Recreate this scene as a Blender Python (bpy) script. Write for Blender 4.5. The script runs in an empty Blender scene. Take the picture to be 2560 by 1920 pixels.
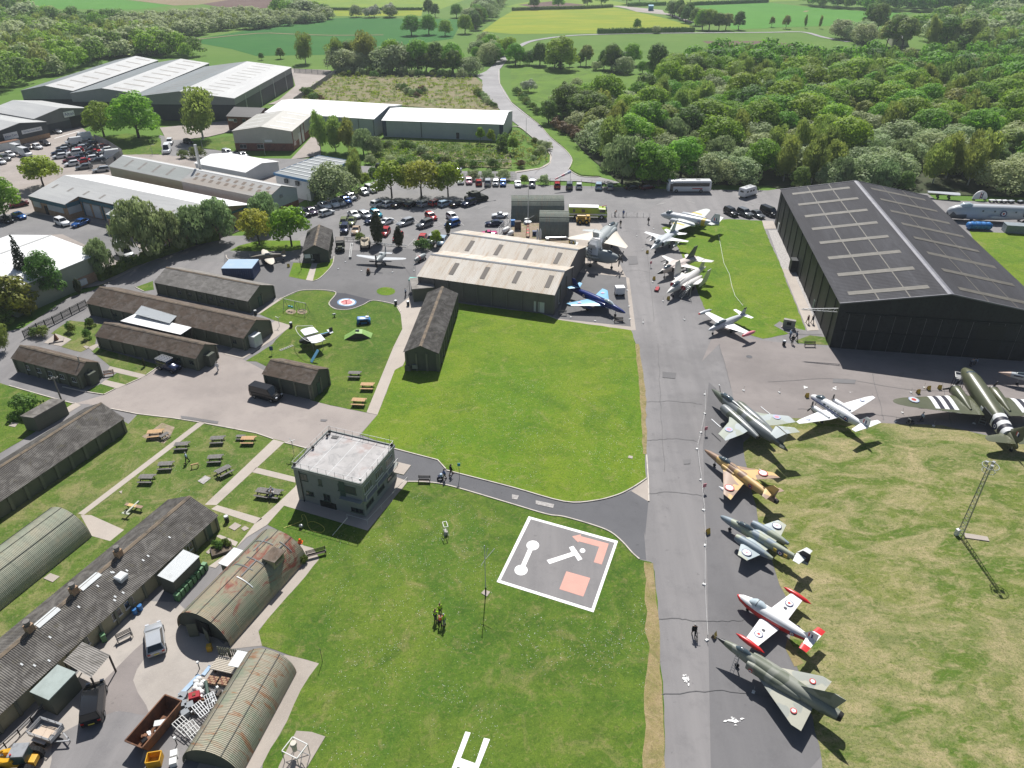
import bpy,bmesh,math,random
from mathutils import Vector,Matrix
from mathutils.geometry import tessellate_polygon
R=math.radians
PI=math.pi
sc=bpy.context.scene
COL=sc.collection
random.seed(7)
# --- camera, sky, sun, exposure
CAM_H=65.0;CAM_PITCH=R(31.7);CAM_F=1840.0
cam=bpy.data.cameras.new('camera');camo=bpy.data.objects.new('camera',cam);COL.objects.link(camo)
camo.location=(0,0,CAM_H);camo.rotation_euler=(PI/2-CAM_PITCH,0,0)
cam.sensor_fit='HORIZONTAL';cam.sensor_width=36.0;cam.lens=36.0*CAM_F/2560.0
cam.clip_start=0.5;cam.clip_end=9000.0
sc.camera=camo
SUN_EL=R(50);SUN_AZ=R(2)
world=bpy.data.worlds.new('World');sc.world=world;world.use_nodes=True
wn=world.node_tree.nodes;wn.clear()
sky=wn.new('ShaderNodeTexSky');sky.sky_type='NISHITA';sky.sun_disc=False
sky.sun_elevation=SUN_EL;sky.sun_rotation=SUN_AZ
sky.air_density=1.0;sky.dust_density=1.5;sky.ozone_density=1.0
bg=wn.new('ShaderNodeBackground');bg.inputs[1].default_value=0.057
wo=wn.new('ShaderNodeOutputWorld')
world.node_tree.links.new(sky.outputs[0],bg.inputs[0]);world.node_tree.links.new(bg.outputs[0],wo.inputs[0])
sl=bpy.data.lights.new('sun','SUN');sl.energy=5.0;sl.angle=R(0.53);sl.color=(1.0,0.975,0.935)
so=bpy.data.objects.new('sun',sl);COL.objects.link(so)
sd=Vector((math.sin(SUN_AZ)*math.cos(SUN_EL),math.cos(SUN_AZ)*math.cos(SUN_EL),math.sin(SUN_EL)))
so.rotation_euler=sd.to_track_quat('Z','Y').to_euler();so.location=(0,60,150)
sc.view_settings.view_transform='Standard';sc.view_settings.look='None'
sc.view_settings.exposure=0.36;sc.view_settings.gamma=1.0;sc.view_settings.use_curve_mapping=False
sc.cycles.max_bounces=6;sc.cycles.diffuse_bounces=3;sc.cycles.transparent_max_bounces=8
# --- survey: photo measurements -> points on the ground (metres)
RG={'F':(0,0,1.1573)}
for k,o in dict(a=(0,0),b=(640,0),c=(1280,0),d=(1920,0),e=(0,400),f=(640,400),g=(1280,400),h=(1920,400),i=(0,860),j=(640,860),k=(1280,860),l=(1920,860),m=(0,1440),n=(640,1440),o=(1280,1240),p=(1720,1340)).items():RG[k]=(*o,.28933)
for k,o in dict(q=(0,1160),r=(400,1160),s=(1200,1240),t=(2080,1120),u=(1160,480),v=(1560,480),w=(560,560)).items():RG[k]=(*o,.217)
for k,o in dict(x=(2240,400),y=(0,320),z=(320,320),A=(640,440),B=(900,440),C=(1700,940),D=(2240,880),E=(340,1660)).items():RG[k]=(*o,.14467)
RG['H']=(0,1700,.1326)
def G(r,x,y,z=0.0):
 o=RG[r];a=(o[0]+x*o[2]-1280)/CAM_F;b=(o[1]+y*o[2]-960)/CAM_F
 d=(a,math.cos(CAM_PITCH)-b*math.sin(CAM_PITCH),-math.sin(CAM_PITCH)-b*math.cos(CAM_PITCH))
 t=(z-CAM_H)/d[2]
 return Vector((d[0]*t,d[1]*t,z))
def PL(s,z=0.0):
 """'a 10,20 30,40 b 5,6' -> list of points"""
 out=[];r=None
 for tok in s.split():
  if ',' in tok:
   x,y=tok.split(',');out.append(G(r,float(x),float(y),z))
  else:r=tok
 return out
def heading(p,q):return math.atan2(q.y-p.y,q.x-p.x)
# --- materials
MATS={}
def mat(name,col,rough=.75,metal=0.,layers=(),bump=None,spec=.35,coord='Object',rnd=0.,trans=0.,coat=0.,alpha=None,wave=None,rot=0.):
 """layers: (colour, scale, lo, hi, detail, (sx,sy,sz), strength)   wave: (axis, period, dark, amount)"""
 if name in MATS:return MATS[name]
 m=bpy.data.materials.new(name);m.use_nodes=True;MATS[name]=m
 nt=m.node_tree;N=nt.nodes;Lk=nt.links;N.clear()
 out=N.new('ShaderNodeOutputMaterial');bs=N.new('ShaderNodeBsdfPrincipled')
 bs.inputs['Roughness'].default_value=rough;bs.inputs['Metallic'].default_value=metal
 bs.inputs['Specular IOR Level'].default_value=spec;bs.inputs['Coat Weight'].default_value=coat
 tc=N.new('ShaderNodeTexCoord');vec=tc.outputs[coord]
 oi=None
 if rnd or coord=='Object':
  oi=N.new('ShaderNodeObjectInfo')
 if rot:
  mp0=N.new('ShaderNodeMapping');mp0.inputs['Rotation'].default_value=(0,0,rot);Lk.new(vec,mp0.inputs[0]);vec=mp0.outputs[0]
 col4=(*col,1)
 rgb=N.new('ShaderNodeRGB');rgb.outputs[0].default_value=col4;cur=rgb.outputs[0]
 for i,Ly in enumerate(layers):
  c2,s,lo,hi,det,st,amt=(list(Ly)+[4,(1,1,1),1.])[:7]if len(Ly)<7 else Ly
  mp=N.new('ShaderNodeMapping');mp.inputs['Scale'].default_value=tuple(s*k for k in st);mp.inputs['Location'].default_value=(i*7.31,i*3.17,i*1.7)
  Lk.new(vec,mp.inputs[0])
  nz=N.new('ShaderNodeTexNoise');nz.inputs['Scale'].default_value=1;nz.inputs['Detail'].default_value=det;nz.inputs['Roughness'].default_value=.62
  if det>=7:nz.inputs['Distortion'].default_value=1.4
  Lk.new(mp.outputs[0],nz.inputs['Vector'])
  mr=N.new('ShaderNodeMapRange');mr.inputs[1].default_value=lo;mr.inputs[2].default_value=hi;mr.inputs[4].default_value=amt
  Lk.new(nz.outputs[0],mr.inputs[0])
  mx=N.new('ShaderNodeMix');mx.data_type='RGBA';mx.inputs[7].default_value=(*c2,1)
  Lk.new(mr.outputs[0],mx.inputs[0]);Lk.new(cur,mx.inputs[6]);cur=mx.outputs[2]
 if wave:
  ax,per,dk,amt=wave
  sx=N.new('ShaderNodeSeparateXYZ');Lk.new(vec,sx.inputs[0])
  mu=N.new('ShaderNodeMath');mu.operation='MULTIPLY';mu.inputs[1].default_value=2*PI/per;Lk.new(sx.outputs['XYZ'.index(ax)],mu.inputs[0])
  si=N.new('ShaderNodeMath');si.operation='SINE';Lk.new(mu.outputs[0],si.inputs[0])
  mr=N.new('ShaderNodeMapRange');mr.inputs[1].default_value=-.2;mr.inputs[2].default_value=.9;mr.inputs[4].default_value=amt;Lk.new(si.outputs[0],mr.inputs[0])
  mx=N.new('ShaderNodeMix');mx.data_type='RGBA';mx.inputs[7].default_value=(*dk,1)
  Lk.new(mr.outputs[0],mx.inputs[0]);Lk.new(cur,mx.inputs[6]);cur=mx.outputs[2]
 if rnd:
  hs=N.new('ShaderNodeHueSaturation')
  m1=N.new('ShaderNodeMapRange');m1.inputs[3].default_value=.5-.06*rnd;m1.inputs[4].default_value=.5+.05*rnd;Lk.new(oi.outputs['Random'],m1.inputs[0]);Lk.new(m1.outputs[0],hs.inputs['Hue'])
  w=N.new('ShaderNodeMath');w.operation='MULTIPLY';w.inputs[1].default_value=7.77;Lk.new(oi.outputs['Random'],w.inputs[0])
  fr=N.new('ShaderNodeMath');fr.operation='FRACT';Lk.new(w.outputs[0],fr.inputs[0])
  m2=N.new('ShaderNodeMapRange');m2.inputs[3].default_value=1-.35*rnd;m2.inputs[4].default_value=1+.35*rnd;Lk.new(fr.outputs[0],m2.inputs[0]);Lk.new(m2.outputs[0],hs.inputs['Value'])
  Lk.new(cur,hs.inputs['Color']);cur=hs.outputs[0]
 Lk.new(cur,bs.inputs['Base Color'])
 if bump:
  s,d=bump
  nz=N.new('ShaderNodeTexNoise');nz.inputs['Scale'].default_value=s;nz.inputs['Detail'].default_value=5;Lk.new(vec,nz.inputs['Vector'])
  bp=N.new('ShaderNodeBump');bp.inputs['Strength'].default_value=.6;bp.inputs['Distance'].default_value=d
  Lk.new(nz.outputs[0],bp.inputs['Height']);Lk.new(bp.outputs[0],bs.inputs['Normal'])
 sh=bs.outputs[0]
 if trans:
  tr=N.new('ShaderNodeBsdfTranslucent');Lk.new(cur,tr.inputs[0])
  ms=N.new('ShaderNodeMixShader');ms.inputs[0].default_value=trans;Lk.new(sh,ms.inputs[1]);Lk.new(tr.outputs[0],ms.inputs[2]);sh=ms.outputs[0]
 if alpha is not None:
  tp=N.new('ShaderNodeBsdfTransparent');ms=N.new('ShaderNodeMixShader');ms.inputs[0].default_value=alpha
  Lk.new(tp.outputs[0],ms.inputs[1]);Lk.new(sh,ms.inputs[2]);sh=ms.outputs[0]
 Lk.new(sh,out.inputs[0])
 return m
def paint(name,col,rough=.35,metal=0.,spec=.5):
 d=tuple(c*.72 for c in col)
 return mat(name,col,rough,metal,layers=[(d,1.2,.45,.75,4,(1,1,1),.6)],spec=spec)
# --- mesh and object helpers
class MB:
 def __init__(s):s.v=[];s.f=[]
 def add(s,vs,fs,M=None):
  n=len(s.v)
  s.v+=[tuple(M@Vector(p))if M else tuple(p)for p in vs];s.f+=[tuple(i+n for i in f)for f in fs];return s
 def box(s,c,d,rz=0.,M=None,taper=1.):
  x,y,z=(k/2 for k in d);vs=[]
  for sz in(-1,1):
   t=taper if sz>0 else 1.
   for sx,sy in((-1,-1),(1,-1),(1,1),(-1,1)):vs.append((sx*x*t,sy*y*t,sz*z))
  T=Matrix.Translation(c)@Matrix.Rotation(rz,4,'Z')
  if M:T=M@T
  return s.add(vs,[(3,2,1,0),(4,5,6,7),(0,1,5,4),(1,2,6,5),(2,3,7,6),(3,0,4,7)],T)
 def bar(s,p,q,w,h=None,up=(0,0,1)):
  p=Vector(p);q=Vector(q);h=h or w;d=q-p;L=d.length
  if L<1e-6:return s
  d/=L;u=Vector(up)
  if abs(d.dot(u))>.98:u=Vector((0,1,0))
  a=d.cross(u).normalized();b=a.cross(d)
  vs=[e+a*sx*w/2+b*sz*h/2 for e in(p,q)for sx,sz in((-1,-1),(1,-1),(1,1),(-1,1))]
  return s.add(vs,[(0,1,2,3),(7,6,5,4),(0,4,5,1),(1,5,6,2),(2,6,7,3),(3,7,4,0)])
 def tube(s,p,q,r0,r1=None,n=8,caps=True):
  p=Vector(p);q=Vector(q);r1=r0 if r1 is None else r1;d=(q-p).normalized();u=Vector((0,0,1))if abs(d.z)<.9 else Vector((0,1,0))
  a=d.cross(u).normalized();b=a.cross(d);vs=[]
  for e,r in((p,r0),(q,r1)):
   for k in range(n):t=2*PI*k/n;vs.append(e+a*(r*math.cos(t))+b*(r*math.sin(t)))
  fs=[(k,k+n,(k+1)%n+n,(k+1)%n)for k in range(n)]
  if caps:fs+=[tuple(range(n)),tuple(reversed(range(n,2*n)))]
  return s.add(vs,fs)
 def loft(s,rings,cap0=True,cap1=True):
  n=len(rings[0]);vs=[p for r in rings for p in r];fs=[]
  for i in range(len(rings)-1):
   for k in range(n):a,b=i*n+k,i*n+(k+1)%n;fs.append((a,b,b+n,a+n))
  if cap0:fs.append(tuple(reversed(range(n))))
  if cap1:m=(len(rings)-1)*n;fs.append(tuple(range(m,m+n)))
  return s.add(vs,fs)
 def poly(s,pts,z0=None,z1=None):
  """flat polygon, or a prism from z0 to z1"""
  pts=[Vector(p)for p in pts];tris=tessellate_polygon([[Vector((p.x,p.y,0))for p in pts]]);n=len(pts)
  if z1 is None:
   return s.add(pts,[orient(pts,t)for t in tris])
  lo=[Vector((p.x,p.y,z0))for p in pts];hi=[Vector((p.x,p.y,z1))for p in pts]
  ccw=sum(pts[k].x*pts[(k+1)%n].y-pts[(k+1)%n].x*pts[k].y for k in range(n))>0
  fs=[tuple(i+n for i in orient(pts,t))for t in tris]
  fs+=[((k,(k+1)%n,(k+1)%n+n,k+n)if ccw else((k+1)%n,k,k+n,(k+1)%n+n))for k in range(n)]
  return s.add(lo+hi,fs)
 def disc(s,c,r,n=16,z=0,nrm=None,ry=None):
  return s.add([(c[0]+r*math.cos(2*PI*k/n),c[1]+(ry or r)*math.sin(2*PI*k/n),z)for k in range(n)],[tuple(range(n))])
 def mesh(s,name,smooth=False):
  me=bpy.data.meshes.new(name);me.from_pydata(s.v,[],s.f);me.validate();me.update()
  if smooth:
   for p in me.polygons:p.use_smooth=True
   if smooth is not True:me.set_sharp_from_angle(angle=R(smooth))
  return me
 def build(s,name,m,parent=None,smooth=False):
  o=bpy.data.objects.new(name,s.mesh(name,smooth));COL.objects.link(o);o.data.materials.append(m)
  if parent:o.parent=parent
  return o
def orient(pts,t):
 a,b,c=(pts[i]for i in t)
 return tuple(t)if(b.x-a.x)*(c.y-a.y)-(b.y-a.y)*(c.x-a.x)>0 else(t[0],t[2],t[1])
def tag(o,label,cat=None,group=None,kind=None):
 if label:o['label']=label
 if cat:o['category']=cat
 if group:o['group']=group
 if kind:o['kind']=kind
 return o
def thing(name,label,cat,loc=(0,0,0),rz=0.,group=None):
 o=bpy.data.objects.new(name,None);o.empty_display_size=.3;COL.objects.link(o)
 o.location=loc;o.rotation_euler=(0,0,rz)
 return tag(o,label,cat,group)
def copy_tree(o,parent=None):
 c=o.copy();COL.objects.link(c)
 if parent:c.parent=parent
 for ch in o.children:copy_tree(ch,c)
 return c
def catmull(pts,n=5,closed=False):
 out=[];L=len(pts)
 for i in range(L if closed else L-1):
  p0=pts[(i-1)%L]if closed or i>0 else pts[i];p1=pts[i];p2=pts[(i+1)%L];p3=pts[(i+2)%L]if closed or i+2<L else pts[(i+1)%L]
  for k in range(n):
   t=k/n;out.append(.5*((2*p1)+(p2-p0)*t+(2*p0-5*p1+4*p2-p3)*t*t+(3*p1-p0-3*p2+p3)*t**3))
 if not closed:out.append(pts[-1])
 return out
def rough_edge(pts,step=1.6,amp=.14):
 out=[];n=len(pts)
 for i in range(n):
  a,b=pts[i],pts[(i+1)%n];L=(b-a).length;k=min(60,max(1,int(L/step)))
  nn=Vector((-(b-a).y,(b-a).x,0)).normalized()if L>0 else Vector((0,0,0))
  for q in range(k):out.append(a.lerp(b,q/k)+nn*(random.uniform(-amp,amp)if q else 0))
 return out
LAYER=[0]
def sheet(name,s,m,smooth=0,edge=0.,layer=None,pts=None,kind='structure'):
 pts=pts or PL(s)
 if smooth:pts=catmull(pts,smooth,True)
 if edge:pts=rough_edge(pts,1.4,edge)
 LAYER[0]+=1;z=.004*((layer if layer is not None else LAYER[0])-56)
 b=MB().poly([Vector((p.x,p.y,z))for p in pts])
 return tag(b.build(name,m),None,kind=kind)
def ribbon(pts,w,z):
 L=[];Rr=[]
 for i,p in enumerate(pts):
  d=(pts[min(i+1,len(pts)-1)]-pts[max(i-1,0)]);d.z=0;d.normalize();nn=Vector((-d.y,d.x,0))*w/2
  a=p+nn;b=p-nn;a.z=b.z=z;L.append(a);Rr.append(b)
 return L,Rr
def strip(name,s,w,m,smooth=0,layer=1,pts=None):
 pts=pts or PL(s)
 if smooth:pts=catmull(pts,smooth)
 L,Rr=ribbon(pts,w,.004*(layer-56))
 b=MB();n=len(L);b.add(L+Rr,[(k+n,k+1+n,k+1,k)for k in range(n-1)])
 return tag(b.build(name,m),None,kind='structure')
def kerb(s,w=.16,h=.10,smooth=0,name='kerb',m=None):
 pts=PL(s)
 if smooth:pts=catmull(pts,smooth)
 L,Rr=ribbon(pts,w,h);n=len(L);b=MB()
 lo=[Vector((p.x,p.y,-.1))for p in L];ro=[Vector((p.x,p.y,-.1))for p in Rr]
 b.add(L+Rr+lo+ro,[f for k in range(n-1)for f in((k+n,k+1+n,k+1,k),(k,k+1,k+1+2*n,k+2*n),(k+1+n,k+n,k+3*n,k+1+3*n))])
 return tag(b.build(name,m or MATS['kerb_stone']),None,kind='structure')
# --- ground materials
def grass_mat(name,base,yel,dry,dryamt,dark=(.05,.10,.022),sc_=1.,st=(1,1,1)):
 return mat(name,base,.9,layers=([(dry,.05,.47,.60,7,(1,1,1),.6)]if dryamt>.5 else[])+[
  (yel,.055*sc_,.40,.64,8,st,.85),(dark,.12*sc_,.48,.66,8,st,.6),(dry,.22*sc_,.60-dryamt*.28,.72-dryamt*.1,9,st,min(1,.4+dryamt)),
  (yel,.8,.5,.68,7,st,.55),(tuple(c*.55 for c in base),2.2,.5,.64,7,(1,1,1),.5),(dry,1.3*sc_,.56-dryamt*.1,.68,8,st,.3+dryamt*.6),(tuple(c*1.6 for c in yel),5.,.55,.72,4,(1,1,1),.45),(tuple(c*.42 for c in base),8.,.5,.66,3,(1,1,1),.5)],bump=(3.,.06),spec=.12)
grass_mat('lawn_grass',(.068,.138,.017),(.135,.19,.026),(.27,.23,.10),.2,dark=(.034,.082,.012))
grass_mat('lawn_grass_bright',(.098,.19,.014),(.175,.235,.022),(.29,.26,.10),.15,dark=(.055,.125,.012))
grass_mat('lawn_grass_worn',(.078,.14,.022),(.14,.185,.038),(.29,.245,.12),.36)
grass_mat('dry_grass',(.085,.145,.022),(.17,.195,.045),(.38,.31,.175),.55,dark=(.055,.11,.016),sc_=.7,st=(.8,1.4,1))
grass_mat('meadow_grass',(.10,.19,.025),(.14,.235,.03),(.2,.2,.06),.0,sc_=.5)
grass_mat('verge_dead_grass',(.30,.23,.12),(.2,.19,.06),(.36,.28,.16),.5,dark=(.1,.13,.03),sc_=3)
grass_mat('wasteland_soil',(.25,.205,.135),(.15,.175,.055),(.33,.27,.19),.4,dark=(.10,.135,.035),sc_=1.6)
def field(name,c,c2,sy=1.):return mat(name,c,.9,layers=[(c2,.02,.4,.7,6,(1,sy,1),.8),(tuple(k*.8 for k in c),.12,.45,.7,5,(1,2.5,1),.4)],spec=.1)
field('field_wheat',(.028,.125,.022),(.045,.15,.025));field('field_lime',(.15,.24,.035),(.22,.29,.03));field('field_rape',(.185,.255,.02),(.32,.31,.025),3)
field('field_bright',(.07,.21,.025),(.09,.24,.03));field('field_plough',(.13,.085,.07),(.16,.11,.09));field('field_pasture',(.095,.18,.03),(.13,.21,.04));field('field_stubble',(.26,.2,.12),(.2,.18,.1))
def tar(name,c,c2,c3,st=(1,1,1),rot=0.):
 return mat(name,c,.82,layers=[(c2,.13,.4,.7,6,st,.8),(c3,.5,.52,.74,6,(1,1,1),.55),(tuple(k*.62 for k in c),.06,.5,.7,5,(1,1,1),.5),(tuple(k*1.3 for k in c),5.,.5,.75,3,(1,1,1),.35),(tuple(k*.55 for k in c),1.1,.66,.72,6,(1,1,1),.5)],bump=(18.,.012),spec=.3,rot=rot)
tar('asphalt_grey',(.19,.182,.182),(.26,.247,.243),(.145,.14,.142),(2.6,.14,1),R(3))
tar('asphalt_line',(.145,.141,.144),(.18,.174,.175),(.115,.112,.114),(2.6,.2,1),R(3))
tar('asphalt_dark',(.105,.105,.112),(.13,.13,.137),(.085,.085,.09))
tar('asphalt_yard',(.13,.127,.128),(.165,.16,.16),(.10,.10,.10))
tar('asphalt_carpark',(.18,.175,.175),(.235,.227,.222),(.145,.142,.142))
tar('asphalt_pinkish',(.225,.20,.19),(.27,.24,.225),(.185,.165,.158),(.3,1.8,1),R(12))
tar('forecourt_tarmac',(.30,.262,.24),(.36,.315,.285),(.245,.215,.2))
tar('yard_concrete',(.36,.325,.29),(.44,.40,.36),(.28,.255,.235))
tar('path_concrete',(.40,.35,.305),(.46,.41,.355),(.33,.29,.26))
tar('pad_concrete',(.36,.315,.275),(.42,.37,.32),(.28,.25,.22))
tar('industrial_concrete',(.30,.262,.235),(.37,.325,.295),(.225,.20,.185))
tar('road_tarmac',(.27,.262,.265),(.34,.33,.33),(.22,.215,.215))
tar('rubber_surface',(.06,.06,.072),(.075,.075,.085),(.05,.05,.06))
mat('kerb_stone',(.55,.50,.44),.85,layers=[((.35,.32,.28),.8,.5,.7)])
mat('white_paint',(.80,.79,.77),.6,layers=[((.6,.58,.55),1.5,.55,.8,6,(1,1,1),.5)])
mat('pink_paint',(.62,.31,.25),.7,layers=[((.52,.28,.23),.6,.45,.7,6,(1,1,1),.8)])
mat('faded_marking',(.46,.45,.43),.8,layers=[((.2,.2,.2),1.2,.5,.7,5,(1,1,1),.7)])
mat('bare_earth',(.27,.21,.15),.95,layers=[((.16,.17,.06),.5,.5,.7),((.36,.29,.22),1.2,.5,.7)])
mat('dark_soil',(.11,.085,.06),.95,layers=[((.2,.16,.12),1.5,.5,.7)])
mat('gravel_grey',(.42,.40,.38),.9,layers=[((.3,.28,.27),2.5,.45,.6)])
M=MATS
# --- land out to the horizon
b=MB();b.add([(-4000,-300,-.26),(4000,-300,-.26),(4000,6000,-.26),(-4000,6000,-.26)],[(0,1,2,3)]);tag(b.build('ground',M['field_pasture']),None,kind='structure')
sheet('field','a 1610,350 b 0,245 300,180 790,150 1790,165 1700,330 1100,420 600,470 0,480 a 2000,420',M['field_wheat'])
sheet('field','b 360,-60 1950,-60 1600,75 1000,82 600,80 460,55',M['field_lime'])
sheet('field','b 600,82 1000,84 1440,82 1430,135 700,135',M['field_rape'])
sheet('field','b -900,-40 290,-30 170,60 -40,80 -300,60',M['field_plough'])
sheet('field','a 250,0 900,-20 1500,45 1200,80 500,75 200,40',M['field_bright'])
sheet('field','a 900,-30 2212,-40 1700,40 1500,45',M['field_stubble'])
sheet('field','b 1950,270 2100,160 2212,95 c 300,80 860,60 1080,100 1340,160 1560,225 1570,255 730,265 730,285 0,290',M['field_rape'])
sheet('field','b 2140,60 c 50,30 350,-20 700,-30 1000,30 860,58 300,75',M['field_lime'])
sheet('field','c 50,40 350,8 640,40 300,78',M['field_plough'])
sheet('field','c 1050,-10 2212,-40 d 370,0 0,15 c 1540,40',M['field_lime'])
sheet('field','c 1500,40 2212,18 d 0,20 370,60 830,95 1250,112 700,215 0,238 c 2212,244 1900,250 1700,80',M['field_bright'])
sheet('field','c 480,332 1200,302 2212,292 d 0,292 400,350 900,400 1420,465 1190,505 600,500 c 2212,470 1330,450 480,430',M['field_pasture'])
sheet('field','c 1640,352 2212,352 d 0,352 390,400 520,440 200,470 0,440 c 2212,440 1870,450',M['field_plough'])
sheet('field','d 300,100 320,90 360,90 330,102',M['field_stubble'])
sheet('meadow','c 0,570 480,580 700,560 830,610 1130,650 1300,700 1300,860 1100,930 900,950 400,930 180,860 0,780 b 2200,640',M['meadow_grass'])
strip('track','c 60,400 180,350 460,310 740,296 1100,287 1700,282 2212,278 d 300,275 480,320 700,360',4.,M['road_tarmac'],4,40)
strip('track','c 880,50 1050,78 1310,112 1450,155 1560,195',5.,M['industrial_concrete'],4,40)
sheet('track','c 900,45 1300,85 1330,125 1080,100',M['industrial_concrete'])
strip('track','a 1600,350 2212,287 b 300,292 640,303 1100,300',3.,M['field_stubble'],3,40)
sheet('wasteland','b 620,630 1880,655 1960,720 1965,800 2110,960 1500,935 1200,905 300,890 420,770',M['wasteland_soil'],edge=.6,layer=41)
sheet('wasteland','b 1340,1440 1380,1330 1450,1240 1620,1235 1600,1300 2200,1330 2200,1450 1500,1432',M['wasteland_soil'],edge=.5,layer=41)
sheet('meadow','b 930,1200 1100,1190 2150,1235 2200,1330 1900,1440 1000,1440',M['lawn_grass_worn'],layer=39)
# --- public road
rl='b 2110,500 2050,560 1990,612 1900,652 1955,690 1955,790 2060,890 2140,985 c 70,1095 200,1200 300,1290 340,1350 330,1410 250,1460 40,1495'
rr='c 40,1560 560,1562 850,1592 930,1575 850,1552 750,1527 590,1520 490,1462 505,1440 520,1370 450,1280 330,1180 220,1060 0,885 b 2110,720 2105,600 2170,520 2150,480'
sheet('road',rl+' '+rr,M['road_tarmac'],layer=43)
sheet('road','c 60,1480 b 1700,1475 1320,1450 920,1432 600,1365 300,1370 0,1365 a 2040,1308 1700,1280 1590,1200 1370,1165 1400,1340 1620,1375 2000,1430 b 0,1490 250,1470 820,1510 1080,1552 c 60,1562',M['asphalt_carpark'],layer=42)
sheet('side_road','b 1905,650 1560,640 1300,628 1300,640 1500,660 1870,668',M['road_tarmac'],layer=42)
sheet('pavement','c 0,1080 70,1100 200,1205 330,1310 325,1400 240,1448 30,1478 30,1495 250,1462 335,1410 345,1350 300,1288 200,1198 70,1092',M['path_concrete'],layer=44)
for s in('b 2100,600 2106,720 2212,893 c 220,1065 330,1185 450,1285 518,1372 500,1442 492,1464 590,1523 750,1530','c 0,1098 70,1102 200,1207 300,1297 335,1352 322,1408 245,1456 40,1491'):kerb(s,.2,.12,4)
sheet('verge','c -20,872 0,880 220,1055 330,1175 455,1275 530,1370 512,1440 498,1458 600,1510 770,1520 700,1390 420,1120 250,980 60,830',M['meadow_grass'],layer=45,edge=.2)
# --- industrial estate
sheet('industrial_yard','a -300,1240 440,1120 700,1095 820,1190 1060,1330 1400,1335 2000,1400 b 0,1480 800,1500 800,1600 f 430,340 200,460 e 1990,640 860,1080 600,1130 -300,1100',M['industrial_concrete'],layer=46)
sheet('industrial_yard','e -300,430 100,470 250,455 1000,570 1230,780 1150,870 860,790 540,640 280,650 -300,800',M['asphalt_carpark'],layer=48)
sheet('industrial_yard','a 1380,1100 1600,1080 1970,1040 2010,1130 1800,1180 1590,1205 1440,1210',M['industrial_concrete'],layer=46)
sheet('industrial_yard','b 300,590 640,605 700,640 440,770 330,890 100,900 200,860 340,740',M['industrial_concrete'],layer=46)
sheet('industrial_yard','b 300,1375 560,1340 560,1200 480,1180 380,1290',M['industrial_concrete'],layer=47)
sheet('verge','a 830,1190 1100,1150 1390,1195 1400,1290 1370,1330 1060,1335',M['lawn_grass'],layer=49,edge=.2)
sheet('verge','a 1700,1265 1800,1200 2020,1170 2060,1310 1900,1300',M['lawn_grass'],layer=49,edge=.2)
strip('marking','a 470,1195 690,1130',.5,M['white_paint'],0,50)
# --- museum ground
sheet('apron','e -300,1560 200,1450 600,1185 800,1125 1290,880 1950,655 f 0,650 130,600 350,470 560,362 860,262 1080,152 1800,162 g 0,208 880,232 1340,250 2212,262 h 80,250 1380,290 x 700,690 2212,735 F 2420,478 2420,1900 -150,1900 -200,1300',M['asphalt_grey'],layer=51)
sheet('car_park','e 1500,860 1950,670 f 10,655 130,605 352,472 562,364 862,264 1082,154 1800,165 g 0,212 880,236 1300,255 1330,330 1200,420 850,480 490,420 f 1900,640 1300,770 700,680 650,640 400,640 300,760 0,900',M['asphalt_carpark'],layer=52)
sheet('courtyard','w 0,330 60,310 240,380 640,420 900,440 1270,360 1300,290 1700,310 2100,280 2212,300 2212,850 1990,940 1720,880 1290,790 870,770 640,870 380,700 0,560',M['asphalt_yard'],layer=53)
sheet('forecourt','i 640,515 900,440 1000,385 1090,350 1265,270 1360,205 1960,60 j 0,190 640,530 955,595 1050,610 890,790 440,900 0,780 i 1720,680 1190,605 960,560 760,520',M['forecourt_tarmac'],layer=54)
sheet('tower_path','j 1195,910 1570,1005 1640,1080 2212,1240 k 0,1240 450,1365 700,1360 900,1310 1030,1270 1180,1350 1150,1659 o 1140,300 1160,550 1100,545 960,400 850,310 700,250 0,65 j 2212,1380 1700,1230 1310,1190 1200,1150',M['asphalt_dark'],layer=54)
sheet('concrete_patch','k 1030,1270 1170,1165 1182,1362',M['pad_concrete'],layer=55)
sheet('hardstanding','k 1640,150 1790,-200 h -200,1540 250,1592 540,1622 2212,1659 F 2420,800 2420,1010 l 2212,850 1500,700 960,680 200,640 k 1990,830 1900,400 1790,0',M['asphalt_pinkish'],layer=53)
sheet('aircraft_pad','g 470,1100 560,970 985,1010 1040,1445 400,1372',M['asphalt_yard'],layer=53)
sheet('aircraft_pad','g 490,545 770,550 985,1012 560,965 500,700',M['pad_concrete'],layer=54)
sheet('concrete_strip','g 985,1010 1012,1018 1070,1470 1030,1472',M['pad_concrete'],layer=55)
sheet('concrete_strip','g 395,1370 1032,1440 1030,1475 250,1370 260,1330',M['pad_concrete'],layer=56)
sheet('aircraft_line','k 1700,330 1760,380 2000,830 2040,1100 2120,1400 2160,1640 p 750,290 790,420 900,640 850,960 940,1120 1100,1560 1150,1900 F 1540,1900 k 1680,1659 1650,900',M['asphalt_line'],layer=54)
sheet('bare_ground','g 0,530 215,530 495,660 495,745 350,735 0,700',M['bare_earth'],layer=55,edge=.2)
sheet('works_yard','m 800,640 1250,215 1530,225 1900,560 2060,700 1700,1000 1180,1659 -100,1800 -300,1659 500,1100',M['yard_concrete'],layer=53)
sheet('works_yard','m 450,1440 600,1320 800,1230 1000,1170 1290,1190 1200,1659 1100,1900 200,1900 430,1659',M['asphalt_grey'],layer=54,smooth=3)
sheet('works_yard','m 900,900 1250,560 1290,640 1150,900 1290,1190 1010,1165 760,1260 700,1080',M['asphalt_pinkish'],layer=55,smooth=3)
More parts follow.
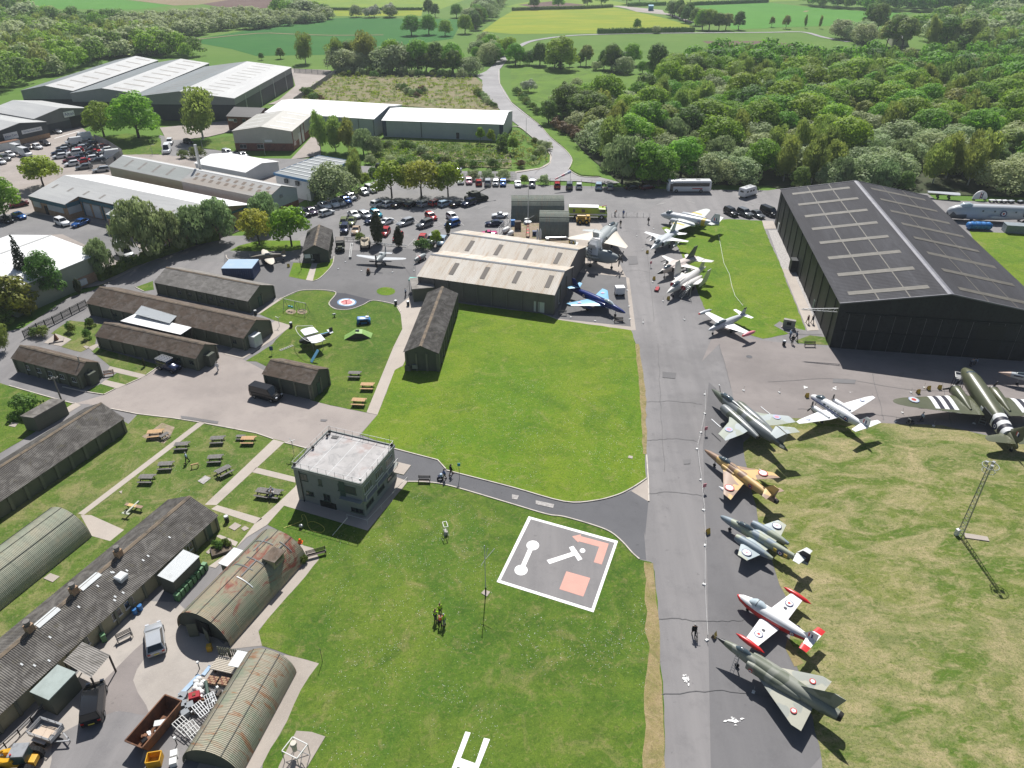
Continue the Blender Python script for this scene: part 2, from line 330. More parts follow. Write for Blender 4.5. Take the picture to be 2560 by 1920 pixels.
sheet('nissen_pad','r 1600,900 1765,968 1838,1090 n 430,0 190,270 20,470 60,600 m 1900,640 2100,350 r 1200,1500',M['pad_concrete'],layer=55)
sheet('nissen_pad','n 250,680 305,690 548,752 390,980 270,1250 60,1620 -80,1850 -600,1850 -200,1000',M['pad_concrete'],layer=56)
sheet('lawn','f 1700,1230 u 890,1400 1090,1472 1925,1592 k 1075,10 1088,150 1120,400 1138,700 1150,950 1160,1160 1040,1240 900,1305 700,1350 450,1360 0,1230 j 1700,1100 1640,1078 1570,1000 1195,903 905,782 1050,612 1200,222 1270,190 f 1500,1300',M['lawn_grass_bright'],layer=58,edge=.1)
sheet('lawn','j 240,1395 965,1612 1310,1192 1500,1198 1700,1235 2212,1385 k 300,1474 o 450,183 700,254 850,315 955,402 1036,492 1096,548 1205,572 1232,650 1242,800 1262,1000 1272,1300 F 1433,1500 1438,1900 520,1900 n 60,1620 270,1250 390,980 545,755 305,690 52,602 22,480 190,270 430,0 r 1838,1090 1765,968 1660,940 1240,700 1430,480',M['lawn_grass'],layer=58,edge=.1)
sheet('lawn','i 1190,607 1480,640 2212,772 j 440,905 330,1060 350,1210 240,1398 r 1230,700 1000,845 640,1195 440,1150 m 540,100 0,620 F -90,1420 -90,1100 i 1000,640 1110,690',M['lawn_grass_worn'],layer=58,edge=.08)
sheet('lawn','i -250,250 80,362 430,462 640,517 590,560 400,700 -250,1100',M['lawn_grass'],layer=58,edge=.1)
sheet('lawn','i 790,60 840,30 1370,180 1360,200 1265,268 950,190',M['lawn_grass_worn'],layer=58)
sheet('lawn','i 920,312 1010,250 1215,295 1090,352',M['lawn_grass_worn'],layer=58)
sheet('lawn','i 750,402 870,345 1000,385 900,437',M['lawn_grass'],layer=58)
sheet('lawn','e 440,1500 600,1385 900,1420 830,1520 820,1600 700,1659 530,1615 620,1550',M['lawn_grass_worn'],layer=58,edge=.1)
sheet('lawn','e 1170,1100 1320,1045 1330,1120 1240,1135',M['lawn_grass'],layer=58)
sheet('lawn','w 250,1580 560,1385 600,1330 770,1170 590,1115 400,1035 680,855 870,772 1100,762 1290,790 1215,900 1225,945 1300,985 1450,985 1600,935 1720,882 1975,932 2035,1010 2055,1220 1990,1400 1870,1659 j 1070,320 955,592 640,528 480,488 300,300 0,150',M['lawn_grass'],layer=58,edge=.06)
sheet('lawn','w 70,305 170,250 400,190 880,190 890,290 740,312 350,315',M['lawn_grass_bright'],layer=58,edge=.1)
sheet('lawn','w 800,445 1012,455 948,645 745,605',M['lawn_grass_bright'],layer=58)
sheet('lawn','w 1072,460 1250,400 1268,372 1240,480 1110,620 1022,658',M['lawn_grass_bright'],layer=58)
sheet('lawn','',M['lawn_grass_bright'],layer=58,pts=[G('w',1865+108*math.cos(t*PI/14),775+47*math.sin(t*PI/14))for t in range(28)])
sheet('lawn','v 430,410 520,390 1210,312 1590,332 1620,430 1700,620 1790,800 1880,1060 2000,1350 2092,1590 1950,1612 1860,1642 1600,1690 1430,1640 1000,1420 930,1340 870,1200 800,1000 610,620',M['lawn_grass_bright'],layer=58,edge=.12)
sheet('lawn','l -20,640 200,640 560,640 960,682 1500,702 1900,792 2212,852 F 2420,1020 2420,1900 1795,1900 1770,1610 p 935,1115 860,960 905,640 790,420 748,285 k 2150,1640 2110,1400 2030,1100 2000,850',M['dry_grass'],layer=58,edge=.18)
sheet('lawn','h 1740,610 2212,642 F 2420,562 2420,760 h 2212,1100 1900,1000',M['lawn_grass_bright'],layer=58,edge=.1)
sheet('lawn','h 240,1560 360,1515 490,1530 530,1600 250,1582',M['lawn_grass_worn'],layer=58)
sheet('grass_verge','k 1066,0 1096,0 1130,220 1155,400 1163,950 1130,950 1118,700 1104,420',M['verge_dead_grass'],layer=60,edge=.12)
sheet('grass_verge','o 1140,570 1220,582 1240,800 1262,1000 1275,1500 F 1436,1600 1438,1900 1385,1900 1392,1600 o 1150,1600 1190,1300 1145,1150 1170,1000 1150,800',M['verge_dead_grass'],layer=60,edge=.2)
sheet('worn_patch','i 1225,800 1400,680 1510,720 1470,800 1420,860',M['bare_earth'],layer=60,edge=.2)
sheet('worn_patch','p 860,880 1000,1100 920,1130 840,970',M['verge_dead_grass'],layer=60,edge=.2)
for s in('i 1715,675 1767,685 q 965,590 900,572','j 150,825 245,850 r 650,475 515,470','r 1060,95 1110,40 1555,150 1560,215','r 590,520 660,475 1180,630 1090,690',
          'r 1590,230 1600,390 1430,480 1230,705 1000,845 640,1200 560,1180 880,960 1090,690 1360,450','r 640,830 690,815 900,900 870,950','q 930,590 1050,590 1430,760 1270,890 1060,830',
          'i 760,30 830,0 870,0 800,60','i 870,345 910,310 1090,352 1010,385','i 950,192 1265,268 1215,297 930,230','f 1215,1270 1330,1180 1480,1100 1480,1290 j 1270,185 1200,225 1050,612 955,592 1190,20 f 1265,1460 1250,1330',
          'w 1012,455 1075,455 1022,658 945,645','w 380,1040 650,850 690,850 420,1030','w 590,1115 770,1168 740,1205 560,1335 220,1555 0,1500 300,1300','h 120,935 215,960 350,1270 440,1470 340,1475 250,1250','v 1590,332 1720,332 1752,422 1620,426','i 560,560 650,505 700,530 600,590','e 380,1580 480,1500 620,1550 530,1610'):
 sheet('path',s,M['path_concrete'],layer=62)
sheet('paving','h 0,605 75,605 210,870 265,985 440,1470 350,1270 215,960 120,935',M['gravel_grey'],layer=61)
sheet('paving','h 50,1430 100,1395 220,1450 330,1475 470,1480 470,1510 330,1510 180,1500',M['asphalt_grey'],layer=63)
sheet('tower_pad','j 240,1397 350,1212 1210,1150 1312,1187 965,1614',M['path_concrete'],layer=63)
for k,s in enumerate(('r 435,200 520,135 590,165 500,235','r 790,735 865,675 940,710 860,770','r 935,745 980,715 1030,745 970,775','q 500,1320 580,1260 690,1300 610,1365','r 530,1020 580,975 615,995 560,1040','i 75,710 105,680 160,685 130,720','e 720,1615 740,1605 775,1615 750,1635','n 200,1640 350,1340 480,1350 600,1390 440,1659 400,1800 150,1800','n 1945,150 1975,120 2025,140 1995,180','k 1000,985 1010,965 1045,972 1040,993','q 1370,320 1410,310 1400,345')):
 b=MB().poly(PL(s),-.1,.07);tag(b.build('concrete_slab',M['pad_concrete']if k else M['gravel_grey']),None,kind='structure')
sq=PL('s 560,235 1590,520 1308,1342 192,992');sheet('signal_square','',M['white_paint'],layer=64,pts=sq)
cc=sum(sq,Vector())/4;sheet('signal_square','',M['asphalt_grey'],layer=66,pts=PL('s 585,268 1550,540 1285,1300 237,972'))
def discpts(r,x,y,rx,ry,n=28):return[G(r,x+rx*math.cos(2*PI*t/n),y+ry*math.sin(2*PI*t/n))for t in range(n)]
sheet('marking','',M['white_paint'],layer=68,pts=discpts('s',608,572,73,56));sheet('marking','',M['white_paint'],layer=68,pts=discpts('s',473,857,76,60))
sheet('marking','s 555,610 608,620 522,815 470,805',M['white_paint'],layer=69)
sheet('marking','s 1025,595 1075,577 1180,730 1130,750 1090,688 800,787 768,742 1055,650',M['white_paint'],layer=68);sheet('marking','',M['white_paint'],layer=68,pts=discpts('s',1181,632,32,26))
sheet('marking','s 1060,468 1160,445 1162,465 1483,552 1403,792 1310,765 1372,588 1140,525 1130,537',M['pink_paint'],layer=68)
sheet('marking','s 995,870 1270,948 1190,1162 914,1075',M['pink_paint'],layer=68)
sheet('marking','n 1810,1345 1855,1355 1770,1575 1895,1620 1970,1400 2022,1412 1900,1720 1850,1900 1800,1900 1850,1690 1740,1650 1660,1900 1600,1900 1700,1640',M['white_paint'],layer=66)
sheet('play_surface','w 1290,792 1400,800 1720,880 1600,932 1450,980 1310,980 1232,940 1222,905',M['rubber_surface'],layer=64)
for k,(rx,ry,m)in enumerate(((112,46,paint('ring_blue',(.12,.25,.42),.7)),(92,37,M['white_paint']),(70,28,paint('ring_pink',(.6,.2,.2),.7)))):sheet('marking','',m,layer=66+2*k,pts=discpts('w',1415,903,rx,ry))
for s in('530,710 660,800','700,710 760,750','890,720 1030,810','1080,730 1150,790','1300,770 1420,835','1450,750 1510,790','1730,800 1800,860','30,850 140,815','600,885 660,870','870,855 1020,830','1250,895 1420,840','1370,925 1470,900','660,800 560,860','2040,570 2190,510','800,1240 960,1075','960,1075 1010,1085','860,1180 960,1210','900,1140 1000,1170','930,1110 1010,1130','800,1235 830,1205','930,1260 980,1225','140,1050 190,1020','2010,1040 2080,1010'):
 x0,x1=s.split();strip('marking','B '+s,.14,M['faded_marking'],0,66)
for s in('v 380,140 480,125','v 720,100 820,130','v 1400,120 1510,155','v 1540,130 1640,165','g 1250,390 1310,375'):strip('marking',s,.18,M['faded_marking'],0,66)
rs_=random.Random(9)
for r,x,y,rx,ry,n in(('p',400,1600,85,35,22),('o',1500,1585,45,50,20),('l',325,375,45,18,9),('l',562,390,40,18,9),('l',715,419,20,8,5)):
 for _ in range(n):
  cx,cy,q=x+rs_.gauss(0,rx*.4),y+rs_.gauss(0,ry*.4),rs_.uniform(.08,.3);a0=rs_.uniform(0,6.28)
  sheet('marking','',M['white_paint'],layer=67+.2*_,pts=[G(r,cx+rx*q*rs_.uniform(.3,1.3)*math.cos(a0+t*.9),cy+ry*q*rs_.uniform(.3,1.3)*math.sin(a0+t*.9))for t in range(7)])
for s,n in(('j 1195,905 1570,1003 1640,1080',0),('j 1645,1092 2212,1238 k 450,1362 700,1356 900,1308 1040,1242 1165,1160',4),('j 1310,1190 1500,1196 1700,1232 2212,1383 k 300,1472 o 450,180 700,252 850,312 958,401 1038,491 1100,546',4),
             ('i 80,361 430,461 640,516',0),('i 960,560 1190,606 1480,640 1720,676',0),('i 1767,686 2212,771 j 150,823',0),('j 245,852 440,903',0),('i 1265,268 1360,203',0),('i 1090,352 1215,296',0),('i 900,437 1000,386',0),('i 540,370 720,410 895,437',0),
             ('w 640,870 870,771 1100,761 1290,790 1215,900 1225,945 1300,985 1450,984 1600,934 1720,882 1975,932 2036,1010',4),('w 1268,372 1242,480 1110,620 1022,659',4),('w 25,360 40,400 120,445 270,475',4),('e 1170,1100 1245,1136',0),('k 1163,960 1178,1190 1182,1360',0)):
 kerb(s,smooth=n)
rr_=random.Random(77);tar('tarmac_patch',(.155,.15,.152),(.185,.18,.18),(.13,.127,.128));mat('crack_seal',(.125,.122,.124),.8)
for s in('o 1265,1065 1450,1062 1700,1085 2000,1070','k 1150,500 1400,495 1640,520','k 1170,830 1420,820 1600,835','v 20,915 160,905 300,930','F 1428,1500 1560,1492 1700,1510','k 1180,1290 1400,1280 1640,1310','g 960,620 1100,610 1240,640','k 1260,0 1275,300 1290,700 1320,1100','g 1150,700 1190,1000 1230,1400','l 0,330 600,300 1200,390 1800,410','l 250,560 800,600 1400,660','l 900,250 960,480 1000,660','l 1500,330 1560,600 1580,690','f 700,480 900,430 1200,420','f 1250,880 1330,1000 1300,1120','k 1790,0 1830,150 1890,380','c 100,1130 250,1270 300,1380 200,1500'):
 p=catmull(PL(s),8)
 for q in p:q.x+=rr_.uniform(-.12,.12);q.y+=rr_.uniform(-.12,.12)
 strip('tarmac_crack','',.07,MATS['crack_seal'],0,65,pts=p)
for s in('k 1480,1000 1545,995 1540,1035 1485,1040','k 1300,240 1420,250 1410,300 1300,290','g 1000,830 1080,830 1090,900 1010,905','l 560,300 760,310 750,345 560,335','l 1300,520 1420,525 1410,560 1300,555','i 1560,620 1890,670 1880,690 1570,645','j 560,650 620,655 600,672 555,668','k 205,1352 365,1385 355,1418 205,1385','k 0,1300 60,1310 45,1345 0,1340'):
 sheet('tarmac_patch',s,MATS['tarmac_patch']if 'k 205' not in s and 'k 0,' not in s else MATS['gravel_grey'],layer=64,edge=.08)
# --- people
SKIN=mat('skin',(.50,.31,.22),.6);HAIR={k:mat('hair_'+k,c,.7)for k,c in dict(dark=(.03,.022,.017),grey=(.35,.34,.33),brown=(.10,.06,.035)).items()}
CLOTH={k:mat('cloth_'+k,c,.85)for k,c in dict(hivis=(.42,.72,.03),orange=(.75,.13,.02),navy=(.015,.02,.05),black=(.012,.012,.014),blue=(.06,.12,.32),paleblue=(.42,.52,.66),white=(.68,.68,.68),grey=(.25,.26,.28),khaki=(.30,.25,.17),red=(.4,.06,.06),denim=(.07,.10,.17),maroon=(.18,.05,.06)).items()}
def skin_mesh(nodes,edges,radii,root,name):
 me=bpy.data.meshes.new(name);me.from_pydata(nodes,edges,[]);o=bpy.data.objects.new(name,me);COL.objects.link(o)
 sm=o.modifiers.new('skin','SKIN');sm.use_smooth_shade=True;ss=o.modifiers.new('sub','SUBSURF');ss.levels=1;ss.render_levels=1
 for v,r in zip(me.skin_vertices[0].data,radii):v.radius=(r,r);v.use_root=False
 me.skin_vertices[0].data[root].use_root=True
 dg=bpy.context.evaluated_depsgraph_get();dg.update();res=bpy.data.meshes.new_from_object(o.evaluated_get(dg));bpy.data.objects.remove(o);return res
PM={}
def make_pose(kind):
 """front is +x"""
 z=dict(ank=.08,knee=.48,hip=.92,waist=1.08,chest=1.32,neck=1.48,head=1.62)
 if kind=='sit':hipz=.5
 sw={'stand':.02,'walk':.26,'sit':0,'camera':.03,'bend':.05}[kind]
 N={};
 if kind=='sit':
  N['hip']=(0,0,.52);N['waist']=(.02,0,.70);N['chest']=(.08,0,.95);N['neck']=(.12,0,1.12);N['head']=(.15,0,1.25);N['top']=(.15,0,1.36)
  for s,k in((-1,'r'),(1,'l')):N['hp'+k]=(0,s*.10,.5);N['kn'+k]=(.42,s*.13,.50);N['an'+k]=(.40,s*.13,.10);N['to'+k]=(.58,s*.14,.05);N['sh'+k]=(.10,s*.19,1.05);N['el'+k]=(.22,s*.26,.80);N['wr'+k]=(.44,s*.16,.82)
 elif kind=='bend':
  N['hip']=(0,0,.92);N['waist']=(.10,0,1.06);N['chest']=(.30,0,1.22);N['neck']=(.44,0,1.30);N['head']=(.54,0,1.36);N['top']=(.62,0,1.42)
  for s,k in((-1,'r'),(1,'l')):N['hp'+k]=(0,s*.10,.90);N['kn'+k]=(.06,s*.12,.48);N['an'+k]=(-.02,s*.12,.08);N['to'+k]=(.18,s*.14,.04);N['sh'+k]=(.36,s*.19,1.24);N['el'+k]=(.44,s*.24,.98);N['wr'+k]=(.64,s*.18,.88)
 else:
  N['hip']=(0,0,.92);N['waist']=(.0,0,1.08);N['chest']=(.02,0,1.32);N['neck']=(.02,0,1.47);N['head']=(.04,0,1.60);N['top']=(.04,0,1.71)
  for s,k in((-1,'r'),(1,'l')):
   d=s*sw;N['hp'+k]=(0,s*.10,.90);N['kn'+k]=(d*.6+.03,s*.11,.49);N['an'+k]=(d-.02,s*.12,.08);N['to'+k]=(d+.18,s*.14,.04);N['sh'+k]=(.02,s*.19,1.42)
   if kind=='camera':N['el'+k]=(.20,s*.27,1.25);N['wr'+k]=(.30,s*.10,1.50)
   else:N['el'+k]=(-d*.4,s*.26,1.15);N['wr'+k]=(-d*.6+.10,s*.25,.90)
 def sub(names,E_,rad,root,nm):ids={n:i for i,n in enumerate(names)};return skin_mesh([N[n]for n in names],[(ids[a],ids[b])for a,b in E_],[rad[n]for n in names],ids[root],nm)
 for k in 'rl':
  w=Vector(N['wr'+k]);e=Vector(N['el'+k]);d=(w-e).normalized();N['ha'+k]=tuple(w+d*.09)
 names=['hip','waist','chest','neck','head','top']+[a+k for k in 'rl' for a in('hp','kn','an','to','sh','el','wr','ha')]
 E_=[('hip','waist'),('waist','chest'),('chest','neck'),('neck','head'),('head','top')]+[q for k in 'rl' for q in(('hip','hp'+k),('hp'+k,'kn'+k),('kn'+k,'an'+k),('an'+k,'to'+k),('chest','sh'+k),('sh'+k,'el'+k),('el'+k,'wr'+k),('wr'+k,'ha'+k))]
 rad=dict(hip=.14,waist=.125,chest=.15,neck=.055,head=.098,top=.06)
 for k in 'rl':rad.update({'hp'+k:.09,'kn'+k:.062,'an'+k:.045,'to'+k:.04,'sh'+k:.065,'el'+k:.046,'wr'+k:.034,'ha'+k:.034})
 body=sub(names,E_,rad,'hip','body_'+kind)
 bm=bmesh.new();bm.from_mesh(body);b=MB();hd=Vector(N['head'])
 b.loft([[tuple(hd+Vector((dx,.018*sy*f_,dz)))for sy,dz in((-1,-.03),(1,-.03),(0,.03))]for dx,f_ in((.08,1),(.125,.4))])
 for s in(-1,1):b.box(tuple(hd+Vector((0,s*.1,0))),(.03,.02,.06))
 for k in 'rl':
  h=Vector(N['ha'+k]);d=(h-Vector(N['wr'+k])).normalized();sd_=d.orthogonal().normalized()
  for q in range(4):p=h+sd_*(q-1.5)*.018;b.tube(p,p+d*(.075-.008*abs(q-1.2))-Vector((0,0,.01)),.009,.006,5)
  b.tube(h-d*.05,h-d*.01+sd_*.055,.010,.007,5)
 off=len(bm.verts);vv=[bm.verts.new(p)for p in b.v];
 for f_ in b.f:
  try:bm.faces.new([vv[i]for i in f_])
  except ValueError:pass
 bm.to_mesh(body);bm.free()
 tro=sub(['hip','hpr','knr','anr','hpl','knl','anl'],[('hip','hpr'),('hpr','knr'),('knr','anr'),('hip','hpl'),('hpl','knl'),('knl','anl')],dict(hip=.155,hpr=.105,knr=.078,anr=.065,hpl=.105,knl=.078,anl=.065),'hip','trousers_'+kind)
 top=sub(['hip','waist','chest','shr','elr','wrr','shl','ell','wrl'],[('hip','waist'),('waist','chest'),('chest','shr'),('shr','elr'),('elr','wrr'),('chest','shl'),('shl','ell'),('ell','wrl')],dict(hip=.15,waist=.15,chest=.168,shr=.082,elr=.06,wrr=.045,shl=.082,ell=.06,wrl=.045),'waist','top_'+kind)
 hr=MB();t=Vector(N['top']);c=hd+Vector((-.02,0,.035));hr.loft([[tuple(c+Vector((r_*.115*math.cos(2*PI*k/10),r_*.108*math.sin(2*PI*k/10),dz)))for k in range(10)]for r_,dz in((.95,-.02),(1.02,.04),(.85,.09),(.4,.125))]);hair=hr.mesh('hair',True)
 sh=MB()
 for k in 'rl':a=Vector(N['an'+k]);o_=Vector(N['to'+k]);sh.loft([[tuple(p+Vector((0,.048*math.cos(2*PI*q/8),.045*math.sin(2*PI*q/8)+.0)))for q in range(8)]for p in(a+Vector((-.07,0,-.03)),a+Vector((.03,0,-.02)),o_+Vector((.02,0,0)),o_+Vector((.07,0,-.005)))])
 PM[kind]=dict(body=body,trousers=tro,top=top,hair=hair,shoes=sh.mesh('shoes',True))
for k in('stand','walk','sit','camera','bend'):make_pose(k)
def person(label,p,rz,pose,top,tro,hair='dark',z=0.,group=None,s=1.04):
 r=thing('person',label,'person',(p.x,p.y,z),rz,group);r.scale=(s,s,s)
 for nm,m in(('body',SKIN),('trousers',CLOTH[tro]),('top',CLOTH[top]),('hair',HAIR[hair]),('shoes',CLOTH['black'])):
  me=PM[pose][nm];o=bpy.data.objects.new({'top':'shirt'}.get(nm,nm),me);COL.objects.link(o);o.parent=r
  if not me.materials:me.materials.append(m)
  o.material_slots[0].link='OBJECT';o.material_slots[0].material=m
 return r
# --- building materials
def clad(name,c,c2,rough=.6,wave=None,metal=0.,spec=.4):return mat(name,c,rough,metal,layers=[(c2,.35,.45,.7,6,(1,1,1),.7),(tuple(k*.7 for k in c),1.6,.55,.75,6,(1,1,1),.5)],wave=wave,spec=spec)
clad('hut_wall_green',(.115,.125,.09),(.155,.15,.115),.85)
clad('hut_wall_dark',(.085,.095,.075),(.11,.115,.09),.85)
clad('hut_wall_cream',(.30,.28,.18),(.36,.34,.23),.85)
clad('hut_pier',(.14,.15,.11),(.19,.18,.14),.85)
mat('asbestos_roof',(.125,.115,.105),.9,layers=[((.23,.215,.195),.55,.42,.62,7,(1,1,1),.9),((.075,.068,.06),.35,.48,.7,6,(1,2.5,1),.8),((.34,.33,.30),4.5,.62,.7,4,(1,1,1),.6),((.17,.15,.085),1.1,.58,.72,6,(1,1,1),.5)],bump=(9,.02),spec=.2)
mat('asbestos_roof_pale',(.24,.225,.205),.9,layers=[((.33,.31,.285),.4,.42,.62,7,(1,1,1),.9),((.13,.12,.105),.6,.5,.7,6,(1,2.5,1),.7),((.40,.39,.37),4.5,.6,.7,4,(1,1,1),.6)],bump=(9,.02),spec=.2)
mat('asbestos_roof_brown',(.14,.105,.08),.9,layers=[((.21,.18,.155),.5,.42,.62,7,(1,1,1),.8),((.075,.06,.045),.7,.48,.7,6,(1,2.,1),.8),((.30,.28,.25),5.,.63,.7,4,(1,1,1),.6)],bump=(9,.02),spec=.2)
mat('ridge_tile',(.20,.155,.11),.9,layers=[((.1,.085,.07),.9,.45,.65)])
mat('rust_roof',(.52,.465,.39),.65,layers=[((.60,.56,.50),.13,.4,.6,5,(2.2,.12,1),.9),((.40,.27,.16),.5,.5,.72,6,(2.5,.2,1),.75),((.30,.25,.21),2.,.6,.8,6,(3,.3,1),.5)],spec=.35)
mat('hangar_black',(.018,.021,.023),.6,layers=[((.03,.034,.036),.4,.45,.7,5,(1,1,.2),.8),((.010,.011,.012),2.,.5,.7)],spec=.3)
mat('hangar_roof',(.052,.051,.056),.8,layers=[((.075,.075,.083),.09,.42,.66,6,(.35,3,1),.85),((.045,.045,.05),.5,.5,.7,6,(.5,3,1),.6),((.11,.11,.12),.25,.6,.75,6,(.3,4,1),.4)],spec=.15)
mat('hangar_rooflight',(.088,.08,.065),.6,layers=[((.13,.12,.1),.8,.45,.7)])
mat('ridge_metal',(.16,.16,.18),.6,layers=[((.2,.2,.21),.7,.45,.7)],metal=.3)
clad('wall_dark_grey',(.045,.055,.065),(.06,.068,.078));clad('wall_light_grey',(.25,.26,.265),(.29,.295,.30));clad('wall_mid_grey',(.14,.148,.15),(.17,.175,.175))
clad('wall_cream',(.42,.405,.35),(.47,.45,.39));clad('wall_pale_blue',(.42,.45,.47),(.48,.50,.52));clad('wall_sage',(.30,.33,.25),(.34,.36,.29));clad('wall_white',(.62,.62,.61),(.7,.7,.69));clad('wall_navy',(.035,.055,.11),(.05,.07,.13));clad('fascia_teal',(.035,.12,.16),(.05,.15,.19))
mat('brick_red',(.20,.085,.06),.9,layers=[((.27,.13,.09),2.5,.45,.65),((.13,.06,.05),.7,.5,.7)])
mat('brick_tan',(.33,.21,.13),.9,layers=[((.4,.28,.19),2.5,.45,.65)])
def indroof(name,c,c2):return mat(name,c,.45,layers=[(c2,.12,.4,.65,6,(.4,2,1),.8),(tuple(k*.75 for k in c),.6,.5,.75,6,(.3,3,1),.5)],spec=.45)
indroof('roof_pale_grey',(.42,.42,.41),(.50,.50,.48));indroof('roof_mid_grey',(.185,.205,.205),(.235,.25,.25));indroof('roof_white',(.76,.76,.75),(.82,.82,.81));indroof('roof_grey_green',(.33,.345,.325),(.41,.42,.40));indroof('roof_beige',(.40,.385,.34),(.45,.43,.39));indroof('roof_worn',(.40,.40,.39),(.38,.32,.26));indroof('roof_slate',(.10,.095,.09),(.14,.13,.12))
mat('rooflight_grey',(.24,.225,.205),.6,layers=[((.33,.31,.29),.9,.45,.7)]);mat('rooflight_brown',(.20,.16,.125),.6,layers=[((.28,.22,.18),.9,.45,.7)]);mat('rooflight_pale',(.7,.7,.67),.5)
mat('window_glass',(.02,.026,.03),.12,spec=.6);mat('window_glass_dusty',(.07,.08,.08),.3,spec=.5)
mat('window_frame_white',(.6,.6,.58),.5);mat('window_frame_green',(.10,.13,.10),.6);mat('door_dark',(.02,.022,.02),.7);mat('door_white',(.62,.62,.6),.6);mat('door_green',(.06,.10,.08),.6);mat('drainpipe',(.04,.045,.04),.5);mat('sign_white',(.72,.73,.74),.5);mat('sign_blue_text',(.03,.06,.22),.5);mat('sign_red',(.55,.05,.05),.5)
mat('nissen_green',(.39,.375,.29),.75,layers=[((.31,.335,.255),.22,.4,.6,5,(1,1,1),.9),((.375,.325,.225),.8,.5,.7,6,(1,1,1),.6),((.20,.21,.165),.6,.5,.75,6,(4,.4,.4),.6)],spec=.25)
mat('nissen_rust',(.36,.315,.23),.8,layers=[((.27,.295,.21),.30,.46,.62,6,(1,1,1),.9),((.30,.10,.075),.38,.54,.64,7,(.7,1,1),.95),((.44,.33,.2),.9,.55,.7,6,(3,.6,.6),.7),((.15,.125,.10),1.3,.58,.75,6,(4,.4,.4),.6)],spec=.2)
mat('nissen_rust_streak',(.37,.34,.26),.8,layers=[((.28,.315,.225),.4,.48,.63,6,(1,1,1),.9),((.33,.175,.095),.6,.54,.64,7,(2.6,.55,.55),.9),((.43,.39,.31),.8,.5,.7,6,(3,.4,.4),.7)],spec=.2)
mat('nissen_dull',(.165,.185,.155),.7,layers=[((.22,.235,.195),.3,.4,.65,6,(1,1,1),.8),((.24,.16,.11),.5,.57,.68,7,(4,.5,.5),.7),((.095,.11,.095),1.1,.5,.7,6,(3,.5,.5),.6)],spec=.3)
mat('tower_roof',(.40,.385,.375),.85,layers=[((.50,.48,.47),.35,.42,.65,6,(1,1,1),.8),((.25,.245,.245),.55,.5,.68,7,(1,1,1),.75),((.38,.31,.29),.3,.58,.7)],spec=.25)
clad('tower_wall',(.24,.258,.245),(.29,.30,.285),.8)
mat('pale_sheet',(.60,.62,.62),.45,layers=[((.45,.46,.45),.8,.55,.75,6,(1,1,1),.6)])
mat('steel_grey',(.32,.33,.34),.45,metal=.5,layers=[((.2,.2,.2),2.,.5,.75)]);mat('galvanised',(.45,.46,.47),.4,metal=.6);mat('black_metal',(.02,.02,.022),.45);mat('rusty_iron',(.18,.085,.045),.85,layers=[((.09,.05,.035),1.5,.45,.65)])
mat('timber_dark',(.075,.06,.05),.8,layers=[((.13,.11,.095),3.,.45,.7,5,(.3,4,1),.8)]);mat('timber_grey',(.19,.18,.17),.85,layers=[((.12,.11,.1),3.,.45,.7)]);mat('timber_new',(.50,.32,.17),.8,layers=[((.4,.25,.13),3.,.45,.7)])
M=MATS
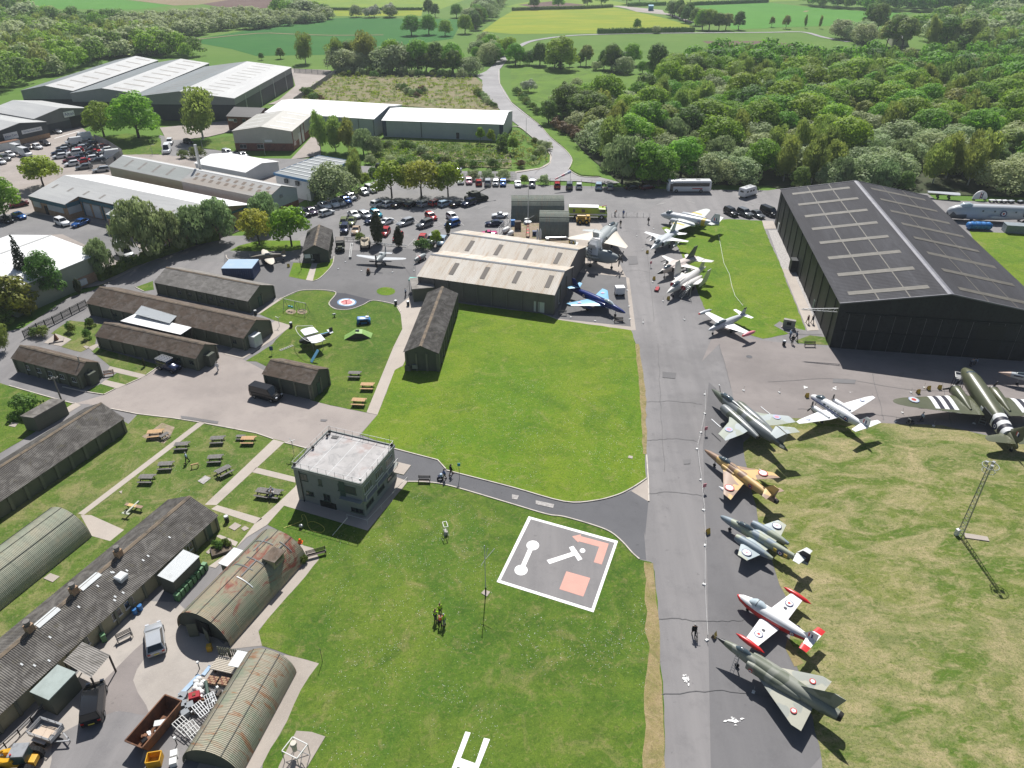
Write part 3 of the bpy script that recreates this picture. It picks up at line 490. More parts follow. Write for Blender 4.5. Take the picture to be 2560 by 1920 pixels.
# --- building parts
def corr(bm,L,y0,z0,y1,z1,pitch=.17,amp=.03,x0=0.,T=None,n=4):
 """a corrugated sheet from (y0,z0) up to (y1,z1)"""
 k=max(2,int(L/pitch*n));vs=[];d=Vector((0,y1-y0,z1-z0)).normalized();nn=Vector((0,-d.z,d.y))
 if nn.z<0:nn=-nn
 for i in range(k+1):
  a=amp*math.cos(2*PI*i/n);x=x0+L*i/k
  vs+=[Vector((x,y0,z0))+nn*a,Vector((x,y1,z1))+nn*a]
 fl=y1>y0
 bm.add(vs,[((2*i,2*i+2,2*i+3,2*i+1)if fl else(2*i+1,2*i+3,2*i+2,2*i))for i in range(k)],T)
class Frame:
 pass
def gable(name,label,e0,e1,r0,he,hr,wall,roof,parent=None,cat='building',corru=None,over=.25,ridge=None,lower=None,W=None,group=None,roof_th=.12,notch=None,roof2=None):
 A=G(*e0,he);B=G(*e1,he);Rp=G(*r0,hr);A.z=B.z=Rp.z=0
 u=(B-A);L=u.length;u.normalize();n=Vector((-u.y,u.x,0));half=(Rp-A).dot(n);flip=False
 if half<0:A,B=B,A;u=-u;n=-n;half=-half;flip=True
 W=W or 2*half;f=Frame();f.L=L;f.W=W;f.he=he;f.hr=hr;f.flip=flip;rz=math.atan2(u.y,u.x)
 if parent is None:root=thing(name,label,cat,A,rz,group)
 else:root=parent.root
 f.root=root;f.T=Matrix.Translation(A)@Matrix.Rotation(rz,4,'Z')
 f.T=(Matrix.Translation(root.location)@Matrix.Rotation(root.rotation_euler.z,4,'Z')).inverted()@f.T
 T=f.T;o=over;k=o*(hr-he)/(W/2);f.o=o
 def shell(bm,z0,z1,gab,x0=None,x1=None,dy=0.):
  x0=o if x0 is None else x0;x1=L-o if x1 is None else x1;y0,y1=o+dy,W-o
  sl=(hr-he)/(W/2);pr=[(y0,z0),(y1,z0),(y1,z1+k-.05),(W/2,hr-.08),(y0,z1+k-.05+dy*sl)]
  m=len(pr);vs=[(x0,*p)for p in pr]+[(x1,*p)for p in pr]
  bm.add(vs,[tuple(reversed(range(m))),tuple(range(m,2*m))]+[(i,(i+1)%m,(i+1)%m+m,i+m)for i in range(m)],T)
 b=MB();zl=lower[0]if lower else-.3
 if notch:shell(b,zl,he,True,o,notch[0]);shell(b,zl,he,True,notch[0],notch[1],notch[2]);shell(b,zl,he,True,notch[1],L-o)
 else:shell(b,zl,he,True)
 b.build('wall',wall,root)
 if lower:
  b=MB();x0,y0=o-.03,o-.03;b.box((L/2,W/2,lower[0]/2-.05),(L-2*x0,W-2*y0,lower[0]+.1),M=T);b.build('plinth_wall',lower[1],root)
 f.slopes=[]
 for s in(0,1):
  b=MB();y0=0 if s==0 else W
  if corru:corr(b,L,y0,he,W/2,hr,corru[0],corru[1],T=T)
  else:
   segs=[(0,L,0.)]if not(notch and s==0)else[(0,notch[0],0.),(notch[0],notch[1],notch[2]),(notch[1],L,0.)]
   for xa,xb,dy in segs:
    ya=y0+(dy if s==0 else 0);za=he+(hr-he)*dy/(W/2)
    t=roof_th;vs=[(xa,ya,za),(xb,ya,za),(xb,W/2,hr),(xa,W/2,hr),(xa,ya,za-t),(xb,ya,za-t),(xb,W/2,hr-t),(xa,W/2,hr-t)]
    fs=[(0,1,2,3),(7,6,5,4),(4,5,1,0),(5,6,2,1),(7,4,0,3)]
    if s:fs=[tuple(reversed(q))for q in fs]
    b.add(vs,fs,T)
  f.slopes.append(b.build('roof_slope',(roof2 if s and roof2 else roof),root))
 if ridge:
  b=MB();w,h=ridge[0],.06;sl=(hr-he)/(W/2)
  for s in(-1,1):
   vs=[(0,W/2,hr+h),(L,W/2,hr+h),(L,W/2+s*w,hr+h-w*sl),(0,W/2+s*w,hr+h-w*sl)]
   b.add(vs,[(0,1,2,3)if s<0 else(3,2,1,0)],T)
  b.build('ridge_cap',ridge[1],root)
 return f
def slope_pt(f,x,t,side=0,up=.03):
 """x along, t 0 at eave .. 1 at ridge"""
 y=f.W/2*t if side==0 else f.W-f.W/2*t
 return(x,y,f.he+(f.hr-f.he)*t+up)
def slope_panel(f,name,m,x0,x1,t0,t1,side=0,up=.03):
 b=MB();p=[slope_pt(f,x0,t0,side,up),slope_pt(f,x1,t0,side,up),slope_pt(f,x1,t1,side,up),slope_pt(f,x0,t1,side,up)]
 b.add(p,[(0,1,2,3)if side==0 else(3,2,1,0)],f.T);return b.build(name,m,f.root)
def on_wall(f,side,c,z,w,h,name,m,d=.06,parent=None):
 """side 'n' near eave wall (y=o), 'f' far wall, '0' gable at x=o, '1' gable at x=L-o; c metres along; e0 end is c=0 on n"""
 o=f.o;b=MB()
 if side in 'nf':
  x=(f.L-c)if f.flip else c
  b.box((x,o-d/2 if side=='n' else f.W-o+d/2,z),(w,d,h),M=f.T)
 else:
  if f.flip:side='1' if side=='0' else '0'
  b.box((o-d/2 if side=='0' else f.L-o+d/2,c,z),(d,w,h),M=f.T)
 return b.build(name,m,parent or f.root)
def window(f,side,c,z,w,h,frame='window_frame_white',glass='window_glass',bars=1):
 fr=on_wall(f,side,c,z,w,h,'window',M[frame],.06)
 n=bars+1
 for k in range(n):on_wall(f,side,c+(k-(n-1)/2)*(w/n),z,w/n-.08,h-.12,'pane',M[glass],.075,fr)
 on_wall(f,side,c,z-h/2-.04,w+.15,.08,'sill',M[frame],.14,fr)
def piers(f,side,n,m,w=.3,d=.22,ends=True):
 for k in range(n+1):
  c=f.o+.15+(f.L-2*f.o-.3)*k/n
  if not ends and k in(0,n):continue
  on_wall(f,side,c,f.he/2-.05,w,f.he-.1,'pier',m,d)
def gpiers(f,side,n,m,w=.3,d=.2):
 for k in range(n+1):
  c=f.o+.15+(f.W-2*f.o-.3)*k/n;on_wall(f,side,c,f.he/2-.05,w,f.he-.1,'pier',m,d)
def door(f,side,c,w,h,m='door_dark',name='door',z=None):
 d=on_wall(f,side,c,h/2 if z is None else z,w,h,name,M[m],.08);return d
HUT=dict(corru=(.2,.028),ridge=(.28,M['ridge_tile']))
f=gable('hangar','large black steel hangar with tan rooflight strips',('h',620,1240),('h',105,255),('h',1600,1175),8.9,11.9,M['hangar_black'],M['hangar_roof'],corru=(.62,.03),ridge=(.55,M['ridge_metal']),over=.2,cat='hangar')
f0=f
for side in(0,1):
 for k in range(8):
  x=f.L*(.055+k*.125);x=f.L-x if f.flip else x
  slope_panel(f,'rooflight',M['hangar_rooflight'],x-.75,x+.75,.12,.86,side,.06)
 for t in(.36,.64):slope_panel(f,'roof_seam',M['hangar_rooflight'],.2,f.L-.2,t-.006,t+.006,side,.05)
for k in range(12):on_wall(f,'n',3+k*(f.L-6)/11,f.he/2,.14,f.he-.3,'cladding_rib',M['hangar_black'],.12)
for k in range(13):
 on_wall(f,'0',2.2+k*(f.W-4.4)/12,3.45,.10,6.9,'door_post',M['wall_mid_grey'],.05)
for k in range(12):
 w=(f.W-4.4)/12;on_wall(f,'0',2.2+(k+.5)*w,3.4,w-.12,6.8,'door_leaf',M['hangar_black'],.10)
for z in(7.1,3.6):on_wall(f,'0',f.W/2,z,f.W-3,.18,'door_rail',M['hangar_black'],.22)
on_wall(f,'0',f.W*.74,3.2,4.4,6.4,'doorway',M['door_dark'],.13)
for c in(16.,62.):door(f,'n',c,1.1,2.1,'door_white' if c>50 else 'door_green')
g_=on_wall(f,'n',36,1.5,2.,2.6,'porch',M['hangar_black'],1.4)
for s in(0,1):
 b=MB();x=0 if s==0 else f.L
 for p,q in(((x,0,f.he),(x,f.W/2,f.hr)),((x,f.W/2,f.hr),(x,f.W,f.he))):b.bar(f.T@Vector(p),f.T@Vector(q),.16,.22)
 b.build('verge_trim',M['ridge_metal'],f.root)
b=MB()
c0=f.T@Vector((f.L-.1 if f.flip else .1,0,7.2));dirv=(f.T.to_3x3()@Vector((0,-1,0)))
for dz,ln in((0,6.0),(.7,6.0)):b.bar(c0+Vector((0,0,dz)),c0+dirv*ln+Vector((0,0,dz*.25)),.1)
for k in range(7):b.bar(c0+dirv*k*.9,c0+dirv*(k+.5)*.9+Vector((0,0,.62-.06*k)),.06);b.bar(c0+dirv*(k+.5)*.9+Vector((0,0,.62-.06*k)),c0+dirv*(k+1)*.9,.06)
b.build('track_outrigger',M['galvanised'],f.root)
clad('twin_wall',(.165,.15,.14),(.20,.18,.17),.8);clad('twin_ridge',(.20,.21,.225),(.25,.255,.265),.8,spec=.15);mat('twin_rooflight',(.10,.085,.072),.7);M=MATS
f=gable('twin_hangar','low hangar with two parallel rust-streaked corrugated roofs',('u',1045,1190),('f',1390,1005),('u',1120,905),4.4,6.4,M['twin_wall'],M['rust_roof'],corru=(.32,.035),ridge=(.4,M['twin_ridge']),cat='hangar',W=15.2)
ft=f
f2=gable('bay','',('u',1195,915),('f',1570,800),('u',1265,655),4.4,6.4,M['twin_wall'],M['rust_roof'],parent=f,corru=(.32,.035),ridge=(.4,M['twin_ridge']),W=15.2)
for ff,xs in((f,(2.2,9.,15.8,22.6)),(f2,(3.4,10.2,17.,23.8))):
 for x in xs:
  x=ff.L-x if ff.flip else x;slope_panel(ff,'rooflight',M['twin_rooflight'],x-.5,x+.5,.25,.75,0,.06)
piers(f,'n',9,M['twin_wall'],.35,.3);gpiers(f,'0',3,M['twin_wall'])
for c in(2.6,3.75):door(f,'n',c,1.0,2.2,'door_white',z=1.3)
window(f,'0',4.4,2.2,.5,3.,'window_frame_white','window_glass_dusty',0)
b=MB();an=PL('f 1385,1140 1470,1115 1500,1180 1410,1270',0);cA=sum(an,Vector())/4
t=thing('annex','small flat-roofed annex between the rusty hangar and long hut','building',cA)
MB().box((0,0,1.4),(4.2,5.2,2.9),R(12)).build('wall',M['hut_wall_green'],t);MB().box((0,0,2.95),(4.6,5.6,.16),R(12)).build('roof',M['asbestos_roof_pale'],t)
f=gable('long_hut','long dark hut with its gable end facing the large lawn',('j',1580,85),('f',1748,1152),('j',1415,30),3.6,5.,M['hut_wall_dark'],M['asbestos_roof'],**HUT,cat='hut')
piers(f,'n',9,M['hut_pier']);gpiers(f,'0',3,M['hut_pier']);on_wall(f,'0',4.3,.9,.9,.7,'air_unit',M['steel_grey'],.4);on_wall(f,'0',5.6,.5,1.,1.,'meter_box',M['hut_wall_green'],.4)
f=gable('hut','short hut with mossy brown roof beside the black van',('j',470,355),('j',48,262),('j',535,215),3.,4.4,M['hut_wall_dark'],M['asbestos_roof_brown'],**HUT,cat='hut')
piers(f,'n',3,M['hut_pier']);gpiers(f,'0',2,M['hut_pier']);door(f,'0',f.W*.42,1.,2.1,'door_green')
f=gable('hut','hut with grey roof beside the blue container',('w',275,893),('e',1325,1058),('w',430,705),2.6,4.4,M['hut_wall_green'],M['asbestos_roof_pale'],**HUT,cat='hut')
piers(f,'n',9,M['hut_pier']);gpiers(f,'0',2,M['hut_pier']);door(f,'0',f.W*.45,1.4,2.1,'door_green')
for k in range(1,7):window(f,'n',1.6+k*2.7,1.45,.9,.8,'window_frame_green')
f=gable('hut','longest hut with dark brown roof joined by a pale canopy',('w',225,1322),('e',740,1238),('w',405,1112),2.6,4.5,M['hut_wall_green'],M['asbestos_roof_brown'],**HUT,cat='hut')
piers(f,'n',13,M['hut_pier']);gpiers(f,'0',2,M['hut_pier']);on_wall(f,'0',f.W*.3,1.3,2.,2.2,'porch',M['pale_sheet'],1.3)
for c in(2.5,28.,31.5):window(f,'n',c,1.4,.9,.8,'window_frame_green')
f=gable('hut','hut with patchy roof behind the navy off-roader',('i',1690,130),('e',815,1522),('e',1770,1590),2.5,4.0,M['hut_wall_green'],M['asbestos_roof_brown'],**HUT,cat='hut')
piers(f,'n',8,M['hut_pier']);gpiers(f,'0',2,M['hut_pier']);on_wall(f,'0',f.W*.5,1.1,1.6,2.2,'porch',M['hut_wall_dark'],1.2)
for c in(1.4,4.2):window(f,'n',c,1.4,.9,.8,'window_frame_green')
f=gable('hut','hut nearest the left edge with a bench at its gable',('i',665,275),('i',90,125),('i',775,160),2.7,4.1,M['hut_wall_green'],M['asbestos_roof_brown'],**HUT,cat='hut')
piers(f,'n',6,M['hut_pier']);gpiers(f,'0',2,M['hut_pier']);on_wall(f,'0',f.W*.45,1.1,1.5,2.2,'porch',M['hut_wall_dark'],1.1)
for k in range(5):window(f,'n',1.4+k*2.7,1.5,.9,.8)
b=MB();b.tube(f.T@Vector((1.2 if not f.flip else f.L-1.2,f.W*.42,3.6)),f.T@Vector((1.2 if not f.flip else f.L-1.2,f.W*.42,5.0)),.09);b.build('flue',M['steel_grey'],f.root)
f=gable('long_hut','long hut with speckled grey roof beside the picnic lawn',('i',1078,642),('i',-250,1532),('i',855,517),2.4,4.3,M['hut_wall_green'],M['asbestos_roof'],**HUT,cat='hut')
piers(f,'n',10,M['hut_pier'],.4);gpiers(f,'0',2,M['hut_pier'])
f=gable('long_hut','long hut with chimneys and white roof hatch by the works yard',('r',675,592),('m',-250,1428),('r',330,375),2.2,4.1,M['hut_wall_cream'],M['asbestos_roof'],**HUT,cat='hut')
fc=f;piers(f,'n',16,M['hut_pier'],.3,.2);door(f,'n',1.9,1.,2.,'door_green')
for c in(5.2,14.5,16.2,20.5,24.,31.):window(f,'n',c,1.3,1.2 if c>10 else .9,.95)
def fx(f,x):return f.L-x if f.flip else x
for x in(11.2,17.2,22.6):
 ch=MB().box((fx(f,x),f.W/2,f.hr+.35),(.75,.65,.9),M=f.T).build('chimney',M['brick_tan'],f.root)
 b=MB();b.tube(f.T@Vector((fx(f,x),f.W/2,f.hr+.8)),f.T@Vector((fx(f,x),f.W/2,f.hr+1.35)),.28,.33,10);b.build('chimney_pot',M['timber_grey'],ch)
slope_panel(f,'flashing',M['pale_sheet'],fx(f,15.0),fx(f,12.6),.9,.985,0,.1)if False else None
for xa,xb in((14.1,16.6),(19.4,22.0)):
 a_,b_=sorted((fx(f,xa),fx(f,xb)))
 for s in(0,1):slope_panel(f,'flashing',M['pale_sheet'],a_,b_,.88,.99,s,.09)
p=slope_pt(f,fx(f,13.2),.48);h_=MB();h_.box((p[0],p[1],p[2]+.2),(1.0,1.0,.55),M=f.T);h_=h_.build('roof_hatch',M['pale_sheet'],f.root)
MB().box((p[0],p[1],p[2]+.5),(1.15,1.15,.1),M=f.T,taper=.8).build('hatch_lid',M['pale_sheet'],h_)
random.seed(3)
for k in range(16):
 x=random.uniform(1,f.L-6);tt=random.uniform(.1,.8);slope_panel(f,'roof_patch',M['pale_sheet'],x,x+.16,tt,tt+.07,0,.05)
def quadroof(name,label,s,z,th,wallm,roofm,corrugated=False,cat='building',walls=True,posts=False,z2=None,fascia=None):
 P=PL(s,z);c=sum(P,Vector())/4;c.z=0;t=thing(name,label,cat,c)
 Q=[p-c for p in P]
 if z2 is not None:
  for k in(2,3):Q[k].z=z2
 b=MB()
 if corrugated:
  k=max(4,int((Q[1]-Q[0]).length/.2*4));vs=[]
  for i in range(k+1):
   a=Q[0].lerp(Q[1],i/k);d=Q[3].lerp(Q[2],i/k);h=.03*math.cos(PI*i/2);vs+=[a+Vector((0,0,h)),d+Vector((0,0,h))]
  b.add(vs,[(2*i,2*i+2,2*i+3,2*i+1)for i in range(k)])
 else:
  b.add(Q+[q-Vector((0,0,th))for q in Q],[(0,1,2,3),(7,6,5,4),(0,4,5,1),(1,5,6,2),(2,6,7,3),(3,7,4,0)])
 b.build('roof',roofm,t,False)
 if fascia:
  b=MB()
  for k in range(4):b.bar(Q[k]-Vector((0,0,.25)),Q[(k+1)%4]-Vector((0,0,.25)),.12,.7)
  b.build('fascia',fascia,t)
 if walls:
  cc=sum(Q,Vector())/4;I=[q.lerp(cc,.04)for q in Q];b=MB();lo=[Vector((q.x,q.y,-.05))for q in I];hi=[q-Vector((0,0,th+.02))for q in I]
  b.add(lo+hi,[(k,(k+1)%4,(k+1)%4+4,k+4)for k in range(4)]);b.build('wall',wallm,t)
 if posts:
  for q in Q[:4]:MB().box((q.x*.94,q.y*.94,q.z/2-.03),(.14,.14,q.z-.02)).build('post',M['timber_dark'],t)
 return t,Q
quadroof('lean_to','lean-to with white ribbed roof behind the green wheelie bins','r 270,985 455,1062 150,1362 -30,1285',2.5,.1,M['hut_wall_dark'],M['pale_sheet'],True)
quadroof('lean_to','flat pale green lean-to against the works yard hut','m 255,1000 495,765 655,830 420,1072',2.5,.12,M['hut_wall_green'],mat('felt_green',(.33,.38,.36),.8,layers=[((.27,.31,.29),.8,.45,.7)]))
quadroof('canopy','open timber canopy with corrugated roof in the works yard','m 545,740 710,570 952,682 785,882',2.6,.06,None,M['asbestos_roof_pale'],True,walls=False,posts=True,cat='canopy')
quadroof('canopy','white sheet canopy filling the gap between two huts','e 1040,1390 1165,1330 1655,1445 1560,1508',3.0,.08,None,M['roof_white'],walls=False,posts=True,cat='canopy')
quadroof('canopy','ribbed pale canopy resting on the longest hut roof','e 1160,1330 1222,1258 1532,1330 1462,1402',3.55,.06,None,M['pale_sheet'],True,walls=False,cat='canopy',z2=3.3)
f=gable('hut','small visitor hut with tan ridge by the car park',('A',1258,1293),('A',1325,930),('A',1005,1212),2.8,4.3,M['hut_wall_dark'],M['asbestos_roof'],**HUT,cat='hut')
piers(f,'n',5,M['hut_pier']);door(f,'0',f.W*.5,1.6,2.1,'door_dark');on_wall(f,'0',f.W*.82,1.7,1.3,.9,'notice_board',M['sign_white'],.1);window(f,'0',f.W*.64,1.4,.6,1.2)
quadroof('hut','small flat-roofed brick hut beside the red telephone box','i 170,622 285,637 562,482 445,468',2.6,.14,M['hut_wall_green'],M['asbestos_roof'],cat='hut')
quadroof('shed','dark flat-topped shed behind the rusty hangar','B 1660,1000 1730,935 1962,970 1955,1032',2.4,.12,M['hut_wall_dark'],M['roof_slate'],cat='shed')
def nissen(name,label,A,B,C,m,endm,r=None,corru=(.16,.022),drop=0.):
 """A left foot, B right foot of one end, C right foot of the other end (ground points)"""
 ax=(C-B);L=ax.length;ax.normalize();w=Vector((ax.y,-ax.x,0));s=1 if(B-A).dot(w)>0 else-1;rr=r or abs((B-A).dot(w))/2
 o=B-w*s*rr;t=thing(name,label,'hut',o,math.atan2(ax.y,ax.x));NS=20;n=4;k=int(L/corru[0]*n);vs=[];b=MB()
 for i in range(k+1):
  a=rr+corru[1]*math.cos(2*PI*i/n)
  for q in range(NS+1):th=PI*q/NS;vs.append((L*i/k,a*math.cos(th),a*math.sin(th)*(1-drop)))
 m1=NS+1;b.add(vs,[(i*m1+q,(i+1)*m1+q,(i+1)*m1+q+1,i*m1+q+1)for i in range(k)for q in range(NS)])
 b.build('shell',m,t)
 for x,nm in((.35,0),(L-.35,1)):
  b=MB();pts=[(x,(rr-.05)*math.cos(PI*q/NS),(rr-.05)*math.sin(PI*q/NS)*(1-drop))for q in range(NS+1)];b.add(pts,[tuple(range(NS+1))if nm else tuple(reversed(range(NS+1)))]);b.build('end_wall',endm,t)
 for th in(60,90,120):
  b=MB();a=R(th);b.bar((0,(rr+.03)*math.cos(a),(rr+.03)*math.sin(a)*(1-drop)),(L,(rr+.03)*math.cos(a),(rr+.03)*math.sin(a)*(1-drop)),.06,.05);b.build('sheet_seam',M['drainpipe'],t)
 return t,L,rr
t,L,rr=nissen('nissen_hut','large arched hut with red rust patches beside the green bins',G('m',1530,450),G('m',1990,612),G('r',1695,1100),M['nissen_rust'],M['hut_wall_dark'])
MB().box((.3,0,1.0),(.1,1.7,2.0)).build('doorway',M['door_dark'],t)
for y,rz in((-.95,R(70)),(.95,R(-60))):MB().box((-.35,y,1.0),(1.0,.06,2.0),rz).build('door',M['hut_wall_green'],t)
dm=MB().box((L-3.6,-rr*.55,rr*.8),(1.9,1.5,1.4)).build('dormer',M['hut_wall_cream'],t);MB().box((L-3.6,-rr*.6,rr*.8+.75),(2.1,1.8,.1)).build('dormer_roof',M['asbestos_roof_brown'],dm);MB().box((L-3.6,-rr*.55-.76,rr*.8+.1),(1.3,.05,.6)).build('dormer_window',M['window_glass'],dm)
MB().box((L-4.6,rr*.96,1.0),(2.6,1.2,1.9)).build('side_porch',M['hut_wall_green'],t);MB().box((L-4.6,rr*1.0,2.0),(2.8,1.5,.1)).build('porch_roof',M['pale_sheet'],t)
for x,a0,a1 in((L-6.3,70,112),(L-7.9,48,84),(L-2.2,75,118),(L-1.4,40,70),(L-5.,62,100)):
 b=MB();prev=None
 for q in range(7):
  a=R(a0+(a1-a0)*q/6);p=(x,-(rr+.04)*math.cos(a),(rr+.04)*math.sin(a))
  if prev:b.bar(prev,p,.12,.03)
  prev=p
 b.build('repair_strip',M['wall_mid_grey']if x!=L-7.9 else M['pale_sheet'],t)
for x,y0 in((L-6.3,78),(L-2.6,98),(L-3.,62)):
 a=R(y0);MB().bar((x-1.3,-(rr+.05)*math.cos(a),(rr+.05)*math.sin(a)),(x+1.3,-(rr+.05)*math.cos(a),(rr+.05)*math.sin(a)),.14,.03).build('repair_strip',M['wall_mid_grey'],t)
t,L,rr=nissen('nissen_hut','arched hut with brown rust streaks at the bottom edge',G('m',1560,1659),G('n',-130,1730),G('n',352,832),M['nissen_rust_streak'],M['hut_wall_green'])
MB().box((L-.9,rr*.95,1.7),(1.9,1.4,.08)).build('porch_roof',M['pale_sheet'],t)
t,L,rr=nissen('nissen_hut','clean green arched hut at the left edge',G('q',-400,1400),G('q',-300,1935),G('q',1060,835),M['nissen_green'],M['hut_wall_green'],r=3.6)
t,L,rr=nissen('nissen_hut','long arched hut beside the car park',G('u',545,150),G('u',545,335),G('u',1155,335),M['nissen_dull'],M['hut_wall_dark'],r=5.1)
t,L,rr=nissen('nissen_hut','short rust-stained arched hut beside the yellow tug',G('u',860,350),G('u',862,522),G('u',1205,528),M['nissen_dull'],M['hut_wall_dark'],r=5.0)
P=[Vector(p)for p in(G('j',318,1065,5.5),G('j',910,1215,5.5),G('j',1190,895,5.5))]
u=P[1]-P[0];wv=P[2]-P[1];TL=u.length;TW=8.6
t=thing('control_tower','square two-storey control tower with flat railed roof','control tower',(P[0].x,P[0].y,0),math.atan2(u.y,u.x))
tw=Frame();tw.root=t;tw.T=Matrix.Identity(4);tw.L=TL;tw.W=TW;tw.o=0;tw.flip=False;tw.he=5.5
MB().box((TL/2,TW/2,2.65),(TL,TW,5.4)).build('wall',M['tower_wall'],t)
MB().box((TL/2,TW/2,5.42),(TL+.3,TW+.3,.2)).build('roof',M['tower_roof'],t)
b=MB()
for x,y,dx,dy in((TL/2,-.07,TL+.2,.16),(TL/2,TW+.07,TL+.2,.16),(-.07,TW/2,.16,TW-.1),(TL+.07,TW/2,.16,TW-.1)):b.box((x,y,5.6),(dx,dy,.18))
b.build('parapet',M['tower_wall'],t)
def railing(root,pts,h=.9,z=0.,step=1.3,m=None,closed=False,rails=1,r=.025):
 pts=[Vector(p)for p in pts];n=len(pts);b=MB();
 for i in range(n if closed else n-1):
  p,q=pts[i],pts[(i+1)%n];k=max(1,round((q-p).length/step))
  for j in range(k):a=p.lerp(q,j/k);MB().bar(a+Vector((0,0,z)),a+Vector((0,0,z+h)),2*r).build('post',m,root)
  for rr_ in range(rails):zz=z+h*(rr_+1)/rails;b.bar(p+Vector((0,0,zz)),q+Vector((0,0,zz)),2*r)
 if not closed:MB().bar(pts[-1]+Vector((0,0,z)),pts[-1]+Vector((0,0,z+h)),2*r).build('post',m,root)
 b.build('rail',m,root)
railing(t,[(0,0,0),(TL,0,0),(TL,TW,0),(0,TW,0)],.75,5.65,1.35,M['steel_grey'],True,1,.018)
for c,z,w,h,n in((1.5,4.3,1.0,1.1,1),(3.9,4.1,.5,1.0,0),(7.9,4.15,2.6,1.1,4),(1.7,1.7,.5,.7,0),(2.3,1.7,.5,.7,0),(4.6,1.75,1.0,1.1,1),(9.0,.9,1.8,.7,2)):window(tw,'n',c,z,w,h,'window_frame_green','window_glass_dusty' if z>4 else 'window_glass',n)
door(tw,'n',4.6,2.4,1.0,'door_dark');door(tw,'n',7.2,.8,2.7,'door_green',z=4.0)
on_wall(tw,'n',8.5,2.75,3.2,.14,'ledge',M['tower_wall'],.7);on_wall(tw,'1',TW/2,2.75,TW,.14,'ledge',M['tower_wall'],.5)
railing(t,[(TL+.45,.1,0),(TL+.45,TW-.1,0)],.8,2.82,2.6,M['window_frame_white'],False,1,.03)
for c in(1.3,4.2,7.0):
 window(tw,'1',c,4.2,1.9,1.15,'window_frame_white','window_glass_dusty',3);window(tw,'1',c,1.5,1.8,.6,'window_frame_green','window_glass',2)
MB().box((TL+1.2,TW-.9,2.7),(2.2,2.2,.16)).build('balcony',M['path_concrete'],t)
MB().tube((.9,-.1,0),(.9,-.1,5.4),.06).build('drainpipe',M['drainpipe'],t)
for x,y,h in((TL-.3,TW-.4,2.1),(.5,TW-.3,1.2),(TL*.55,TW-.2,.9)):MB().tube((x,y,5.5),(x,y,5.5+h),.025).build('aerial',M['black_metal'],t)
for x,y in((.4,TW-.4),(.3,TW*.5),(.1,.3),(TL-.2,TW-.1),(.6,TW*.85)):MB().box((x,y,5.85),(.3,.25,.4),.4).build('floodlight',M['black_metal'],t)
MB().box((1.6,TW-1.0,5.56),(.9,.6,.08),.1).build('roof_hatch',M['black_metal'],t);MB().box((TL-.3,.35,5.95),(.28,.2,.3)).build('camera_housing',M['pale_sheet'],t)
for k in range(1,4):MB().box((TL*k/4,TW/2,5.525),(.05,TW-.2,.02)).build('roof_joint',M['pale_sheet'],t)
rl_=PL('j 1310,1187 965,1560 790,1510',0);b=thing('pad_railing','low white tube railing round the control tower base','railing',rl_[0]);railing(b,[p-rl_[0]for p in rl_],.75,0,3.,M['window_frame_white'],False,1,.02)
def ind(label,e0,e1,r0,he,hr,wall,roof,rl=None,**k):
 f=gable('warehouse',label,e0,e1,r0,he,hr,M[wall],M[roof],**k)
 if rl:
  m,n,w,t0,t1,sides=rl
  for s in sides:
   for i in range(n):x=f.L*(i+.5)/n;slope_panel(f,'rooflight',M[m],x-w/2,x+w/2,t0,t1,s,.04)
 return f
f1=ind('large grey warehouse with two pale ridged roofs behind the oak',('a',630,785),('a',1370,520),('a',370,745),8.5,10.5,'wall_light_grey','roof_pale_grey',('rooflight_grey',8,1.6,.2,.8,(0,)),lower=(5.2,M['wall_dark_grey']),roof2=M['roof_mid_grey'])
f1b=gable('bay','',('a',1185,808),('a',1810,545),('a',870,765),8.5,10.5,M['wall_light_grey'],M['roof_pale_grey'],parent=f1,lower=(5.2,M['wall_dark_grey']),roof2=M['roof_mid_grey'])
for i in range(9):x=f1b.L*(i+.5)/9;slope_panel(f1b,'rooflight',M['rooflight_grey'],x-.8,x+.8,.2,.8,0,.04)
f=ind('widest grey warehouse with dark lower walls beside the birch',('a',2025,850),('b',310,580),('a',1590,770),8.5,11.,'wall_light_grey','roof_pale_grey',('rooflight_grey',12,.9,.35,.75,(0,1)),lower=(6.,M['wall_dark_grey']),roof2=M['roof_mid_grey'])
for c in(12,30,48,66):on_wall(f,'n',c,4.2,.3,8.3,'downpipe',M['wall_white'],.2)
f=ind('grey shed with white sign over an open doorway',('a',290,1028),('a',-120,955),('a',500,928),6.,8.,'wall_mid_grey','roof_pale_grey',lower=(3.2,M['wall_dark_grey']))
door(f,'0',f.W*.72,5.,4.2,'door_dark',z=2.1)
def text_sign(f,side,c,z,w,h,txt,board,tm,size):
 bd=on_wall(f,side,c,z,w,h,'sign_board',M[board],.12)
 cu=bpy.data.curves.new('lettering','FONT');cu.body=txt;cu.size=size;cu.align_x='CENTER';cu.align_y='CENTER';cu.extrude=.01
 o=bpy.data.objects.new('lettering',cu);COL.objects.link(o);o.data.materials.append(M[tm]);o.parent=bd
 if side in 'nf':x=(f.L-c)if f.flip else c;Mx=Matrix.Translation((x,f.o-.14,z))@Matrix.Rotation(PI/2,4,'X')
 else:
  s_=side
  if f.flip:s_='1' if side=='0' else '0'
  Mx=Matrix.Translation((f.o-.14 if s_=='0' else f.L-f.o+.14,c,z))@Matrix.Rotation(-PI/2 if s_=='0' else PI/2,4,'Z')@Matrix.Rotation(PI/2,4,'X')
 o.matrix_local=f.T@Mx
 return bd
text_sign(f,'0',f.W*.62,5.3,4.2,2.,'Alton','sign_white','sign_blue_text',1.7)
f=ind('dark grey unit with brick base and two wall signs',('a',405,1052),('a',-140,965),('a',70,1045),5.5,7.,'wall_dark_grey','roof_pale_grey',lower=(1.6,M['brick_tan']))
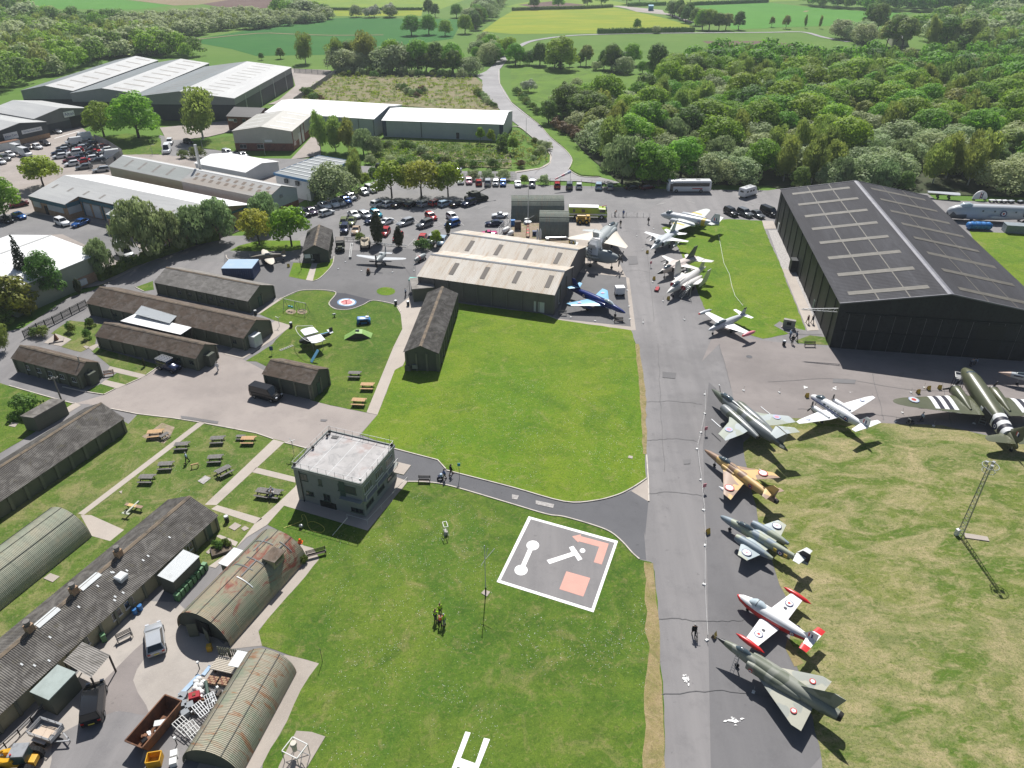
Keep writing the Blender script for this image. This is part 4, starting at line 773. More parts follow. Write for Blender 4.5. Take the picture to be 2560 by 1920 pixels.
text_sign(f,'0',f.W*.72,3.4,5.,2.1,'Alton Cars','sign_white','sign_blue_text',1.0);text_sign(f,'0',f.W*.32,3.7,7.5,1.3,'The Motor Home People','sign_white','sign_blue_text',.62)
f=ind('cream workshop with brick base and pale rooflight bars',('b',310,1135),('b',485,990),('b',50,1088),6.5,8.,'wall_cream','roof_beige',('rooflight_pale',4,.7,.15,.8,(0,1)),lower=(2.4,M['brick_red']))
for c in(2.,8.5,12.5):on_wall(f,'n',c,2.1,2.4 if c>3 else 3,4.0 if c>3 else 1.5,'shutter' if c>3 else 'window',M['door_white']if c>3 else M['window_glass'],.1)
for c in(.4,10.5,14.5):on_wall(f,'n',c,3.2,.4,6.2,'brick_pier',M['brick_red'],.2)
for c in(3.,9.):window(f,'0',f.W-c,1.4,2.2,1.3,'window_frame_white','window_glass',1)
on_wall(f,'0',f.W*.42,3.2,2.6,.7,'sign_board',M['sign_white'],.1)
f=ind('white warehouse half hidden behind the birches',('b',1020,1030),('b',70,970),('b',1110,915),6.,8.,'wall_pale_blue','roof_white')
for c in(.5,6.5,14.):on_wall(f,'n',c,3.,.25,5.8,'downpipe',M['wall_mid_grey'],.15)
f=ind('long white-roofed warehouse with navy corners beside the road',('b',2140,1075),('b',1083,1040),('b',2172,965),5.6,7.6,'wall_pale_blue','roof_white')
for c in(.9,f.L-.9):on_wall(f,'n',c,2.75,1.4,5.4,'corner_panel',M['wall_navy'],.12)
on_wall(f,'n',30.5,2.75,.3,5.4,'downpipe',M['wall_mid_grey'],.15);door(f,'n',17.,1.1,2.1)
f=ind('red brick office with slate roof between the warehouses',('a',1950,1005),('b',10,1015),('a',2180,905),5.,7.,'brick_red','roof_slate',W=15.)
for c in(3.4,7.,10.6):window(f,'n',c,3.6,1.3,1.2)
text_sign(f,'n',1.8,3.7,2.2,.8,'FLAME','sign_white','sign_blue_text',.55)
f=ind('long grey-roofed shed with brown rooflights and sage walls',('A',190,395),('e',930,55),('A',490,185),5.,7.,'wall_pale_blue','roof_worn',ridge=(.4,M['roof_white']),W=11.5)
for i in range(10):
 for t0 in(.28,.58):x=2.+i*3.0+(1. if t0>.5 else 0);x=fx(f,x);slope_panel(f,'rooflight',M['rooflight_brown'],x-.55,x+.55,t0,t0+.2,0,.04)
on_wall(f,'n',f.L-16,2.45,31.,4.8,'wall_cladding',M['wall_sage'],.06);on_wall(f,'0',f.W/2,.8,f.W-.6,1.6,'brick_plinth',M['brick_red'],.08);on_wall(f,'0',f.W*.45,4.3,.9,.7,'vent',M['wall_light_grey'],.3)
a_,b_=sorted((fx(f,33.),fx(f,f.L-.1)));slope_panel(f,'roof_section',M['roof_grey_green'],a_,b_,.01,.97,0,.03)
for i in range(4):x=fx(f,40+i*6.);slope_panel(f,'rooflight',M['rooflight_grey'],x-.5,x+.5,.2,.8,0,.05)
p=slope_pt(f,fx(f,34.),.55,1);b=MB();b.tube(f.T@Vector(p),f.T@Vector((p[0],p[1],p[2]+7.)),.42,.42,12);b.build('flue',M['galvanised'],f.root)
A_=G('e',240,310,4.2)
f=ind('pale-roofed trade units with dark blue fascia and recessed doors',('e',240,310),('e',1560,620),('e',545,115),4.2,6.9,'brick_tan','roof_pale_grey',('rooflight_grey',9,.8,.45,.62,(0,)),notch=(15.5,31.5,4.2),roof2=M['roof_white'],W=23.)
for c,w in((7.7,15.2),(45.,27.)):on_wall(f,'n',c,3.6,w,1.1,'fascia',M['fascia_teal'],.2)
for c,w in((2.6,3.2),(10.5,6.5)):on_wall(f,'n',c,2.2,w,1.5,'cladding_panel',M['wall_pale_blue'],.12)
on_wall(f,'n',6.2,1.2,1.2,2.3,'doorway',M['door_dark'],.14)
rec=MB().box((23.5,4.25,4.35),(16.1,.3,.9),M=f.T).build('fascia',M['fascia_teal'],f.root)
for c in(17.5,21.5):MB().box((c,4.4,1.9),(3.,.2,3.4),M=f.T).build('cladding_panel',M['wall_pale_blue'],f.root)
for c in(26.,29.6):MB().box((c,4.4,1.8),(2.6,.2,3.6),M=f.T).build('roller_door',M['door_white'],f.root)
for c in(16.2,24.,27.8,31.3):MB().box((c,4.35,1.9),(.35,.3,3.8),M=f.T).build('brick_pier',M['fascia_teal'],f.root)
MB().box((15.56,2.2,3.75),(.12,3.9,1.),M=f.T).build('fascia',M['fascia_teal'],f.root);MB().box((15.55,2.2,2.3),(.1,3.7,1.8),M=f.T).build('cladding_panel',M['wall_pale_blue'],f.root)
on_wall(f,'1' if not f.flip else '0',f.W*.5,4.0,f.W-1,.5,'fascia',M['fascia_teal'],.2)
f=ind('pale ribbed unit with sage walls at the left edge',('e',865,805),('e',60,1136),('e',525,617),5.5,7.5,'wall_sage','roof_white',('rooflight_pale',4,1.4,.3,.8,(0,)),ridge=(.3,M['roof_pale_grey']))
on_wall(f,'n',5.,1.1,6.,2.1,'brick_plinth',M['brick_tan'],.1);on_wall(f,'n',6.,1.2,1.6,1.2,'air_unit',M['wall_white'],.7);on_wall(f,'n',1.,2.6,.2,5.2,'downpipe',M['drainpipe'],.15)
f=ind('small blank white shed behind the long grey-roofed shed',('z',2030,770),('z',1135,605),('z',2150,675),3.4,4.6,'wall_pale_blue','roof_white',W=14.)
t,Q=quadroof('office_block','two-storey flat-roofed office with bright blue roof edge','b 150,1495 450,1558 818,1390 545,1343',6.,.2,M['wall_white'],M['roof_mid_grey'],cat='building',fascia=paint('fascia_blue',(.03,.17,.36),.5))
for k in range(1,8):
 a=Q[0].lerp(Q[3],k/8);c=Q[1].lerp(Q[2],k/8);MB().bar(a+Vector((0,0,.06)),c+Vector((0,0,.06)),.3,.18).build('roof_rib',M['roof_white'],t)
for fl in(1.5,4.4):
 for k in range(5):
  a=Q[1].lerp(Q[2],.08+k*.18).lerp(sum(Q,Vector())/4,.03);d=(Q[2]-Q[1]).normalized()
  fr=MB().bar(Vector((a.x,a.y,fl)),Vector((a.x,a.y,fl))+d*2.4,.12,1.3).build('window',M['window_frame_white'],t);nn=Vector((d.y,-d.x,0));nn=nn if nn.y<0 else-nn
  MB().bar(Vector((a.x,a.y,fl))+d*.1+nn*.06,Vector((a.x,a.y,fl))+d*2.3+nn*.06,.08,1.1).build('pane',M['window_glass'],fr)
for fl in(4.4,):
 for k in(.3,.62):
  a=Q[0].lerp(Q[1],k);d=(Q[1]-Q[0]).normalized();MB().bar(Vector((a.x,a.y,fl)),Vector((a.x,a.y,fl))+d*1.2,.35,1.2).build('window',M['window_glass'],t)
for k,(s,z,lb)in enumerate((('d 1420,155 1500,150 1480,250 1410,280',6,'pale far roof behind the tall trees, leftmost of three'),('d 1640,160 2050,140 2040,190 1620,240',6,'longest pale far roof among the trees at upper right'),('d 1040,285 1200,280 1220,325 1090,335',5,'pale far shed glimpsed between two tall trees'))):
 quadroof('far_building',lb,s,z,.3,M['wall_cream'],M['roof_white'])
quadroof('water_tank','small blue tank building at the far field corner','c 1180,40 1225,40 1225,52 1180,52',4,.3,paint('tank_blue',(.06,.25,.36),.5),MATS['tank_blue'],cat='tank')
# --- vegetation
def leafmat(name,c,rnd=.8,tr=.5,c2=None):
 c2=c2 or(c[0]*1.55,c[1]*1.4,c[2]*1.1)
 return mat(name,c,.62,layers=[(c2,.45,.42,.62,3,(1,1,1),.8),(tuple(k*.65 for k in c),.9,.5,.7,3,(1,1,1),.5)],rnd=rnd,trans=tr,spec=.3)
LEAF=dict(oak=leafmat('leaf_oak',(.20,.37,.04),.45),dark=leafmat('leaf_dark',(.14,.25,.055),.5),sallow=leafmat('leaf_sallow',(.34,.42,.19),.4,.45,(.42,.50,.25)),birch=leafmat('leaf_birch',(.24,.33,.08),.5),lime=leafmat('leaf_lime',(.22,.34,.025),.4,.42),
   gold=leafmat('leaf_gold',(.33,.36,.05),.2,.45),willow=leafmat('leaf_willow',(.26,.36,.14),.4,.45,(.30,.38,.18)),cypress=leafmat('leaf_cypress',(.035,.05,.012),.5,.1),conifer=leafmat('leaf_conifer',(.02,.038,.018),.5,.1),golden_conifer=leafmat('leaf_golden_conifer',(.15,.165,.02),.5,.2),
   blossom=leafmat('leaf_blossom',(.36,.42,.26),.3,.3,(.55,.55,.48)),red=leafmat('leaf_red',(.17,.12,.05),.4,.3),shrub=leafmat('leaf_shrub',(.13,.215,.045),.6),brown=leafmat('leaf_brown',(.25,.31,.09),.4))
mat('bark',(.10,.085,.07),.9,layers=[((.05,.042,.035),2.,.45,.65,5,(1,1,.3),.8)]);mat('bark_birch',(.42,.40,.37),.8,layers=[((.08,.07,.06),1.6,.55,.65,4,(.6,.6,2.5),.9)])
def leaf_cloud(lobes,n,size,rng,droop=0.,inner=.25,jit=.34):
 vs=[];fs=[];tot=sum(l[3]*l[4]+l[3]*l[3]for l in lobes)
 for(x,y,z,r,rz)in lobes:
  k=int(n*(r*rz+r*r)/tot)
  for _ in range(k):
   th=rng.uniform(0,2*PI);cz=rng.uniform(-.75,1);s=math.sqrt(1-cz*cz);d=Vector((s*math.cos(th),s*math.sin(th),cz))
   rad=rng.uniform(.84,1.06)if rng.random()>inner else rng.uniform(.35,.9)
   p=Vector((x+d.x*r*rad,y+d.y*r*rad,z+d.z*rz*rad))
   if p.z<.15:continue
   nn=(d+Vector((rng.uniform(-1,1),rng.uniform(-1,1),rng.uniform(-.6,1)))*jit).normalized()
   if droop:nn=(nn+Vector((d.x,d.y,0))*droop-Vector((0,0,nn.z*droop*.7))).normalized()
   a=nn.orthogonal().normalized();a=Matrix.Rotation(rng.uniform(0,2*PI),3,nn)@a;b2=nn.cross(a)
   if droop:b2=Vector((0,0,-1))-nn*(-nn.z);b2=b2.normalized()if b2.length>.1 else nn.orthogonal();a=nn.cross(b2)
   q=size*rng.uniform(.6,1.25);w=q*(.5 if not droop else .32);h=q*(.5 if not droop else .75);i=len(vs)
   c=nn*q*.16
   vs+=[p-a*w-b2*h*.4,p-b2*h+c,p+a*w-b2*h*.2,p+a*w*.5+b2*h*.9-c*.5,p-a*w*.7+b2*h*.7];fs+=[(i,i+1,i+2,i+3,i+4)]
 return vs,fs
def lobes_dome(rng,H,Rr,base,n,lr=(.3,.45),flat=.85,top=1.):
 out=[(0,0,base+(H-base)*.5,Rr*.62,(H-base)*.46)]
 for k in range(n):
  th=k*2.399+rng.uniform(-.3,.3);u=(k+.5)/n;ph=u**.8;rr=Rr*(1-.30)*math.sqrt(max(0,1-(ph*1.06-.12)**2))if ph<1 else 0
  z=base+(H-base)*(.16+.68*ph*top);r=Rr*rng.uniform(*lr)*(1.05-.25*ph)
  out.append((rr*math.cos(th),rr*math.sin(th),z+rng.uniform(-.4,.4),r,r*flat*rng.uniform(.8,1.1)))
 return out
PROTO={}
def proto(kind,variant,lobes,n,size,rng,leaf,H,trunk_r,bark='bark',base=2.,droop=0.,inner=.2,jit=.34,limbs=5,Rr=3.):
 vs,fs=leaf_cloud(lobes,n,size,rng,droop,inner,jit);b=MB();b.v=[tuple(v)for v in vs];b.f=fs;me=b.mesh('crown_'+kind);me.materials.append(LEAF[leaf])
 b=MB();b.tube((0,0,-.35),(0,0,base),trunk_r,trunk_r*.75,7,False);b.tube((0,0,base),(rng.uniform(-.3,.3),rng.uniform(-.3,.3),H*.8),trunk_r*.75,trunk_r*.12,6,False)
 for k in range(limbs):
  th=2*PI*k/limbs+rng.uniform(-.4,.4);z=base*rng.uniform(.75,1.2)+H*.08*k/limbs*2;b.tube((0,0,z),(Rr*.62*math.cos(th),Rr*.62*math.sin(th),z+H*rng.uniform(.18,.38)),trunk_r*.45,trunk_r*.08,5,False)
 tm=b.mesh('trunk_'+kind,True);tm.materials.append(MATS[bark]);PROTO.setdefault(kind,[]).append((me,tm,H))
rg=random.Random(11)
for v in range(4):proto('oak',v,lobes_dome(rg,12,6.,1.2,22,(.24,.40)),5200,.46,rg,'oak',12,.38,base=1.8,Rr=5.6)
for v in range(2):proto('dark_tree',v,lobes_dome(rg,13,5.2,1.2,20,(.24,.40)),4600,.46,rg,'dark',13,.36,base=1.8,Rr=5.)
for v in range(4):proto('sallow',v,lobes_dome(rg,7,4.8,.2,14,(.34,.5),.9),3600,.42,rg,'sallow',7,.16,base=.8,Rr=4.4,jit=.6,limbs=7)
for v in range(3):proto('birch',v,[(rg.uniform(-1,1)*1.3,rg.uniform(-1,1)*1.3,3.2+9.5*k/15,1.25+1.25*math.sin(PI*min(1,.18+.8*k/15)),1.9)for k in range(16)],3600,.5,rg,'birch',14,.2,'bark_birch',3.,droop=.9,Rr=2.2)
for v in range(2):proto('willow',v,lobes_dome(rg,9.5,4.4,1.,16,(.28,.42),1.),3800,.46,rg,'willow',9.5,.25,base=1.6,Rr=4.,droop=.55)
for v in range(2):proto('lime_tree',v,lobes_dome(rg,9,4.6,2.2,13,(.28,.42)),2700,.5,rg,'lime',9,.24,base=2.4,Rr=4.2,inner=.35)
proto('gold_tree',0,lobes_dome(rg,9,5.2,2.,15,(.26,.40)),2900,.46,rg,'gold',9,.24,base=2.2,Rr=4.6,inner=.4)
proto('cypress',0,[(0,0,.5+5.2*k/11,.35+1.0*math.sin(PI*(.12+.82*k/11)),.8)for k in range(12)],2600,.26,rg,'cypress',6.4,.12,base=.4,jit=.5,limbs=0)
proto('spruce',0,[(0,0,1+12.5*k/17,2.9*(1-k/17.5)+.12,.75)for k in range(18)],3200,.42,rg,'conifer',14,.2,base=1.,jit=.6,limbs=0)
proto('golden_conifer',0,lobes_dome(rg,7,4.2,.2,13,(.3,.42)),3000,.42,rg,'golden_conifer',7,.2,base=.6,Rr=3.5)
for v in range(2):proto('shrub',v,lobes_dome(rg,2.6,1.9,.1,8,(.36,.5)),1100,.26,rg,'shrub',2.6,.07,base=.3,Rr=1.5,limbs=6)
proto('hawthorn',0,lobes_dome(rg,4.4,3.,.4,11,(.32,.46)),1800,.32,rg,'blossom',4.4,.13,base=.7,Rr=2.6)
for v in range(2):proto('red_shrub',v,lobes_dome(rg,3.,2.2,.1,8,(.36,.5)),1100,.3,rg,'red',3.,.07,base=.3,Rr=1.8)
for v in range(2):proto('brown_tree',v,lobes_dome(rg,10,4.6,1.8,14,(.28,.42)),3000,.5,rg,'brown',10,.28,base=2.,Rr=4.2,inner=.4)
for v in range(2):proto('small_sallow',v,lobes_dome(rg,3.4,2.5,.1,9,(.36,.5)),1400,.32,rg,'sallow',3.4,.08,base=.4,Rr=2.2,limbs=6)
TN=dict(oak='broadleaf_tree',dark_tree='broadleaf_tree',sallow='willow_tree',birch='birch_tree',willow='willow_tree',lime_tree='lime_tree',gold_tree='maple_tree',cypress='cypress_tree',spruce='spruce_tree',golden_conifer='golden_conifer',shrub='shrub',hawthorn='hawthorn_tree',red_shrub='shrub',brown_tree='broadleaf_tree',small_sallow='willow_shrub')
def tree(kind,p,h,label,group=None,wide=1.,cat=None,rng=rg):
 me,tm,H=rng.choice(PROTO[kind]);s=h/H
 r=bpy.data.objects.new(TN[kind],None);COL.objects.link(r);r.location=(p.x,p.y,0);r.rotation_euler=(0,0,rng.uniform(0,6.28));r.scale=(s*wide,s*wide*rng.uniform(.92,1.08),s);r.empty_display_size=.5
 tag(r,label,cat or('shrub' if 'shrub' in kind else 'tree'),group)
 for nm,m in(('trunk',tm),('crown',me)):
  o=bpy.data.objects.new(nm,m);COL.objects.link(o);o.parent=r
 return r
for kind,r,x,y,h,wd,lb in(
 ('oak','a',1200,1190,16.5,1.15,'large rounded broadleaf tree on the grass in front of the grey warehouse'),('oak','a',900,1175,12.5,1.05,'smaller rounded tree left of the large one before the grey warehouse'),('birch','a',1755,1195,17.5,1.55,'tall weeping birch beside the estate road'),
 ('lime_tree','e',380,235,9.5,1.25,'open bright green tree behind the pale trade units'),('oak','e',45,490,11,1.05,'green tree cut by the left edge beside the trade units'),('spruce','e',285,1175,13.5,.95,'dark narrow spruce in front of the sage unit'),('dark_tree','e',440,1200,11,.85,'bushy tree right of the dark spruce'),('golden_conifer','e',100,1345,8.5,1.1,'spreading golden conifer at the left edge'),
 ('willow','e',900,1010,9,.75,'slim feathery willow by the corner of the sage unit'),('willow','e',1260,860,14.5,.95,'tallest feathery willow in front of the trade units'),('willow','e',1480,800,10.5,.95,'willow right of the tallest one along the drive'),('willow','e',1700,735,10,1.1,'broad willow in the middle of the drive hedge'),('willow','e',1900,690,10.5,1.,'willow behind the yellow-green tree'),('willow','f',90,590,9.5,1.05,'willow beside the shed gable above the drive'),('gold_tree','f',30,730,9,.95,'yellow-leaved tree at the end of the drive'),('lime_tree','f',310,745,10,1.0,'lime green tree beside the small visitor hut'),
 ('sallow','f',675,335,9.5,1.05,'pale rounded willow hiding the office block corner'),('birch','f',870,245,10,1.1,'birch beside the two-storey office'),('lime_tree','f',945,235,4.5,.8,'small lime green bush by the car park corner'),('dark_tree','f',1020,205,5.5,.8,'small dark bushy tree at the car park corner'),
 ('lime_tree','f',1175,325,10.5,1.,'green tree on the car park island, leftmost of three'),('gold_tree','f',1430,330,11,1.05,'yellowing tree in the middle of the car park island'),('lime_tree','f',1660,315,10.,.95,'bright green tree on the car park island, rightmost of three'),
 ('cypress','f',1055,725,8.3,.95,'tallest dark cypress beside the sand coloured armoured car'),('cypress','f',1235,750,5.2,1.05,'shorter cypress in the car park border'),('cypress','f',1660,640,3.6,.9,'small cypress behind the rusty hangar roof'),
 ('shrub','f',1450,765,2.6,1.1,'low dark shrub in front of the red and white parked cars'),('shrub','f',1420,760,2.2,.9,'dark shrub at the border end by the cone-shaped bomb'),('lime_tree','f',1560,745,4.2,.7,'small green tree against the rusty hangar corner'),('shrub','f',905,700,2.2,.8,'round clipped shrub beside the sand armoured car'),
 ('birch','b',560,1295,13,.85,'slender birch by the cream workshop doors'),('birch','b',690,1300,11.5,1.2,'birch in the clump before the white warehouse, left one'),('birch','b',800,1310,11,1.25,'birch in the clump before the white warehouse, right one'),('willow','b',930,1330,8.5,1.1,'willow at the foot of the birch clump'),('willow','b',1030,1345,6.5,1.,'low willow at the right end of the birch clump'),('birch','b',860,1530,9,.9,'bright birch behind the pale rounded willow'),
 ('birch','b',430,545,16,1.45,'tall drooping tree alone beyond the widest warehouse'),('birch','b',700,605,16,1.4,'tall dark birch at the left end of the row behind the wasteland'),('birch','b',960,605,19,1.5,'tallest birch in the row behind the wasteland'),('oak','b',2185,520,13,.95,'rounded tree at the bend in the public road'),
 ('dark_tree','b',820,590,15,.95,'dark tree between the two birches behind the wasteland'),('oak','b',1180,615,16.5,.9,'pale-topped tree behind the wasteland, third from the left'),('oak','b',1400,620,17,.95,'broad tree at the middle of the row behind the wasteland'),('dark_tree','b',1560,622,16,.9,'dark tree right of the middle of the wasteland row'),('oak','b',1700,630,15.5,.95,'tree near the right end of the wasteland row'),('sallow','b',1850,640,8.5,1.2,'rounded bush at the right end of the wasteland row'),
 ('hawthorn','c',140,790,5.2,1.2,'white-flowering hawthorn in the meadow'),('dark_tree','c',450,775,4.2,.9,'smallest round tree in the meadow'),('sallow','c',560,785,5.5,.9,'round grey-green bush in the meadow'),('dark_tree','c',315,1065,9.5,1.15,'dark tree beside the road bend verge'),
 ('oak','c',30,560,12,1.,'tree at the left end of the meadow edge'),('dark_tree','c',240,565,13,.95,'dark tree second from left along the meadow edge'),('oak','c',420,595,17,1.1,'largest rounded tree along the meadow edge'),('brown_tree','c',640,565,11,.9,'thin brownish tree along the meadow edge'),('dark_tree','c',860,610,14.5,1.,'upright dark tree at the meadow corner'),('oak','c',1030,560,12,1.,'tree behind the meadow corner bushes'),('sallow','c',960,630,8,1.1,'grey-green bush at the meadow corner'),('dark_tree','c',1245,685,18,.95,'very tall dark oval tree at the edge of the wood'),('small_sallow','c',730,605,4,1.1,'small pale bush at the meadow edge'),
 ('oak','c',1080,255,8,.9,'lone small tree in the far yellow field'),('small_sallow','c',1245,285,4.5,1.,'lone pale bush beside the far lane'),('birch','e',50,1640,6.,1.0,'young tree at the left edge above the huts')):
 tree(kind,G(r,x,y),h,lb,wide=wd)
for k,(x,y,h)in enumerate(((190,80,14),(400,70,13),(650,55,14),(770,45,15),(990,35,15),(1100,18,12),(1245,25,11),(1540,15,12),(1700,8,12))):
 tree('oak' if k%2 else 'dark_tree',G('c',x,y),h,'far hedgerow tree at the top, %s from the left'%('first second third fourth fifth sixth seventh eighth ninth'.split()[k]),'hedgerow trees along the far fields')
def belt(s,step,kinds,hs,label,group,jit=1.2,wide=1.):
 P=PL(s)
 for a,b in zip(P,P[1:]):
  n=max(1,int((b-a).length/step))
  for k in range(n):
   p=a.lerp(b,(k+rg.uniform(.2,.8))/n)+Vector((rg.uniform(-jit,jit),rg.uniform(-jit,jit),0));tree(rg.choice(kinds),p,rg.uniform(*hs),label,group,wide*rg.uniform(.9,1.15))
belt('c 330,1085 460,1130 560,1215',3.0,['red_shrub'],(2.8,3.8),'reddish-brown shrub in the short hedge by the road bend','reddish shrubs by the road bend')
belt('c 20,790 60,830 130,890 190,960 230,1000',4.5,['shrub'],(2,3),'low green shrub lining the meadow side of the road','shrubs along the meadow fence',.6)
belt('c 20,1450 120,1420 210,1370 290,1300 250,1250 150,1240',4.,['small_sallow','red_shrub','shrub'],(1.8,2.8),'low mixed shrub on the inside of the road bend','shrubs inside the road bend',.8)
belt('b 1880,1240 2000,1230 2150,1290 2212,1350',4.5,['lime_tree','shrub'],(4,6),'thin green sapling at the end of the long white warehouse','saplings by the white warehouse',1.5,.6)
belt('b 960,1410 1100,1420 1320,1425',3.2,['small_sallow','shrub'],(2.4,3.4),'bramble bush beside the road in front of the birch clump','bramble bushes along the estate road',.8)
belt('b 1450,1410 1620,1415 1850,1440 2050,1450',3.2,['shrub','small_sallow'],(2.2,3.4),'dense bush along the fence opposite the car park','bushes along the road fence',.8)
belt('b 1060,1250 1200,1290 1280,1260 1380,1320',4.,['small_sallow','shrub'],(2,3),'scrubby bush on rough ground below the white warehouse','scrub below the white warehouse',3)
belt('b 430,800 480,870 600,860',4.,['shrub','lime_tree','red_shrub'],(2.2,4),'scrubby bush at the wasteland corner by the grey warehouse','scrub at the wasteland corner',2)
belt('b 1250,760 1330,830 1460,800 1350,850',4.,['shrub','red_shrub','small_sallow'],(2,3.2),'isolated bush in the middle of the wasteland','bushes in the middle of the wasteland',2)
belt('b 660,680 780,650 960,680 1080,650',6.,['lime_tree','shrub'],(2,3.5),'weedy green bush at the back of the wasteland','bushes at the back of the wasteland',2)
belt('b 1890,800 1990,880 2080,940',3.4,['shrub','small_sallow'],(1.8,2.8),'low bush between the wasteland and the road','bushes between wasteland and road',.8)
belt('b 1330,650 1560,655 1500,640',5.,['shrub'],(2,3),'low dark bush on the wasteland back fence','bushes on the wasteland back fence',.8)
belt('b 20,520 180,510 260,500',6.,['shrub','dark_tree','hawthorn'],(4,7),'round bush behind the widest grey warehouse','bushes behind the grey warehouse',1.5)
belt('b 1900,520 1960,450 2000,420 2080,470 2000,560',6.,['oak','sallow','dark_tree'],(7,11),'tree in the clump between wasteland and road top','trees above the road junction',3)
belt('b 1320,300 1450,290 1560,300 1720,300 1850,290',9.,['dark_tree','oak'],(11,16),'rounded tree in the belt beyond the wasteland row','trees in the belt beyond the wasteland',5)
belt('b 1850,260 1900,200 1950,150 2000,110 2060,60 2120,30',9.,['oak','sallow','dark_tree'],(9,15),'hedgerow tree climbing towards the far fields','hedgerow trees beside the yellow field',5)
belt('b 1450,130 1560,145 1640,150 1760,155',11.,['oak','dark_tree'],(11,16),'tree in the far row beyond the dark green field','trees beyond the dark green field',4)
belt('b 810,145 900,148 1010,150 1070,140 1240,148',10.,['sallow','hawthorn','shrub'],(6,11),'pale bush on the far edge of the dark green field','bushes on the dark green field edge',3)
belt('c 1340,120 1420,150 1500,180 1570,220',10.,['dark_tree'],(12,16),'tall dark tree in the clump beside the far track','dark trees beside the far track',4)
belt('c 1600,250 1660,255 1740,258 1830,258 1900,255 1960,250',9.,['oak','sallow','dark_tree','brown_tree'],(11,17),'tree in the far clump at the lane corner','trees in the far lane clump',3)
belt('d 20,230 100,240 250,245 370,240 520,250',16.,['brown_tree','birch'],(6,10),'thin roadside tree along the far lane','thin trees along the far lane',3,.7)
belt('d 570,320 650,340 720,355 800,350 870,390',9.,['sallow','dark_tree','oak'],(9,14),'bushy tree at the bend of the far lane','trees at the far lane bend',3)
belt('d 830,270 900,280 980,300',8.,['dark_tree','oak'],(17,22),'big rounded tree left of the far white roofs','big trees left of the far roofs',3)
belt('d 950,400 1050,390 1120,400 1250,420 1400,420 1550,430 1700,430',9.,['birch','dark_tree','brown_tree'],(15,21),'tall slender tree in front of the far white roofs','tall trees before the far roofs',6)
belt('h 80,258 400,250 800,262 1300,290',6.,['sallow','willow','dark_tree'],(7,10),'leafy tree right behind the black hangar','trees behind the black hangar',1.5)
belt('c 1480,1585 1700,1580 1900,1590 2212,1600',6.,['sallow','willow'],(6,8.5),'pale willow behind the white coach','willows behind the coach',1.5)
belt('c 930,1570 1050,1590 1200,1600 1400,1590',7.,['lime_tree','birch','willow','oak'],(11,14.5),'tall green tree overhanging the car park corner','tall trees at the car park corner',2)
belt('f 1100,165 1300,165 1500,168 1700,168',8.,['shrub'],(1.4,2.4),'small shrub in the car park boundary fence','shrubs in the car park fence',.4)
belt('f 1760,180 1920,165 2100,165 2180,170',7.,['small_sallow','lime_tree'],(2.6,4.5),'young bush in the fence behind the parked row','bushes behind the parked row',.5)
belt('g 0,225 180,205 330,205',7.,['lime_tree','small_sallow'],(2.2,3.2),'leafy bush in the fence near the windsock','bushes near the windsock',.5)
belt('e 900,1030 1000,970 1150,900 1290,850 1500,780 1700,710 1900,670',3.2,['shrub'],(1.8,2.6),'clipped dark hedge shrub along the museum drive','hedge along the museum drive',.3)
belt('e 620,1160 700,1150',2.,['cypress'],(3.2,4.),'small clipped conifer beside the sage unit','clipped conifers by the sage unit',.2)
belt('e 0,1440 150,1390 300,1320',4.5,['golden_conifer','shrub'],(2.5,4.5),'shrub below the golden conifer','shrubs below the golden conifer',.8)
belt('e 230,1500 330,1530 420,1490',2.2,['shrub'],(1.4,2.2),'garden shrub beside the slatted fence','garden shrubs by the fence',.5)
belt('f 490,380 600,330 780,290',3.,['shrub'],(1.2,2.),'low shrub in the border below the office block','border shrubs below the office',.5)
belt('a 1560,1365 1620,1360 1720,1365',2.5,['shrub','red_shrub'],(2.6,3.6),'bush beside the tall steel flue','bushes by the steel flue',.4)
for k,(r,x,y,h)in enumerate((('e',630,1490,2.),('e',600,1480,1.9),('e',795,1440,1.9),('e',770,1440,1.8),('e',760,1545,2.1),('i',1250,195,1.7),('i',240,590,3.2))):
 tree('shrub' if k!=5 else 'cypress',G(r,x,y),h,('small ornamental tree on the garden lawn inside the slatted fence' if k<5 else('tiny clipped bush in the lawn near the navy off-roader' if k==5 else 'small round tree beside the flat-roofed brick hut')),'ornamental trees on the garden lawn' if k<5 else None,.55 if k<5 else(.8 if k==5 else 1.1))
belt('b 640,612 1000,620 1300,628 1700,640',6.,['dark_tree','oak','sallow'],(9,14),'tree filling the belt behind the wasteland fence','trees filling the wasteland belt',2.5,1.1)
belt('b 700,640 1200,652 1800,668',5.,['shrub','small_sallow'],(2.2,4),'undergrowth bush below the wasteland tree row','undergrowth behind the wasteland',1.2)
belt('c 30,560 240,560 420,580 640,570',6.,['dark_tree','shrub','oak'],(4,9),'smaller tree filling the meadow edge belt','trees filling the meadow edge',2.5)
belt('c 700,590 860,605 1000,600 1150,640 1240,660',6.,['oak','dark_tree','sallow','shrub'],(5,11),'tree filling the gap between meadow and wood','trees between meadow and wood',3)
belt('c 430,930 600,960 800,930 1000,950 1250,890',6.,['sallow','small_sallow'],(4.5,7.5),'pale willow bush along the meadow side of the wood','willow bushes on the meadow side',2.5)
